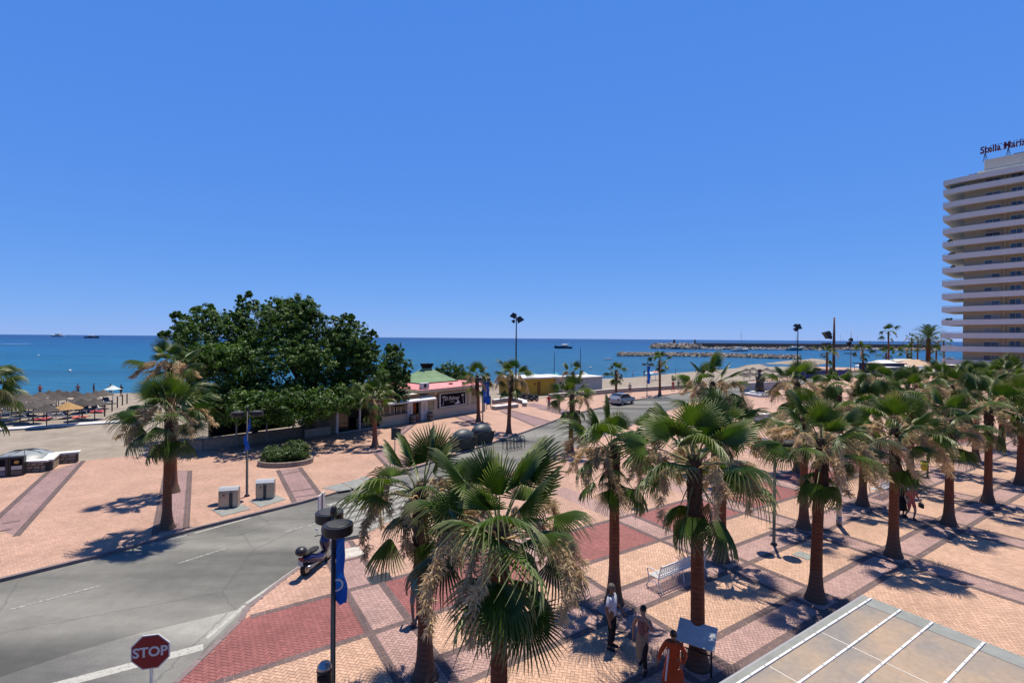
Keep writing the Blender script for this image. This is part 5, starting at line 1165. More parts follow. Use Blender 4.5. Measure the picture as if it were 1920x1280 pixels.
# domed containers
def container(px_, py_, label, rz):
    c = P(px_, py_); t = thing('rubbish_container', label, 'rubbish container', (c.x, c.y, 0), rz, 'domed rubbish containers across the road'); w_, d_ = 1.75, 1.15
    mb = MB(); pr = []
    for (k, z) in ((0.86, 0.08), (0.97, 0.5), (1.0, 0.95)): pr.append((k, z))
    mb.smooth = False
    vs = []
    for k, z in pr: vs += [(-w_/2*k, -d_/2*k, z), (w_/2*k, -d_/2*k, z), (w_/2*k, d_/2*k, z), (-w_/2*k, d_/2*k, z)]
    fs = [(3, 2, 1, 0)]+[(j*4+i, j*4+(i+1) % 4, (j+1)*4+(i+1) % 4, (j+1)*4+i) for j in range(2) for i in range(4)]
    mb._add(vs, fs); mb.build('body', 'bin_body', t)
    ld = MB(); n = 10; ang = [math.pi*i/n for i in range(n+1)]; vs = []
    for s in (-1, 1):
        for a in ang: vs.append((s*w_*0.52, -d_*0.53*math.cos(a), 0.95+0.62*math.sin(a)**0.8*1.0))
    fs = [(i, i+1, n+2+i, n+1+i) for i in range(n)]+[tuple(range(n, -1, -1)), tuple(range(n+1, 2*n+2))]; ld = S(); ld.ell((0, 0, 0.93), (w_*.55, d_*.58, 0.64), 22, 12); ld.build('lid', 'bin_lid', t)
    rm = MB(); rm.box((0, -d_*0.54, 0.93), (w_*1.08, 0.07, 0.09)); rm.box((0, d_*0.54, 0.93), (w_*1.08, 0.07, 0.09)); rm.build('rim', 'bin_body', t)
    for s in (-1, 1):
        for y in (-.4, .4): wh = MB(); wh.tube([(s*0.7-.04, y, 0.09), (s*0.7+.04, y, 0.09)], 0.09, 10); wh.build('wheel', 'rubber', t)
        tr = MB(); tr.tube([(s*w_*0.52, -.12, 1.0), (s*(w_*0.52+.12), 0, 1.0), (s*w_*0.52, .12, 1.0)], 0.03, 6); tr.build('handle', 'bin_body', t)
container(868, 842, 'left of two dark domed rubbish containers across the road', R(42)); container(903, 830, 'right of two dark domed rubbish containers, partly behind the first', R(42))
# bike rack
p = P(968, 842); t = thing('bike_rack', 'dark hooped rack on the kerb between the containers and the palm', 'bike rack', (p.x, p.y, 0), R(42))
for k in range(6): mb = MB(); mb.tube([(-.9+.36*k, 0, 0), (-.9+.36*k, 0, .75), (-.9+.36*k, .16, .92), (-.9+.36*k, .38, .92), (-.9+.36*k, .54, .75), (-.9+.36*k, .54, 0)], 0.03, 6); mb.build('hoop', 'dark_metal', t)
mb = MB(); mb.tube([(-.95, .27, .06), (.95, .27, .06)], 0.03, 6); mb.build('base_rail', 'dark_metal', t)
# sign poles
def sign_pole(px_, pyb, pyt, label, panel, m='pole_grey', r=0.03, rz=0.0, nm='sign_post', cat='sign'):
    b = P(px_, pyb); z = PD(px_, pyt, b.y).z; t = thing(nm, label, cat, (b.x, b.y, 0), rz); mb = MB(); mb.tube([(0, 0, -0.1), (0, 0, z)], r, 8); mb.build('pole', m, t); return t, z
t, z = sign_pole(740, 882, 800, 'grey pole with the back of a square sign, at the far kerb by the crossing', None)
mb = MB(); mb.bbox((0.08, -0.04, z-0.45), (0.62, 0.03, 0.75), 0.01); mb.build('sign_panel', 'bin_body', t); mb = MB(); mb.box((-0.18, -0.02, z-0.45), (0.1, 0.06, 0.7)); mb.build('bracket', 'pole_grey', t)
t, z = sign_pole(604, 1030, 924, 'thin post with a white sign seen edge-on behind the nearest lamp', None)
mb = MB(); mb.bbox((-0.04, 0, z-0.42), (0.05, 0.62, 0.8), 0.01); mb.build('sign_panel', 'sign_white', t); mb = MB(); mb.box((-0.07, 0, z-0.42), (0.006, 0.5, 0.68)); mb.build('sign_face', 'banner_blue', t)
# white round post on the plaza
b = P(1573, 984); t = thing('white_post', 'white round post with a grey foot among the plaza palms', 'post', (b.x, b.y, 0)); mb = S(); mb.lathe([(0.115, 0.42), (0.118, 4.2), (0.09, 4.25)], 16); mb.build('shaft', 'white_cap', t); mb = S(); mb.lathe([(0.125, 0), (0.125, 0.42)], 16); mb.build('foot', 'pole_grey', t)
# stop sign
dS = 8.9; c = PD(283, 1220, dS); t = thing('stop_sign', 'red octagonal stop sign on a grey pole at the bottom left', 'road sign', (c.x, c.y, 0), R(14))
mb = S(); mb.tube([(0, 0.03, -0.1), (0, 0.03, c.z+0.1)], 0.03, 10); mb.build('pole', 'pole_grey', t)
def octo(rad): return [(rad*math.cos(R(22.5+45*k)), rad*math.sin(R(22.5+45*k))) for k in range(8)]
SM = Matrix.Translation((0, -0.012, c.z)) @ Matrix.Rotation(R(90), 4, 'X')
mb = MB(); mb.xprism(octo(0.335), SM, 0.02); pn = mb.build('sign_panel', 'sign_white', t)
mb = MB(); mb.xprism(octo(0.312), Matrix.Translation((0, -0.012, 0)) @ SM, 0.006); mb.build('red_face', 'sign_red', pn)
text('lettering', 'STOP', 0.245, 'sign_white', pn, Matrix.Translation((0, -0.018, 0)) @ SM, 0.002, bold=0.007, sx=0.95)
mb = MB(); mb.box((0, 0.012, c.z+0.1), (0.4, 0.02, 0.04)); mb.box((0, 0.012, c.z-0.1), (0.4, 0.02, 0.04)); mb.build('bracket', 'pole_grey', t)
# bin beside the nearest lamp
c = P(610, 1245, 1.0); t = thing('litter_bin', 'black litter bin with a domed steel top beside the nearest lamp', 'litter bin', (c.x-0.02, c.y, 0))
mb = S(); mb.lathe([(0.155, 0), (0.165, 0.05), (0.165, 0.84), (0.175, 0.86), (0.175, 0.9)], 20); mb.build('body', 'black_metal', t)
mb = S(); mb.lathe([(0.17, 0.9), (0.16, 0.97), (0.12, 1.03), (0.06, 1.065), (0.01, 1.07)], 20); mb.build('dome_lid', 'steel', t); mb = MB(); mb.box((0, -0.16, 0.78), (0.2, 0.03, 0.1)); mb.build('opening', 'interior', t)
# yellow bins
def ybin(px_, pyb, label):
    b = P(px_, pyb); t = thing('yellow_bin', label, 'litter bin', (b.x, b.y, 0), 0.2, 'yellow litter bins on posts'); mb = MB(); mb.tube([(0, 0, 0), (0, 0, 1.25)], 0.055, 8); mb.build('post', 'black_metal', t)
    mb = S(); mb.lathe([(0.15, 0.42), (0.19, 0.98)], 16, (-0.26, 0, 0)); mb.build('bucket', 'bin_yellow', t); mb = MB(); mb.lathe([(0.195, 0.98), (0.2, 1.02)], 16, (-0.26, 0, 0)); mb.build('rim', 'dark_metal', t)
ybin(1739, 893, 'yellow bin on a black post, the nearer of two on the plaza'); ybin(1884, 832, 'yellow bin on a black post, farther one near the right edge')
# tilted info panel
p = P(1305, 1262); t = thing('info_lectern', 'tilted metal information panel on legs against the palm trunk', 'information panel', (p.x, p.y, 0), R(-32))
mb = MB(); M = Matrix.Translation((0, 0, 1.02)) @ Matrix.Rotation(R(32), 4, 'X'); mb.box((0, 0, 0), (0.95, 0.62, 0.03), M=M.to_3x3()); mb.v = [(v[0], v[1], v[2]+1.02) for v in mb.v]; mb.build('panel', 'info_panel', t)
for x in (-.36, .36): mb = MB(); mb.tube([(x, 0.05, 0), (x, 0.05, 0.98)], 0.025, 6); mb.build('leg', 'black_metal', t)
mb = MB(); mb.tube([(-.36, .05, .55), (.36, .05, .55)], 0.02, 6); mb.build('cross_bar', 'black_metal', t)

# bench
def bench(px0, px1, label, m='white_paint'):
    a, b = P(*px0), P(*px1); L = (b-a).length; an = math.atan2(b.y-a.y, b.x-a.x); c = (a+b)/2; t = thing('ornate_bench', label, 'bench', (c.x, c.y, 0), an, 'white cast-iron benches')
    mb = MB(); n = 22                                  # back: openwork panel of scrolls between rails
    mb.box((0, 0.28, 0.83), (L, 0.03, 0.05)); mb.box((0, 0.20, 0.50), (L, 0.03, 0.04)); mb.build('back_rail', m, t)
    mb = MB()
    for i in range(n):
        x = -L/2+L*(i+.5)/n; w_ = L/n*0.5; pts = [(x+w_*math.cos(q_)*(1-0.35*q_/6.3), 0.24+0.04*math.sin(q_), 0.665+0.13*math.sin(q_)) for q_ in [k*math.pi/6 for k in range(13)]]; mb.tube(pts, 0.011, 4)
    stuff(mb.build('openwork', m, t))
    for i in range(9): mb = MB(); mb.box((0, -0.22+0.055*i, 0.43), (L, 0.03, 0.02)); mb.build('slat', m, t)
    for s in (-1, 1):
        x = s*L/2; mb = MB(); mb.tube([(x, -0.34, 0), (x, -0.22, 0.2), (x, -0.24, 0.42), (x, -0.30, 0.62), (x, -0.18, 0.68), (x, 0.1, 0.66), (x, 0.22, 0.55)], 0.022, 6); mb.tube([(x, 0.36, 0), (x, 0.2, 0.22), (x, 0.2, 0.45), (x, 0.3, 0.86), (x, 0.34, 0.92)], 0.022, 6); mb.tube([(x, -0.22, 0.2), (x, 0, 0.3), (x, 0.2, 0.22)], 0.018, 6); mb.build('end_frame', m, t)
    mb = MB(); mb.tube([(0, -0.25, 0), (0, -0.2, 0.42)], 0.018, 6); mb.tube([(0, 0.28, 0), (0, 0.2, 0.42)], 0.018, 6); mb.build('centre_leg', m, t)
bench((1312, 1068), (1226, 1104), 'white openwork iron bench on the pink strip between two palms')
bench((1690, 915), (1640, 933), 'white openwork iron bench farther back left of the two walking women')

# ------------------------------------------------------------------ GLASS CANOPY, bottom right
ZC = 3.2; u0, u1, v0, v1 = -2.0, 12.0, -7.0, 4.63
o_ = W(u1, v1, 0); t = thing('glass_canopy', 'dusty glass terrace canopy with white glazing bars at the bottom right', 'canopy', tuple(o_), GRID_ANG)
def cb(name, m, ua, ub, va, vb, za, zb): mb = MB(); mb.box(((ua+ub)/2-u1, (va+vb)/2-v1, (za+zb)/2), (ub-ua, vb-va, zb-za)); return mb.build(name, m, t)
bars = [4.48, 3.97, 3.46, 2.73, 2.0, 1.3, 0.6, -0.1, -0.8, -1.5, -2.2, -2.9, -3.6, -4.3, -5.0, -5.7, -6.4]
us = [u0, 1.0, 2.8, 4.6, 6.3, 8.0, 9.75, 11.55]
edges = [4.42]+bars[1:]
for i in range(len(bars)-1):
    for j in range(len(us)-1): cb('glass_pane', 'dusty_glass', us[j]+0.01, us[j+1]-0.01, bars[i+1]+0.02, bars[i]-0.02, ZC-0.012, ZC)
for vb_ in bars: cb('glazing_bar', 'white_paint', u0, 11.9, vb_-0.017, vb_+0.017, ZC+0.001, ZC+0.025)
for uu in us[1:-1]: cb('cross_rail', 'wall_cap', uu-0.012, uu+0.012, -6.4, 4.45, ZC-0.03, ZC+0.004)
cb('edge_flashing', 'concrete', u0, u1-.05, 4.50, 4.63, ZC-0.06, ZC-0.002); cb('edge_flashing', 'concrete', 11.56, 11.97, -6.4, 4.499, ZC-0.06, ZC-0.003)
cb('gutter', 'pole_grey', u0, u1-.05, 4.631, 4.67, ZC-0.2, ZC-0.01)
for (uu, vv_) in ((11.8, 4.6), (11.8, 0.0), (6.0, 4.6), (0, 4.6), (11.8, -5)): cb('post', 'pole_grey', uu-.06, uu+.06, vv_-.06, vv_+.06, 0, ZC-0.061)
# screws along the bars
mb = MB()
for vb_ in bars[:6]:
    for k in range(24): mb.box((11.7-0.42*k-u1, vb_-v1, ZC+0.028), (0.022, 0.022, 0.008))
stuff(mb.build('screw', 'pole_grey', t))

# ------------------------------------------------------------------ TOWER
TX = Vector((PD(1763, 640, 115).x, 115, 0)); fd = Vector((0.631, -0.776, 0)); TRZ = math.atan2(fd.y, fd.x)
tow = thing('hotel_tower', 'tall cream tower block with wrap-round white balconies at the right edge', 'tower block', tuple(TX), TRZ)
FH = 3.05; NF = 14; Z0 = 3.3; LEN = 34; DEP = 16
def tbx(name, m, x0, x1, y0, y1, z0, z1, parent=tow):
    mb = MB(); mb.box(((x0+x1)/2, (y0+y1)/2, (z0+z1)/2), (x1-x0, y1-y0, z1-z0)); return mb.build(name, m, parent)
core = tbx('wall', 'tower_cream', 3.6, LEN, 2.2, DEP, 0, Z0+NF*FH-0.8)
for x0, x1 in ((0.0, 0),): pass
bal = MB(); ol = [(0.0, 0.9), (3.3, -0.0), (LEN, 0.0), (LEN, 2.15), (LEN, DEP), (0.6, DEP), (0.0, DEP-1)]
inner = [(0.22, 1.05), (3.4, 0.18), (LEN-.02, 0.18)]
bal.prism(ol, 0, 0.22)
for (a, b) in (((0.0, 0.9), (3.3, 0.0)), ((3.3, 0.0), (LEN, 0.0)), ((0.0, 0.9), (0.0, DEP-1))):
    L = math.hypot(b[0]-a[0], b[1]-a[1]); an = math.atan2(b[1]-a[1], b[0]-a[0]); off = Vector((-math.sin(an), math.cos(an)))*(0.09 if a[1] != 0.9 or b[0] > 1 else -0.09)
    bal.box(((a[0]+b[0])/2+off.x, (a[1]+b[1])/2+off.y, 0.71), (L, 0.16, 0.975), an)
bme = bal.mesh('balcony', 'tower_white')
rl = MB(); rl.tube([(0.05, DEP-1, 1.42), (0.05, 0.95, 1.42), (3.32, 0.08, 1.42), (LEN, 0.08, 1.42)], 0.035, 4); 
for k in range(22): rl.tube([(3.4+k*1.4, 0.08, 1.2), (3.4+k*1.4, 0.08, 1.42)], 0.02, 4, False)
rme = rl.mesh('handrail', 'pole_grey')
wins = [(7.1, 9.6, 0), (11.2, 13.0, 1), (15.0, 17.9, 0), (20.3, 23.0, 0), (24.5, 26.3, 1), (28, 30.9, 0)]
frm = MB(); frm.box((0, 0, 0), (1.0, 0.08, 1.0)); 
def winmesh(w_, h_, name='window'):
    mb = MB(); mb.box((0, 0, h_/2-.03), (w_, 0.08, 0.06)); mb.box((0, 0, -h_/2+.03), (w_, 0.08, 0.06)); mb.box((-w_/2+.03, 0, 0), (0.06, 0.08, h_-0.12)); mb.box((w_/2-.03, 0, 0), (0.06, 0.08, h_-.12)); mb.box((0, 0, 0), (0.07, 0.08, h_-.12)); return mb.mesh(name, 'white_paint')
def panemesh(w_, h_, m='glass_blue'):
    mb = MB(); mb.box((0, 0, 0), (w_, 0.03, h_)); return mb.mesh('pane', m)
WM = {}; rng = random.Random(5)
for f in range(NF):
    z = Z0+f*FH
    b_ = link('balcony', bme, tow, (0, 0, z)); link('handrail', rme, b_)
    for (xa, xb, kind) in wins:
        w_ = xb-xa; h_ = 2.05 if kind == 0 else 1.35; zc = z+0.22+(1.05 if kind == 0 else 1.62); key = (round(w_, 2), kind)
        if key not in WM: WM[key] = (winmesh(w_, h_), panemesh(w_/2-.12, h_-.16), panemesh(w_/2-.12, h_-.16, 'offwhite_wall'))
        wo_ = link('window', WM[key][0], tow, (xa+w_/2, 2.15, zc))
        for s in (-1, 1): link('pane', WM[key][2] if (kind == 0 and rng.random() < 0.3) else WM[key][1], wo_, (s*w_/4, 0.0, 0))
    for x in (14.0, 19.1, 27.2):
        tbx('partition', 'tower_white', x-.1, x+.1, (0.3 if x > 15 else 1.2), 2.19, z+0.22, z+FH-0.02)
    tbx('soffit_wall', 'tower_cream', 10.2, 10.5, 1.7, 2.19, z+0.22, z+FH-.02)
zt = Z0+NF*FH-0.75
for f, x in ((13, 2.0), (9, 1.2), (8, 1.6), (7, 2.2), (3, 1.4), (10, 12.4), (5, 21.5), (11, 17.0)):
    mb = S(); rg_ = random.Random(f)
    for k in range(5): mb.ell((x+rg_.uniform(-.5, .5), 0.75+rg_.uniform(-.1, .2), Z0+f*FH+1.25+rg_.uniform(0, .3)), (.3, .25, .28), 7, 5)
    mb.build('balcony_plant', 'shrub_leaf', tow)
for f, x0, w_, m_ in ((12, 15.2, 2.4, 'wall_cap'), (6, 20.5, 2.4, 'tower_upper'), (2, 15.0, 2.6, 'peach_wall'), (9, 7.2, 2.2, 'wall_cap')):
    mb = MB(); z_ = Z0+f*FH+2.75; mb._add([(x0, 2.1, z_), (x0+w_, 2.1, z_), (x0+w_, .7, z_-.6), (x0, .7, z_-.6), (x0, 2.1, z_+.04), (x0+w_, 2.1, z_+.04), (x0+w_, .7, z_-.56), (x0, .7, z_-.56)], [(3, 2, 1, 0), (4, 5, 6, 7), (0, 4, 7, 3), (1, 2, 6, 5), (2, 3, 7, 6)]); mb.build('balcony_awning', m_, tow)
mb = MB(); mb.prism(ol, zt, zt+1.15); mb.build('roof_parapet', 'tower_white', tow)
mb = MB(); mb.prism([(5.9, 1.2), (LEN, 1.2), (LEN, DEP), (5.9, DEP)], zt+1.15, zt+1.9); mb.build('roof', 'tower_upper', tow)
mb = MB(); mb.prism([(6.9, 1.6), (8.0, 1.5), (LEN, 1.5), (LEN, DEP-1), (6.9, DEP-1)], zt+1.9, zt+4.3); mb.build('penthouse_wall', 'tower_upper', tow)
for x in (4.6, 5.4, 6.0): mb = MB(); mb.box((x, 1.8, zt+1.5), (0.5, 0.5, 0.5), 0.4); mb.build('roof_unit', 'pole_grey', tow)
mb = MB(); mb.box((12.8, 2.0, zt+4.45), (2.6, 0.3, 0.14)); mb.build('roof_walkway', 'black_metal', tow)
sg = thing('rooftop_sign', 'dark red gothic lettering on a steel frame on the tower roof', 'rooftop sign', tuple(TX+fd*7.4+Vector((-fd.y*2.4, fd.x*2.4, zt+4.31))), TRZ)
text('lettering', 'Stella Maris', 2.1, 'sign_crimson', sg, Matrix.Translation((-1.3, 0, 2.5)) @ Matrix.Rotation(R(90), 4, 'X'), 0.06, bold=0.05, align='LEFT', sx=0.74)
# spurs that give the letters their gothic look
mb = MB()
for k in range(21):
    x = -1.2+k*0.41
    for z in (1.78, 3.15 if k % 3 else 2.8): mb.xprism([(-0.13, 0), (0, 0.13), (0.13, 0), (0, -0.13)], Matrix.Translation((x, 0, z)) @ Matrix.Rotation(R(90), 4, 'X'), 0.1)
stuff(mb.build('letter_serif', 'sign_crimson', sg))
for x in (-0.5, 3.2, 6.0, 9.6, 12.8): mb = MB(); mb.tube([(x-.4, 0.6, 0), (x, 0.05, 1.9)], 0.06, 5); mb.tube([(x+.4, 0.6, 0), (x, 0.05, 1.9)], 0.06, 5); mb.tube([(x, 0.05, 0), (x, 0.05, 3.4)], 0.05, 5); mb.build('support_frame', 'dark_metal', sg)
mb = MB(); mb.tube([(-1.2, 0.12, 2.2), (14, 0.12, 2.2)], 0.05, 5); mb.build('rail', 'dark_metal', sg)
# shops under the tower
b = P(1800, 703); t = thing('tower_shops', 'row of low shops with blue fascias at the foot of the tower', 'shop', (b.x-6, b.y, 0), TRZ+0.25)
for i, (x0, x1, m) in enumerate(((0, 5.2, 'fence_blue'), (5.3, 8.5, 'white_paint'), (8.6, 11.5, 'lounger_navy'), (11.6, 18, 'white_paint'), (18.1, 25, 'fence_blue'))):
    mb = MB(); mb.box(((x0+x1)/2, 0, 2.1), (x1-x0, 0.3, 0.9)); mb.build('fascia', m, t); mb = MB(); mb.box(((x0+x1)/2, 0.3, 0.82), (x1-x0-.1, 0.1, 1.64)); mb.build('shop_window', 'glass_dark', t)
mb = MB(); mb.box((12.5, 3.5, 1.3), (25, 6, 2.6)); mb.build('wall', 'tower_white', t)

# ------------------------------------------------------------------ HARBOUR
def rocks(name, label, line, wbase, hgt, n, size, m, seed, cat='breakwater'):
    rng = random.Random(seed); mb = MB(); o = Vector((line[0][0], line[0][1], -1.3))
    tot = [0]
    for a, b in zip(line[:-1], line[1:]): tot.append(tot[-1]+math.hypot(b[0]-a[0], b[1]-a[1]))
    for i in range(n):
        s = rng.uniform(0, tot[-1]); k = max(j for j in range(len(line)-1) if tot[j] <= s); a, b = Vector(line[k][:2]), Vector(line[k+1][:2]); f = (s-tot[k])/(tot[k+1]-tot[k]); p_ = a.lerp(b, f); d = (b-a).normalized(); nr = Vector((-d.y, d.x))
        u = rng.uniform(-1, 1); q = p_+nr*u*wbase; z = (1-abs(u)**1.5)*hgt*rng.uniform(0.6, 1.05); sz = size*rng.uniform(0.5, 1.3)
        Rm = Euler((rng.uniform(0, 3), rng.uniform(0, 3), rng.uniform(0, 3))).to_matrix()
        mb.box((q.x-o.x, q.y-o.y, z), (sz, sz*rng.uniform(.6, 1), sz*rng.uniform(.5, .8)), M=Rm)
    t = thing(name, label, cat, tuple(o)); stuff(mb.build('rocks', m, t))
    core_ = MB()
    for a, b in zip(line[:-1], line[1:]):
        a = Vector((a[0], a[1], 0)); b = Vector((b[0], b[1], 0)); L = (b-a).length; c_ = (a+b)/2-Vector((o.x, o.y, 0)); core_.box((c_.x, c_.y, hgt*0.3), (L, wbase*1.1, hgt*0.7), math.atan2(b.y-a.y, b.x-a.x))
    core_.build('core', 'rock_dark' if m == 'rock_dark' else 'rock', t); return t
L1 = [tuple(P(*q, -1.3)[:2]) for q in [(1160, 667), (1250, 667.5), (1330, 668.5), (1390, 670), (1440, 671.5), (1500, 673)]]
rocks('stone_breakwater', 'pale rock breakwater reaching left into the bay, nearer of two', L1, 4.0, 1.6, 3000, 1.35, 'rock', 1)
L2 = [tuple(P(*q, -1.3)[:2]) for q in [(1228, 653), (1270, 654), (1312, 654.5)]]
rocks('stone_breakwater', 'rocky tip of the far harbour breakwater', L2, 9, 4.0, 1300, 3.2, 'rock', 2)
L3 = [tuple(P(*q, -1.3)[:2]) for q in [(1312, 654.6), (1450, 655.3), (1600, 656), (1770, 657)]]
t3 = rocks('harbour_wall', 'long brown harbour wall on the horizon with pale rocks at its foot', L3, 8, 1.6, 1500, 2.2, 'rock', 3, 'harbour wall')
o3 = Vector((L3[0][0], L3[0][1], -1.3))
mb = MB()
for a, b in zip(L3[:-1], L3[1:]):
    a = Vector((a[0], a[1], 0)); b = Vector((b[0], b[1], 0)); c_ = (a+b)/2-Vector((o3.x, o3.y, 0)); mb.box((c_.x+2, c_.y+14, 3.2), ((b-a).length, 10, 6.4), math.atan2(b.y-a.y, b.x-a.x))
mb.build('wall_panel', 'rock_dark', t3)
for k, (px_, py_) in enumerate(((1264, 640), (1303, 641.5))):
    p = PD(px_, 645, L2[1][1]+10); t = thing('harbour_beacon', ('red' if k == 0 else 'green')+' topped harbour beacon on the far breakwater', 'beacon', (p.x, p.y, 2.5)); mb = S(); mb.lathe([(1.3, 0), (1.0, 4.5), (1.3, 4.6), (1.3, 5)], 10); mb.build('tower', 'wood_pole' if k == 0 else 'dome_grey', t); mb = S(); mb.lathe([(0.8, 5), (0.8, 6), (0.1, 6.6)], 10); mb.build('lantern', 'sign_crimson' if k == 0 else 'bin_body', t)
# sand spit between the inner bay and the harbour is part of the beach; moored boats
def boat(px_, py_, L, label, hull='sail_hull', mast_=0, cabin=True, rz=0.2, group='boats moored in the harbour', z=-1.3):
    p = P(px_, py_, z); t = thing('boat', label, 'boat', (p.x, p.y, z), rz, group); mb = MB(); secs = [(-.5, .26, .10), (-.25, .34, .11), (.15, .32, .12), (.38, .18, .14), (.5, .015, .165)]; vs = []
    for x, w_, h_ in secs: vs += [(x*L, -w_*L*.5, h_*L), (x*L, -w_*L*.3, -.02*L), (x*L, w_*L*.3, -.02*L), (x*L, w_*L*.5, h_*L)]
    fs = [(3, 2, 1, 0), (16, 17, 18, 19)]+[(4*i+j, 4*i+(j+1) % 4, 4*i+4+(j+1) % 4, 4*i+4+j) for i in range(4) for j in range(4)]
    mb._add(vs, fs); mb.build('hull', hull, t)
    if cabin: mb = MB(); mb.bbox((-.06*L, 0, .17*L), (.36*L, .2*L, .12*L), .02*L); mb.build('cabin', 'sail_hull', t); mb = MB(); mb.box((-.06*L, 0, .18*L), (.362*L, .202*L, .035*L)); mb.build('window', 'glass_dark', t)
    if mast_: mb = MB(); mb.tube([(0.08*L, 0, .1*L), (0.08*L, 0, mast_)], 0.1*L/12, 5); mb.tube([(.08*L, 0, .25*L), (-.38*L, 0, .27*L)], .06*L/12, 4); mb.build('mast', 'pole_grey', t)
    return t
def mh(px_, yt, yb): b = P(px_, yb, -1.3); return PD(px_, yt, b.y).z+1.3
boat(1387, 658.5, 16, 'white sailing yacht with a tall mast before the harbour wall', mast_=mh(1386, 623, 658.5))
boat(1490, 656.8, 17, 'long white motor boat left of the slim floodlight mast', 'hull_teal', mast_=mh(1484, 628, 656.8))
boat(1506, 655.5, 15, 'dark motor boat just right of the slim floodlight mast', 'hull_dark')
boat(1368, 653.8, 10, 'small dark boat close to the tip of the harbour wall', 'hull_dark')
boat(1591, 663, 7, 'small teal boat near the thin grey mast', 'hull_teal', cabin=False)
for px_, yt, lab in ((1536, 634, 'yacht behind the wall, leftmost thin mast'), (1543, 637, 'yacht behind the wall, left of the rusty pole'), (1576, 627, 'yacht behind the wall with the tallest thin mast'), (1581, 632, 'yacht behind the wall, mast in a close pair'), (1608, 629, 'yacht behind the wall right of the grey mast'), (1632, 636, 'yacht behind the wall above the bushy palm'), (1657, 634, 'yacht behind the wall left of the tall palm'), (1672, 636, 'yacht behind the wall right of the tall palm'), (1684, 638, 'yacht behind the wall between the tall and slender palms'), (1695, 637, 'yacht behind the wall left of the slender pair'), (1756, 636, 'yacht behind the wall right of the date palm')):
    boat(px_, 652.0 if px_ < 1600 else 652.4, 14, lab, mast_=mh(px_, yt, 652), rz=1.2)
for k, px_ in enumerate((1322, 1336, 1350, 1400, 1412, 1424, 1436, 1448, 1462, 1530, 1545, 1625, 1640)):
    boat(px_, 655.6+0.003*(px_-1322), 8, 'small white boat moored along the foot of the harbour wall', rz=0.3*(k % 5), group='small boats along the harbour wall')
# boats out at sea
boat(1056, 653, 18, 'dark excursion ship offshore, centre of the bay', 'hull_dark', mast_=9, rz=R(180), group='boats out at sea')
boat(108, 631.0, 70, 'pale ship on the horizon at the far left', rz=R(180), group='boats out at sea')
boat(172, 633.6, 40, 'small dark ship near the horizon', 'hull_dark', rz=0.3, group='boats out at sea')
boat(1140, 674, 4, 'small white dinghy near the end of the breakwater', cabin=False, group='boats out at sea')
for px_, py_, lab in ((72, 667, 'round white buoy off the left beach'), (131, 696, 'small white buoy closer to the left beach'), (1107, 690, 'white buoy off the middle beach')):
    p = P(px_, py_, -1.3); t = thing('buoy', lab, 'buoy', tuple(p)); mb = S(); mb.ell((0, 0, 0.15), (0.38, 0.38, 0.38)); mb.build('float', 'plastic_white', t); mb = MB(); mb.tube([(0, 0, .4), (0, 0, .75)], 0.05, 6); mb.build('topmark', 'pole_grey', t)
# wake line far left
p0, p1 = P(-10, 644.6, -1.296), P(48, 644.4, -1.296); mb = MB(); mb._add([(p0.x, p0.y, -1.29), (p1.x, p1.y, -1.29), (p1.x, p1.y+9, -1.29), (p0.x, p0.y+13, -1.29)], [(0, 1, 2, 3)]); tag(mb.build('wake_foam', 'foam'), None, None, None, 'stuff')

# ------------------------------------------------------------------ BEACH
def hut(px0, px1, pyb, ztop, dep, m, label, parts=True, rz=None):
    a, b = P(px0, pyb), P(px1, pyb); a = P(px0, pyb[0]) if isinstance(pyb, tuple) else a
    return a, b
def block(name, label, pa, pb, h, dep, m, cat='hut'):
    a, b = P(*pa), P(*pb); L = (b-a).length; an = math.atan2(b.y-a.y, b.x-a.x); t = thing(name, label, cat, (a.x, a.y, -0.15), an)
    mb = MB(); mb.box((L/2, dep/2, h/2), (L, dep, h)); mb.build('wall', m, t); mb = MB(); mb.box((L/2, dep/2, h+0.1), (L+0.4, dep+0.4, 0.2)); mb.build('roof', 'white_cap', t); return t, L
t, L = block('beach_hut', 'long ochre yellow beach hut with white flat roof behind the promenade wall', (962, 741), (1041, 737), 2.55, 5, 'ochre_wall')
mb = MB(); mb.box((L*0.6, -0.04, 1.15), (0.55, 0.06, 1.9)); mb.build('door', 'ochre_dark', t); mb = MB(); mb.box((L*0.50, -0.03, 1.75), (0.22, 0.05, 0.25)); mb.build('window', 'interior', t); mb = MB(); mb.box((L*.97, -.02, 1.25), (.12, .03, 2.4)); mb.build('drain_pipe', 'ochre_dark', t)
t, L = block('beach_hut', 'peach coloured beach hut joined to the ochre one', (1041.5, 736.9), (1060, 736), 2.55, 5, 'peach_wall'); mb = MB(); mb.box((L*0.5, -0.03, 1.7), (0.3, 0.05, 0.3)); mb.build('window', 'interior', t)
t, L = block('beach_hut', 'grey-white beach hut with curved roof beyond the corner palm', (1078, 734.5), (1129, 731), 2.3, 4, 'offwhite_wall'); mb = MB(); mb.box((L*0.45, -0.015, 1.1), (0.06, 0.02, 2.2)); mb.build('joint_strip', 'pole_grey', t)
# white concrete path over the sand
p0, p1 = P(-60, 806.5), P(330, 781.5); d_ = (p1-p0).normalized(); n_ = Vector((-d_.y, d_.x, 0))
mb = MB(); L = (p1-p0).length; k = int(L/1.2)
t = bpy.data.objects.new('beach_path', None); C.objects.link(t); struct(t); t.location = (p0.x, p0.y, -0.14)
pm = MB(); pm.bbox((0, 0, 0), (1.18, 1.15, 0.12), 0.015); pm = pm.mesh('path_slab', 'white_cap')
for i in range(k): q = d_*(i+.5)*1.2; link('path_slab', pm, t, (q.x, q.y, 0.05), math.atan2(d_.y, d_.x))
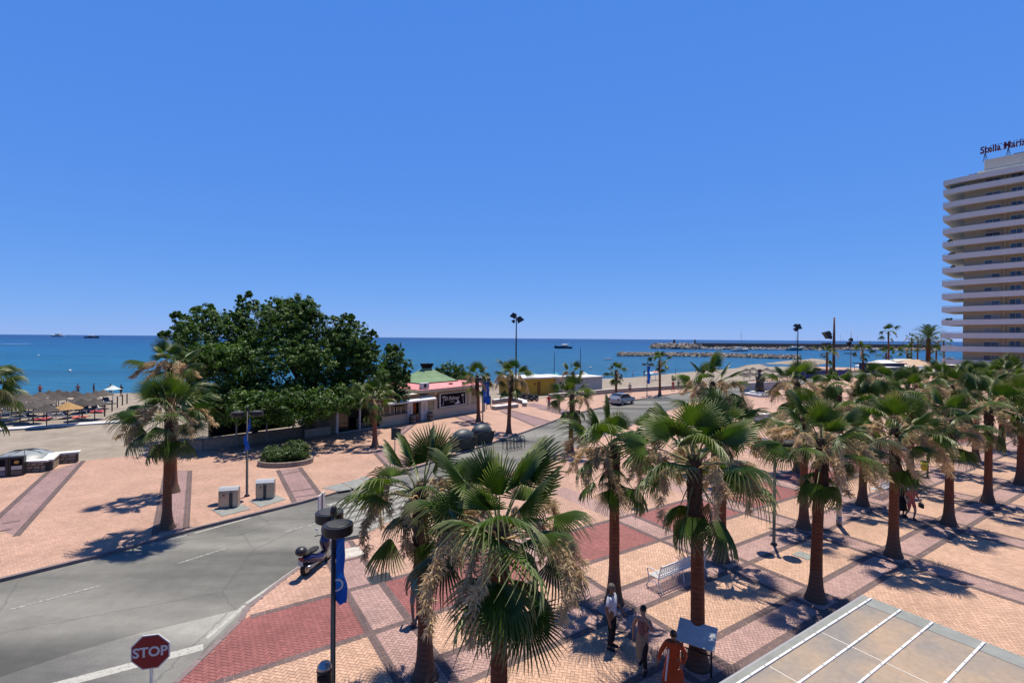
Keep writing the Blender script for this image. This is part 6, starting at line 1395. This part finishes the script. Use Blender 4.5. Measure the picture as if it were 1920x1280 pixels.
# thatched parasols
def parasol(loc, label, m, r=1.15, h=2.15, group='dark thatched parasols by the shore', name='thatched_parasol', drop=0.62):
    t = thing(name, label, 'beach parasol', loc, 0, group); mb = MB(); mb.tube([(0, 0, 0), (0, 0, h)], 0.045, 6); mb.build('pole', 'wood_pole' if 'thatch' in m else 'plastic_white', t)
    rng = random.Random(int(loc[0]*10)); n = 18; mb = MB(); rings = [(0.05, h+.12), (r*.5, h-drop*.38), (r*.98, h-drop*.9)]; vs = []
    for j, (rr, z) in enumerate(rings):
        for k in range(n): a = 2*math.pi*k/n; jj = rng.uniform(.93, 1.07) if j == 2 else 1; vs.append((rr*jj*math.cos(a), rr*jj*math.sin(a), z+(rng.uniform(-.05, .05) if j == 2 else 0)))
    mb._add(vs, [(j*n+k, j*n+(k+1) % n, (j+1)*n+(k+1) % n, (j+1)*n+k) for j in range(2) for k in range(n)]+[tuple(range(n))])
    mb.build('canopy', m, t); return t
cr8 = lambda a, b: (a/8, 680+b/8)
PAR = [(500, 650), (660, 590), (845, 540), (1190, 565), (1320, 510), (1440, 480), (1000, 488), (1115, 478), (1545, 468), (740, 478), (600, 500), (430, 545), (350, 505), (1420, 600), (180, 600), (60, 540), (-40, 640), (240, 520), (120, 480), (-80, 520), (700, 700), (1230, 610), (880, 465), (300, 640)]
for a, b in PAR:
    q = P(*cr8(a, b), 1.55); z = BZ(q.x, q.y)
    if z < -1.2: z = -1.1
    parasol((q.x, q.y, z), 'dark grey thatched parasol in the crowded rows on the left beach', 'thatch_dark', r=1.12, h=1.95-z)
q = P(*cr8(1015, 640), 1.75); parasol((q.x, q.y, BZ(q.x, q.y)), 'straw-yellow thatched parasol standing out among dark ones', 'thatch_straw', r=1.25, h=2.15, group=None)
q = P(*cr8(1692, 395), 1.6); parasol((q.x, q.y, BZ(q.x, q.y)), 'pale white-green cloth parasol at the right end of the left beach', 'parasol_white', r=0.95, h=2.2, group=None, name='cloth_parasol', drop=.45)
for (px_, py_, m, lab, r_) in ((1002, 704.5, 'parasol_teal', 'small teal parasol behind the ochre hut', .8), (1042, 703, 'parasol_teal', 'tilted turquoise parasol by the blue-grey pole', .9), (1094, 702, 'parasol_white', 'pale green parasol behind the grey-white hut', .9), (1229, 701, 'parasol_pink', 'pink and white parasol beside the bend palm', 1.3), (1217, 703, 'parasol_white', 'white parasol half hidden by the banner lamp', 1.0)):
    q = P(px_, py_, 1.0); parasol((q.x, q.y, max(-1.0, BZ(q.x, q.y))), lab, m, r=r_, h=2.0, group=None, name='cloth_parasol', drop=.4)
for k, (px_, py_) in enumerate([(1400, 691), (1412, 689), (1425, 692), (1438, 690), (1450, 693), (1463, 691), (1474, 694), (1406, 697), (1420, 698), (1434, 699), (1448, 700), (1462, 701), (1476, 700), (1395, 699), (1545, 692), (1560, 690), (1575, 693), (1590, 691), (1605, 694), (1530, 694), (1620, 692)]):
    q = P(px_, py_, 1.7); parasol((q.x, q.y, -0.3), 'dark thatched parasol in the far rows towards the harbour', 'thatch_dark', r=1.25, h=2.0, group='far thatched parasols near the harbour')
# loungers
def lounger0():
    t = thing('sun_lounger', 'white plastic sun lounger with navy pad in the rows of the left beach', 'sun lounger', (0, 0, 0), 0, 'white sun loungers on the left beach'); m = 'plastic_white'
    mb = MB()
    for s in (-1, 1): mb.box((s*0.3, 0.1, 0.3), (0.05, 1.3, 0.06)); mb.box((s*.3, -.82, .48), (.05, .68, .06), M=Matrix.Rotation(R(-38), 3, 'X'))
    mb.build('frame', m, t)
    for x in (-.3, .3):
        for y in (-.45, .7): mb = MB(); mb.box((x, y, .14), (.05, .06, .28)); mb.build('leg', m, t)
    mb = MB(); mb.box((0, .1, .345), (.54, 1.25, .05)); mb.build('pad', 'lounger_navy', t); mb = MB(); mb.box((0, -.80, .535), (.54, .64, .05), M=Matrix.Rotation(R(-38), 3, 'X')); mb.build('back_pad', 'lounger_navy', t)
    return t
LG = [(330, 880, .2), (540, 860, .35), (900, 850, .3), (1100, 830, .35), (60, 900, .1), (620, 740, .5), (790, 790, .4), (250, 790, .2), (130, 800, .2), (1230, 760, .6), (960, 740, .4), (1090, 690, .5), (1470, 740, 1.2), (1330, 735, 1.0), (1620, 610, 1.3), (1550, 640, 1.2), (700, 660, .4), (400, 720, .3), (1280, 640, .5), (880, 700, .4), (1180, 640, .5), (20, 760, .2), (480, 780, .3), (560, 690, .4)]
l0 = lounger0(); lk = kids(l0)
for i, (a, b, rz) in enumerate(LG):
    px_, py_ = cr8(a, b+20); q = P(px_, py_, -0.35); z = BZ(q.x, q.y)
    rr = -rz-0.9
    if i == 0: l0.location = (q.x, q.y, z+.02); l0.rotation_euler = (0, 0, rr); o = l0
    else: o = copy_tree(l0, (q.x, q.y, z+.02), rr, ks=lk)
for a, b, m, lab in ((1470, 712, 'towel_red', 'red towel spread over a lounger by the posts'), (640, 825, 'towel_red', 'red towel on a front-row lounger, farther left'), (1215, 800, 'cloth_pink', 'pink towel on the lounger right of the straw parasol'), (1320, 700, 'towel_blue', 'blue towel hung over a lounger back')):
    px_, py_ = cr8(a, b); q = P(px_, py_, 0.1); mb = MB()
    mb._add([(x*.33, y*.75, .06*math.sin(3*y+x)+(-.12 if abs(x) > .9 else 0)) for y in (-1, -.5, 0, .5, 1) for x in (-1, -.5, 0, .5, 1)], [(i*5+j, i*5+j+1, i*5+j+6, i*5+j+5) for i in range(4) for j in range(4)])
    tag(mb.build('beach_towel', m, None, tuple(q), -1.6), lab, 'towel')
# posts in the sand
for k, (a, b0, b1) in enumerate(((1570, 590, 828), (1680, 560, 750), (1760, 505, 690), (1835, 480, 655), (1905, 465, 625))):
    px_, py_ = cr8(a, b1); q = P(px_, py_, -0.35); top = PD(a/8, 680+b0/8, q.y).z; t = thing('sand_post', ['dark wooden post nearest the white path', 'second dark post in the receding line', 'third dark post in the receding line', 'fourth dark post, behind the white parasol', 'last dark post by the water'][k], 'post', (q.x, q.y, -0.45), 0, 'posts in a line across the sand'); mb = MB(); mb.tube([(0, 0, 0), (0, 0, top+.45)], 0.07, 7); mb.build('shaft', 'wood_pole', t); mb = MB(); mb.lathe([(.085, 0), (.085, .06)], 8, (0, 0, top+.40)); mb.build('cap', 'dark_metal', t)
# blue fence, white tents, statue, fountain
a, b = P(1488, 712), P(1592, 708); t = thing('blue_fence', 'blue screened fence round a court behind the crowns', 'fence', (a.x, a.y, 0), math.atan2(b.y-a.y, b.x-a.x)); L = (b-a).length
for i in range(8): mb = MB(); mb.box((L*(i+.5)/8, 0, 1.0), (L/8-.12, .05, 1.7)); mb.build('screen_panel', 'fence_blue', t)
for i in range(9): mb = MB(); mb.tube([(L*i/8, 0, 0), (L*i/8, 0, 2.1)], .05, 6); mb.build('post', 'dark_metal', t)
for i, (px_, py_, w_, m, lab) in enumerate(((1692, 692, 14, 'wall_cap', 'cream marquee roof left of the date palm'), (1714, 694, 12, 'peach_wall', 'pinkish marquee roof nearer the date palm'), (1655, 696, 9, 'white_cap', 'small white tent roof by the low palm'))):
    p = P(px_, py_+8); t = thing('marquee', lab, 'marquee', (p.x, p.y, 0), .3); mb = MB(); mb._add([(-w_/2, -4, 2.3), (w_/2, -4, 2.3), (w_/2, 4, 2.3), (-w_/2, 4, 2.3), (-w_/5, 0, 3.9), (w_/5, 0, 3.9)], [(0, 1, 5, 4), (2, 3, 4, 5), (0, 4, 3), (1, 2, 5)]); mb.build('roof', m, t)
    for x in (-w_/2, w_/2):
        for y in (-4, 4): mb = MB(); mb.tube([(x*.98, y*.97, 0), (x*.98, y*.97, 2.35)], .06, 6); mb.build('post', 'pole_grey', t)
p = P(1683, 705); t = thing('blue_kiosk', 'royal blue kiosk with dark roof between harbour palms', 'kiosk', (p.x-4, p.y, 0), .2); mb = MB(); mb.box((0, 0, 1.9), (9, 4, 2.2)); mb.build('wall', 'fence_blue', t); mb = MB(); mb.box((-0.5, 0, 3.1), (10.5, 5, .2)); mb.build('roof', 'lounger_navy', t)
p = P(1424, 742); t = thing('bronze_statue', 'dark bronze statue on a pale stepped plinth beyond the crowns', 'statue', (p.x, p.y, 0), 0.3)
mb = S(); mb.tube([(0, 0, .7), (0, 0, 1.6), (.05, 0, 2.4), (0, 0.05, 3.1), (0, 0.05, 3.45)], [.75, .62, .5, .62, .22], 14); mb.ell((0, 0, 3.85), (.27, .3, .36)); mb.tube([(-.5, 0, 3.2), (-.8, -.25, 2.6), (-.3, -.55, 2.4)], [.2, .17, .12], 8); mb.tube([(.5, 0, 3.2), (.78, -.2, 2.55), (.25, -.55, 2.3)], [.2, .17, .12], 8); mb.build('figure', 'bronze', t)
mb = MB(); mb.bbox((0, 0, .2), (3.2, 3.2, .4), .03); mb.build('step', 'white_cap', t); mb = MB(); mb.bbox((0, 0, .56), (2.0, 2.0, .3), .03); mb.build('plinth', 'white_cap', t)
wall_run('terrace_wall', 'long pale grey wall on the terrace behind the statue', [P(1388, 733), P(1468, 729)], 1.3, .3, 'offwhite_wall', 'white_cap', seg=3)
wall_run('terrace_wall', 'pale low wall glimpsed under the third row of palms', [P(1395, 790), P(1442, 786)], .6, .5, 'white_cap', 'white_cap', seg=1.5)
p = P(1210, 731, -.15); p = P(1210, 712, -0.3); t = thing('beach_bin', 'brown mesh litter bin standing on the beach left of the red walker', 'litter bin', (PD(1263, 706, 105).x, 105, -.4)); mb = MB(); mb.box((0, 0, .75), (.7, .5, 1.0)); mb.build('basket', 'wood_pole', t); mb = MB(); mb.tube([(.42, 0, 0), (.42, 0, 2.6)], .05, 6); mb.build('post', 'dark_metal', t)

# ------------------------------------------------------------------ VEHICLES
def wheel(t, x, y, r, w_, m='steel'):
    mb = MB(); mb.smooth = False; mb.tube([(x-w_/2, y, r), (x-w_/2+.01, y, r), (x+w_/2-.01, y, r), (x+w_/2, y, r)], [r*.92, r, r, r*.92], 18); wl = mb.build('wheel', 'rubber', t)
    mb = MB(); mb.tube([(x-w_/2-.006, y, r), (x+w_/2+.006, y, r)], r*.62, 12); mb.build('rim', m, wl)
p = P(1171, 759); q = P(1200, 748); t = thing('parked_car', 'pale grey-green hatchback driving on the road behind a palm', 'car', (p.x, p.y+1.6, -.115), R(135))
prof = [(-1.95, .35), (-1.97, .75), (-1.75, .92), (-1.05, 1.0), (-.35, 1.46), (.9, 1.50), (1.65, 1.25), (1.93, .85), (1.95, .35)]
def carbody(name, profile, w0, w1, m, zsplit=None):
    mb = S(); mb.smooth = False; n = len(profile); vs = []
    for s in (-1, 1):
        for y, z in profile: ww = w0 if z < 1.0 else w0-(w0-w1)*(z-1.0)/.5; vs.append((s*ww, y, z))
    fs = [tuple(range(n)), tuple(range(2*n-1, n-1, -1))]+[(i, n+i, n+(i+1) % n, (i+1) % n) for i in range(n)]; mb._add(vs, fs); return mb.build(name, m, t)
carbody('body', prof, .86, .68, 'car_paint')
gp = [(-1.0, 1.02), (-.36, 1.43), (.88, 1.47), (1.55, 1.22), (1.45, 1.03)]
mb = MB()
for s in (-1, 1): mb._add([(s*(.868-.02*0), y, z) if z < 1.05 else (s*(.87-.36*(z-1.0)), y, z) for y, z in gp], [(0, 1, 2, 3, 4)])
mb.build('side_window', 'glass_dark', t); mb = MB(); mb._add([(-.78, -1.04, 1.015), (.78, -1.04, 1.015), (.66, -.4, 1.44), (-.66, -.4, 1.44)], [(0, 1, 2, 3)]); mb.build('windscreen', 'glass_dark', t)
mb = MB(); mb._add([(-.68, .96, 1.50), (.68, .96, 1.5), (.74, 1.62, 1.28), (-.74, 1.62, 1.28)], [(0, 1, 2, 3)]); mb.build('rear_window', 'glass_dark', t)
for s in (-1, 1):
    mb = MB(); mb.box((s*.62, -1.93, .72), (.34, .1, .16)); mb.build('headlight', 'plastic_white', t); mb = MB(); mb.box((s*.68, 1.94, .85), (.25, .06, .22)); mb.build('tail_light', 'sign_red', t)
    for y in (-1.25, 1.2): wheel(t, s*.78, y, .31, .2)
    mb = MB(); mb.box((s*.95, -.7, 1.0), (.16, .08, .11)); mb.build('mirror', 'car_paint', t)
mb = MB(); mb.box((0, -1.97, .5), (1.2, .04, .2)); mb.build('grille', 'black_metal', t); mb = MB(); mb.box((0, -1.995, .42), (.5, .01, .11)); mb.build('number_plate', 'plate', t)
def scooter(loc, rz, label, m='scooter_blue', topcase=True, group=None):
    t = thing('scooter', label, 'scooter', loc, rz, group)           # faces +Y
    wheel(t, 0, .66, .26, .11); wheel(t, 0, -.62, .26, .13)
    mb = S(); mb.tube([(0, .62, .45), (0, .55, .62), (0, .47, .82), (0, .42, .98)], [.10, .20, .20, .12], 12); mb.ell((0, .66, .48), (.10, .26, .10)); mb.build('front_fairing', m, t)
    mb = S(); mb.tube([(0, .42, .36), (0, .15, .3), (0, -.12, .36), (0, -.5, .55), (0, -.88, .66)], [.14, .19, .2, .2, .07], 12); mb.build('body', m, t)
    mb = S(); mb.tube([(0, .4, .27), (0, .1, .22), (0, -.3, .3), (0, -.6, .36)], [.12, .17, .17, .1], 10); mb.build('engine', 'rubber', t)
    mb = S(); mb.tube([(0, .66, .45), (0, .68, .58), (0, .5, .62)], [.075, .1, .05], 8); mb.build('mudguard', 'rubber', t)
    mb = S(); mb.ell((0, .60, .86), (.075, .04, .07), 10, 7); mb.build('headlight', 'steel_lit', t)
    mb = S(); mb.ell((0, -.22, .76), (.16, .30, .075)); mb.ell((0, -.6, .80), (.15, .26, .07)); mb.build('seat', 'rubber', t)
    mb = S(); mb.tube([(-.34, .33, 1.0), (-.2, .40, 1.03), (0, .43, 1.0), (.2, .40, 1.03), (.34, .33, 1.0)], .02, 7); mb.build('handlebar', 'dark_metal', t)
    mb = MB(); mb._add([(-.17, .52, .98), (.17, .52, .98), (.13, .42, 1.3), (-.13, .42, 1.3)], [(0, 1, 2, 3)]); mb.build('windshield', 'glass_blue', t)
    for s in (-1, 1): mb = S(); mb.tube([(s*.26, .38, 1.03), (s*.32, .44, 1.2)], .009, 5); mb.ell((s*.34, .44, 1.23), (.065, .025, .045), 8, 5); mb.build('mirror', 'steel_lit' if s < 0 else 'dark_metal', t)
    mb = S(); mb.tube([(.17, -.2, .3), (.19, -.62, .33), (.2, -.82, .38)], [.05, .07, .06], 8); mb.build('exhaust', 'steel', t)
    mb = MB(); mb.box((0, -.93, .55), (.2, .015, .17)); mb.build('number_plate', 'plate', t); mb = MB(); mb.box((0, -.9, .70), (.2, .05, .07)); mb.build('tail_light', 'sign_red', t)
    mb = MB(); mb.tube([(-.1, -.05, .25), (-.2, -.1, 0)], .015, 5); mb.build('stand', 'dark_metal', t)
    if topcase: mb = S(); mb.ell((0, -.9, .98), (.2, .2, .16), 14, 9); mb.build('helmet', 'black_metal', t) if False else mb.build('top_case', 'black_metal', t)
    return t
scooter((-7.22, 18.2, 0), R(-14), 'dark blue scooter with round black top box parked at the kerb corner')
for px_, py_, lab, rz in ((976, 749, 'leftmost of the black motorbikes by the low wall', 1.2), (988, 751, 'middle black motorbike by the low wall', 1.4), (998, 752, 'rightmost black motorbike by the low wall', 1.5)): p = P(px_, py_); scooter((p.x, p.y, 0), rz, lab, 'dark_metal', False, 'motorbikes parked by the promenade wall')

# ------------------------------------------------------------------ PEOPLE
def skin(name, chains, m, sub=1, root=0):
    """one continuous surface grown over a branching skeleton; chains: list of [(point, radius), ...], joined where points coincide"""
    vs = []; rad = []; ed = []; idx = {}
    for ch in chains:
        prev = None
        for pnt, r_ in ch:
            key = tuple(round(c, 3) for c in pnt)
            if key not in idx: idx[key] = len(vs); vs.append(pnt); rad.append(r_)
            if prev is not None and prev != idx[key]: ed.append((prev, idx[key]))
            prev = idx[key]
    me = bpy.data.meshes.new('skel'); me.from_pydata(vs, ed, []); o = bpy.data.objects.new('skel', me); C.objects.link(o)
    o.modifiers.new('s', 'SKIN'); sv = me.skin_vertices[0].data
    for i, r_ in enumerate(rad): sv[i].radius = (r_ if hasattr(r_, '__len__') else (r_, r_)); sv[i].use_root = (i == root)
    ss = o.modifiers.new('u', 'SUBSURF'); ss.levels = sub; ss.render_levels = sub
    bpy.context.view_layer.update(); out = bpy.data.meshes.new_from_object(o.evaluated_get(bpy.context.evaluated_depsgraph_get())); out.name = name
    bpy.data.objects.remove(o); bpy.data.meshes.remove(me); out.materials.clear(); out.materials.append(MATS[m])
    out.polygons.foreach_set('use_smooth', [True]*len(out.polygons)); return out
V3 = lambda *a: Vector(a)
def person(loc, rz, label, h=1.7, top='cloth_white', bottom='cloth_black', skin_m='skin', hair='hair_black', shoes='cloth_black', legs='trousers', sleeves='short', la=None, ra=None, ll=None, rl=None, bend=0.0, fat=1.0, fine=True, head_turn=0.0, long_hair=False, dress=False, group=None, cat='person'):
    """standing or walking figure facing +Y. la/ra: (elbow, wrist) of each arm, ll/rl: (knee, ankle) of each leg, metres for h=1.7"""
    t = thing('person', label, cat, loc, rz, group); k = h/1.7
    def q(v): 
        y = v[1]; z = v[2]
        if z > 0.92 and bend: a = bend; dz = z-0.92; z = 0.92+dz*math.cos(a)-y*0; y = y+dz*math.sin(a)
        return (v[0]*k, y*k, z*k)
    la = la or ((-.27, -.02, 1.12), (-.25, .10, .88)); ra = ra or ((.27, -.02, 1.12), (.25, .10, .88))
    ll = ll or ((-.10, .03, .49), (-.10, -.02, .08)); rl = rl or ((.10, .03, .49), (.10, -.02, .08))
    pel, bel, che, nek, hb = (0, 0, .93), (0, .01, 1.10), (0, 0, 1.28), (0, -.01, 1.45), (0, .01, 1.52)
    f = fat; chains = [[(q(pel), (.135*f*k, .10*f*k)), (q(bel), (.125*f*k, .10*f*k)), (q(che), (.15*f*k, .105*f*k)), (q(nek), .052*k), (q(hb), .05*k), (q((0, .025, 1.585)), (.07*k, .085*k)), (q((0, .02, 1.655)), (.072*k, .09*k))]]
    for s, (el, wr) in ((-1, la), (1, ra)):
        sh = (s*.165, 0, 1.385); chains.append([(q(che), (.15*f*k, .105*f*k)), (q(sh), .058*k), (q(el), .042*k), (q(wr), .028*k)])
        w_ = V3(*wr); d_ = (w_-V3(*el)).normalized(); pm = w_+d_*.055
        sd_ = d_.cross(V3(0, 1, 0) if abs(d_.y) < .9 else V3(1, 0, 0)).normalized(); up_ = d_.cross(sd_)
        chains.append([(q(wr), .028*k), (q(pm), (.036*k, .022*k))])
        if fine:
            for i, ln in enumerate((.055, .07, .075, .065)): 
                b_ = pm+sd_*0*0+up_*(.012*(i-1.5)*1.6); e1 = b_+d_*(.03+ln*.4)+sd_*.006; e2 = b_+d_*(.03+ln)+sd_*.022; chains.append([(q(pm), (.036*k, .022*k)), (q(e1), .0095*k), (q(e2), .0075*k)])
            chains.append([(q(pm), (.036*k, .022*k)), (q(w_+d_*.05+up_*.04+sd_*.01), .011*k), (q(w_+d_*.09+up_*.055+sd_*.02), .008*k)])
    for s, (kn, an) in ((-1, ll), (1, rl)):
        hp = (s*.085*f, 0, .88); chains.append([(q(pel), (.135*f*k, .10*f*k)), (q(hp), .088*f*k), (q(kn), .058*k), (q(an), .036*k)])
        a_ = V3(*an); chains.append([(q(an), .036*k), (q((a_.x, a_.y+.02, a_.z-.04)), .035*k), (q((a_.x+s*.02, a_.y+.15, max(.025, a_.z-.055))), .03*k)])
    link('body', skin('body', chains, skin_m, 1 if not fine else 2), t)
    g_ = .013
    tc = [[(q((0, 0, .87)), (.155*f*k, .122*f*k)), (q((0, 0, .95)), (.152*f*k, .12*f*k)), (q(bel), ((.137*f+g_)*k, (.115*f+g_*.5)*k)), (q(che), ((.162*f+(.02 if sleeves == 'none' else 0))*k, (.12*f+(.02 if sleeves == 'none' else 0))*k)), (q((0, -.005, 1.405)), (.085 if sleeves != 'none' else .11)*k)]]
    for s, (el, wr) in ((-1, la), (1, ra)):
        sh = (s*.165, 0, 1.385); e_ = V3(*el); S_ = V3(*sh)
        if sleeves == 'none': continue
        ch = [(q(che), (.162*f*k, .12*f*k)), (q(sh), .072*k)]
        ch += [(q(tuple(S_.lerp(e_, .75))), .06*k)] if sleeves == 'short' else [(q(el), .055*k), (q(tuple(e_.lerp(V3(*wr), .9))), .04*k)]
        tc.append(ch)
    link('shirt' if not dress else 'dress', skin('shirt', tc, top, 1), t)
    if sleeves == 'none' and not dress: pass
    if dress:
        mb = S(); n = 18; prof = [(.15, 1.02), (.17, .9), (.2, .7), (.24, .45), (.26, .32)]; mb.lathe([(a*k*f, z*k) for a, z in reversed(prof)], n, sy=.8); mb.build('skirt', top, t)
    else:
        bc = [[(q((0, 0, 1.0)), (.142*f*k, .112*f*k)), (q(pel), (.15*f*k, .118*f*k))]]
        for s, (kn, an) in ((-1, ll), (1, rl)):
            hp = (s*.085*f, 0, .88); K_ = V3(*kn); ch = [(q(pel), (.15*f*k, .118*f*k)), (q(hp), .102*f*k)]
            ch += [(q(tuple(V3(*hp).lerp(K_, .85))), .082*k)] if legs == 'shorts' else [(q(kn), .072*k), (q(tuple(K_.lerp(V3(*an), .93))), .056*k)]
            bc.append(ch)
        link('trousers' if legs != 'shorts' else 'shorts', skin('trousers', bc, bottom, 1), t)
    for s, (kn, an) in ((-1, ll), (1, rl)):
        a_ = V3(*an); mb = S(); mb.tube([q((a_.x, a_.y-.045, max(.03, a_.z-.045))), q((a_.x, a_.y+.03, max(.035, a_.z-.035))), q((a_.x+s*.02, a_.y+.17, max(.028, a_.z-.055)))], [.038*k, .043*k, .03*k], 10); mb.build('shoe', shoes, t)
    hc = V3(*q((0, .012, 1.625))); M = Matrix.Translation(hc) @ Matrix.Rotation(head_turn, 4, 'Z')
    mb = S(); mb.ell((0, -.018*k, .030*k), (.083*k, .098*k, .092*k), 14, 9)
    if long_hair: mb.tube([(0, -.07*k, .02*k), (0, -.10*k, -.08*k), (0, -.10*k, -.2*k)], [.075*k, .07*k, .03*k], 10)
    ho = link('hair', mb.mesh('hair', hair), t, M=M)
    if fine:
        mb = S(); mb.tube([(0, .088*k, -.005*k), (0, .108*k, -.028*k), (0, .09*k, -.04*k)], [.008*k, .014*k, .01*k], 6); 
        for s in (-1, 1): mb.ell((s*.077*k, 0, -.015*k), (.012*k, .022*k, .03*k), 8, 6)
        link('nose_and_ears', mb.mesh('nose_and_ears', skin_m), t, M=M)
        for s in (-1, 1): mb = S(); mb.ell((s*.03*k, .083*k, .002*k), (.011*k, .008*k, .006*k), 6, 5); link('eye', mb.mesh('eye', 'hair_black'), t, M=M)
        mb = MB(); mb.box((0, .088*k, -.055*k), (.04*k, .012*k, .008*k)); link('mouth', mb.mesh('mouth', 'cloth_mauve'), t, M=M)
    return t
def foot(px_, py_): p = P(px_, py_); return (p.x, p.y, 0)
WALK = dict(ll=((-.10, .16, .50), (-.10, .05, .10)), rl=((.10, .02, .48), (.10, -.26, .14)))
WALK2 = dict(rl=((.10, .2, .51), (.10, .22, .08)), ll=((-.10, -.03, .48), (-.10, -.3, .13)))
# man in a white shirt facing right-front, hands before him
person(foot(1146, 1214), R(-125), 'man in a white short-sleeved shirt and black trousers standing at the palm foot', 1.76, 'cloth_white', 'cloth_black', 'skin_tan', 'hair_grey', la=((-.27, .02, 1.12), (-.20, .25, .98)), ra=((.27, -.02, 1.12), (.27, .06, .86)), fat=1.12, head_turn=R(-15))
w2 = person(foot(1205, 1258), R(145), 'woman in mauve sleeveless top and black trousers, a tan reflection stand-in before them, hand at her face', 1.68, 'cloth_mauve', 'cloth_black', 'skin', 'hair_black', sleeves='none', la=((-.30, .10, 1.20), (-.10, .17, 1.50)), ra=((.27, -.03, 1.14), (.26, .0, .88)), **WALK)
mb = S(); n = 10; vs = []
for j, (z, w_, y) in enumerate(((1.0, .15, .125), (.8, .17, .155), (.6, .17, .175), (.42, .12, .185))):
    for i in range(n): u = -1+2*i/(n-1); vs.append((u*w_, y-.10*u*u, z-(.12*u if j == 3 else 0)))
mb._add(vs, [(j*n+i, j*n+i+1, (j+1)*n+i+1, (j+1)*n+i) for j in range(3) for i in range(n-1)]); mb.build('reflection_panel', 'reflection_tan', w2)  # curved tan panel added to stand in for a translucent reflection
w3 = person(foot(1262, 1303), R(160), 'person in a loose orange robe bending forward beside the metal panel', 1.64, 'cloth_orange', 'cloth_orange', 'skin_tan', 'hair_black', sleeves='long', la=((-.3, .12, 1.18), (-.2, .36, 1.05)), ra=((.3, .1, 1.15), (.36, .2, .9)), bend=.22, fat=1.1, dress=True)
mb = MB(); mb.tube([(.1, .34, 1.3), (.16, .42, .6)], .022, 6); mb.build('reflection_tube', 'white_paint', w3)  # added tube, stands in for a white streak of reflection
# walker half hidden behind the second palm trunk
person(foot(779, 1166), R(20), 'man in a dark teal shirt and shorts mostly hidden behind the second palm trunk', 1.75, 'cloth_teal', 'cloth_grey', 'skin_tan', 'hair_brown', legs='shorts', **WALK2)
person(foot(1530, 984), R(115), 'person dressed all in black beside a leaning palm trunk, holding a phone', 1.72, 'cloth_black', 'cloth_black', 'skin_tan', 'hair_black', la=((-.26, .08, 1.15), (-.14, .32, 1.2)))
person(foot(1690, 967), R(175), 'walking woman in a long black patterned dress, left of the woman in pink', 1.68, 'cloth_black', 'cloth_black', 'skin', 'hair_brown', sleeves='short', dress=True, long_hair=True)
w5 = person(foot(1708, 973), R(170), 'walking woman in a pink summer outfit with a dark green handbag', 1.66, 'cloth_pink', 'cloth_pink', 'skin', 'hair_brown', la=((-.28, .0, 1.13), (-.3, .14, .98)), long_hair=False, legs='shorts', **WALK)
mb = S(); mb.bbox((-.36, .12, .74), (.12, .3, .22), .03); mb.build('handbag', 'bag_green', w5); mb = MB(); mb.tube([(-.36, 0, .84), (-.34, .1, 1.02), (-.36, .24, .84)], .01, 5); mb.build('strap', 'bag_green', w5)
# far walkers
far_p = dict(fine=False)
person(foot(1029, 766), R(170), 'walker in a red top and grey trousers crossing the far promenade', 1.72, 'cloth_red', 'cloth_grey', **WALK, **far_p)
person(foot(1181, 738), R(150), 'walker in beige shirt and dark shorts behind the car', 1.75, 'cloth_beige', 'cloth_black', 'skin', 'hair_grey', legs='shorts', **WALK2, **far_p)
person(foot(1262, 733), R(200), 'walker in a red hooded top by the end of the promenade wall', 1.75, 'cloth_red', 'cloth_pink', **WALK, **far_p)
person(foot(1272, 731), R(180), 'walker in grey just right of the red one at the wall end', 1.68, 'cloth_grey', 'cloth_beige', **WALK2, **far_p)
def beachp(px_, py_, label, top, bottom='cloth_navy', sk='skin_tan', rz=0, **k):
    p = P(px_, py_, -0.8); person((p.x, p.y, BZ(p.x, p.y)), rz, label, 1.72, top, bottom, sk, legs='shorts', fine=False, group='people on the beach', **k)
beachp(75, 741, 'person with a pink back at the waterline, far left', 'cloth_pink', rz=.3)
beachp(146, 742, 'dark tanned bather standing above the parasols, middle of the left beach', 'skin_tan', rz=1)
beachp(176, 741, 'bather with dark hair right of the middle one', 'cloth_navy', rz=2)
beachp(207, 744, 'person standing under the pale parasol', 'cloth_beige', rz=.5)
beachp(227, 747, 'person in black at the right of the pale parasol', 'cloth_black', 'cloth_black', rz=1.5)
beachp(1187, 706, 'pale bather walking on the middle beach', 'cloth_white', rz=1.2)
beachp(1208, 706, 'person in dark clothes on the middle beach left of the lamp banner', 'cloth_black', rz=.4)
beachp(1093, 701, 'person in white by the pale green parasol', 'cloth_white', rz=1)
beachp(999, 705, 'person in navy seated-height behind the ochre hut', 'cloth_navy', rz=2)

# labels that tell the repeats apart by row and order as they stand in the view
ORD = ['first', 'second', 'third', 'fourth', 'fifth', 'sixth', 'seventh', 'eighth', 'ninth', 'tenth', 'eleventh', 'twelfth', 'thirteenth', 'fourteenth']
def relabel(group, nrows, noun, rows, tail):
    obs = [o for o in C.objects if o.get('group') == group and o.parent is None]; obs.sort(key=lambda o: o.location.y-0.35*o.location.x*0)
    per = math.ceil(len(obs)/nrows)
    for r_ in range(nrows):
        rr = sorted(obs[r_*per:(r_+1)*per], key=lambda o: o.location.x/o.location.y)
        for i, o in enumerate(rr): o['label'] = f'{noun}, {ORD[i]} from the left in the {rows[r_]} {tail}'.replace('  ', ' ')
relabel('dark thatched parasols by the shore', 4, 'dark thatched parasol', ['row nearest the path', 'second row', 'third row', 'row at the waterline'], '')
relabel('white sun loungers on the left beach', 4, 'white sun lounger', ['row nearest the path', 'second row', 'third row', 'row nearest the sea'], '')
relabel('far thatched parasols near the harbour', 3, 'small dark thatched parasol', ['near row', 'middle row', 'far row'], 'by the harbour')
relabel('small boats along the harbour wall', 1, 'small white boat', ['line'], 'along the harbour wall')
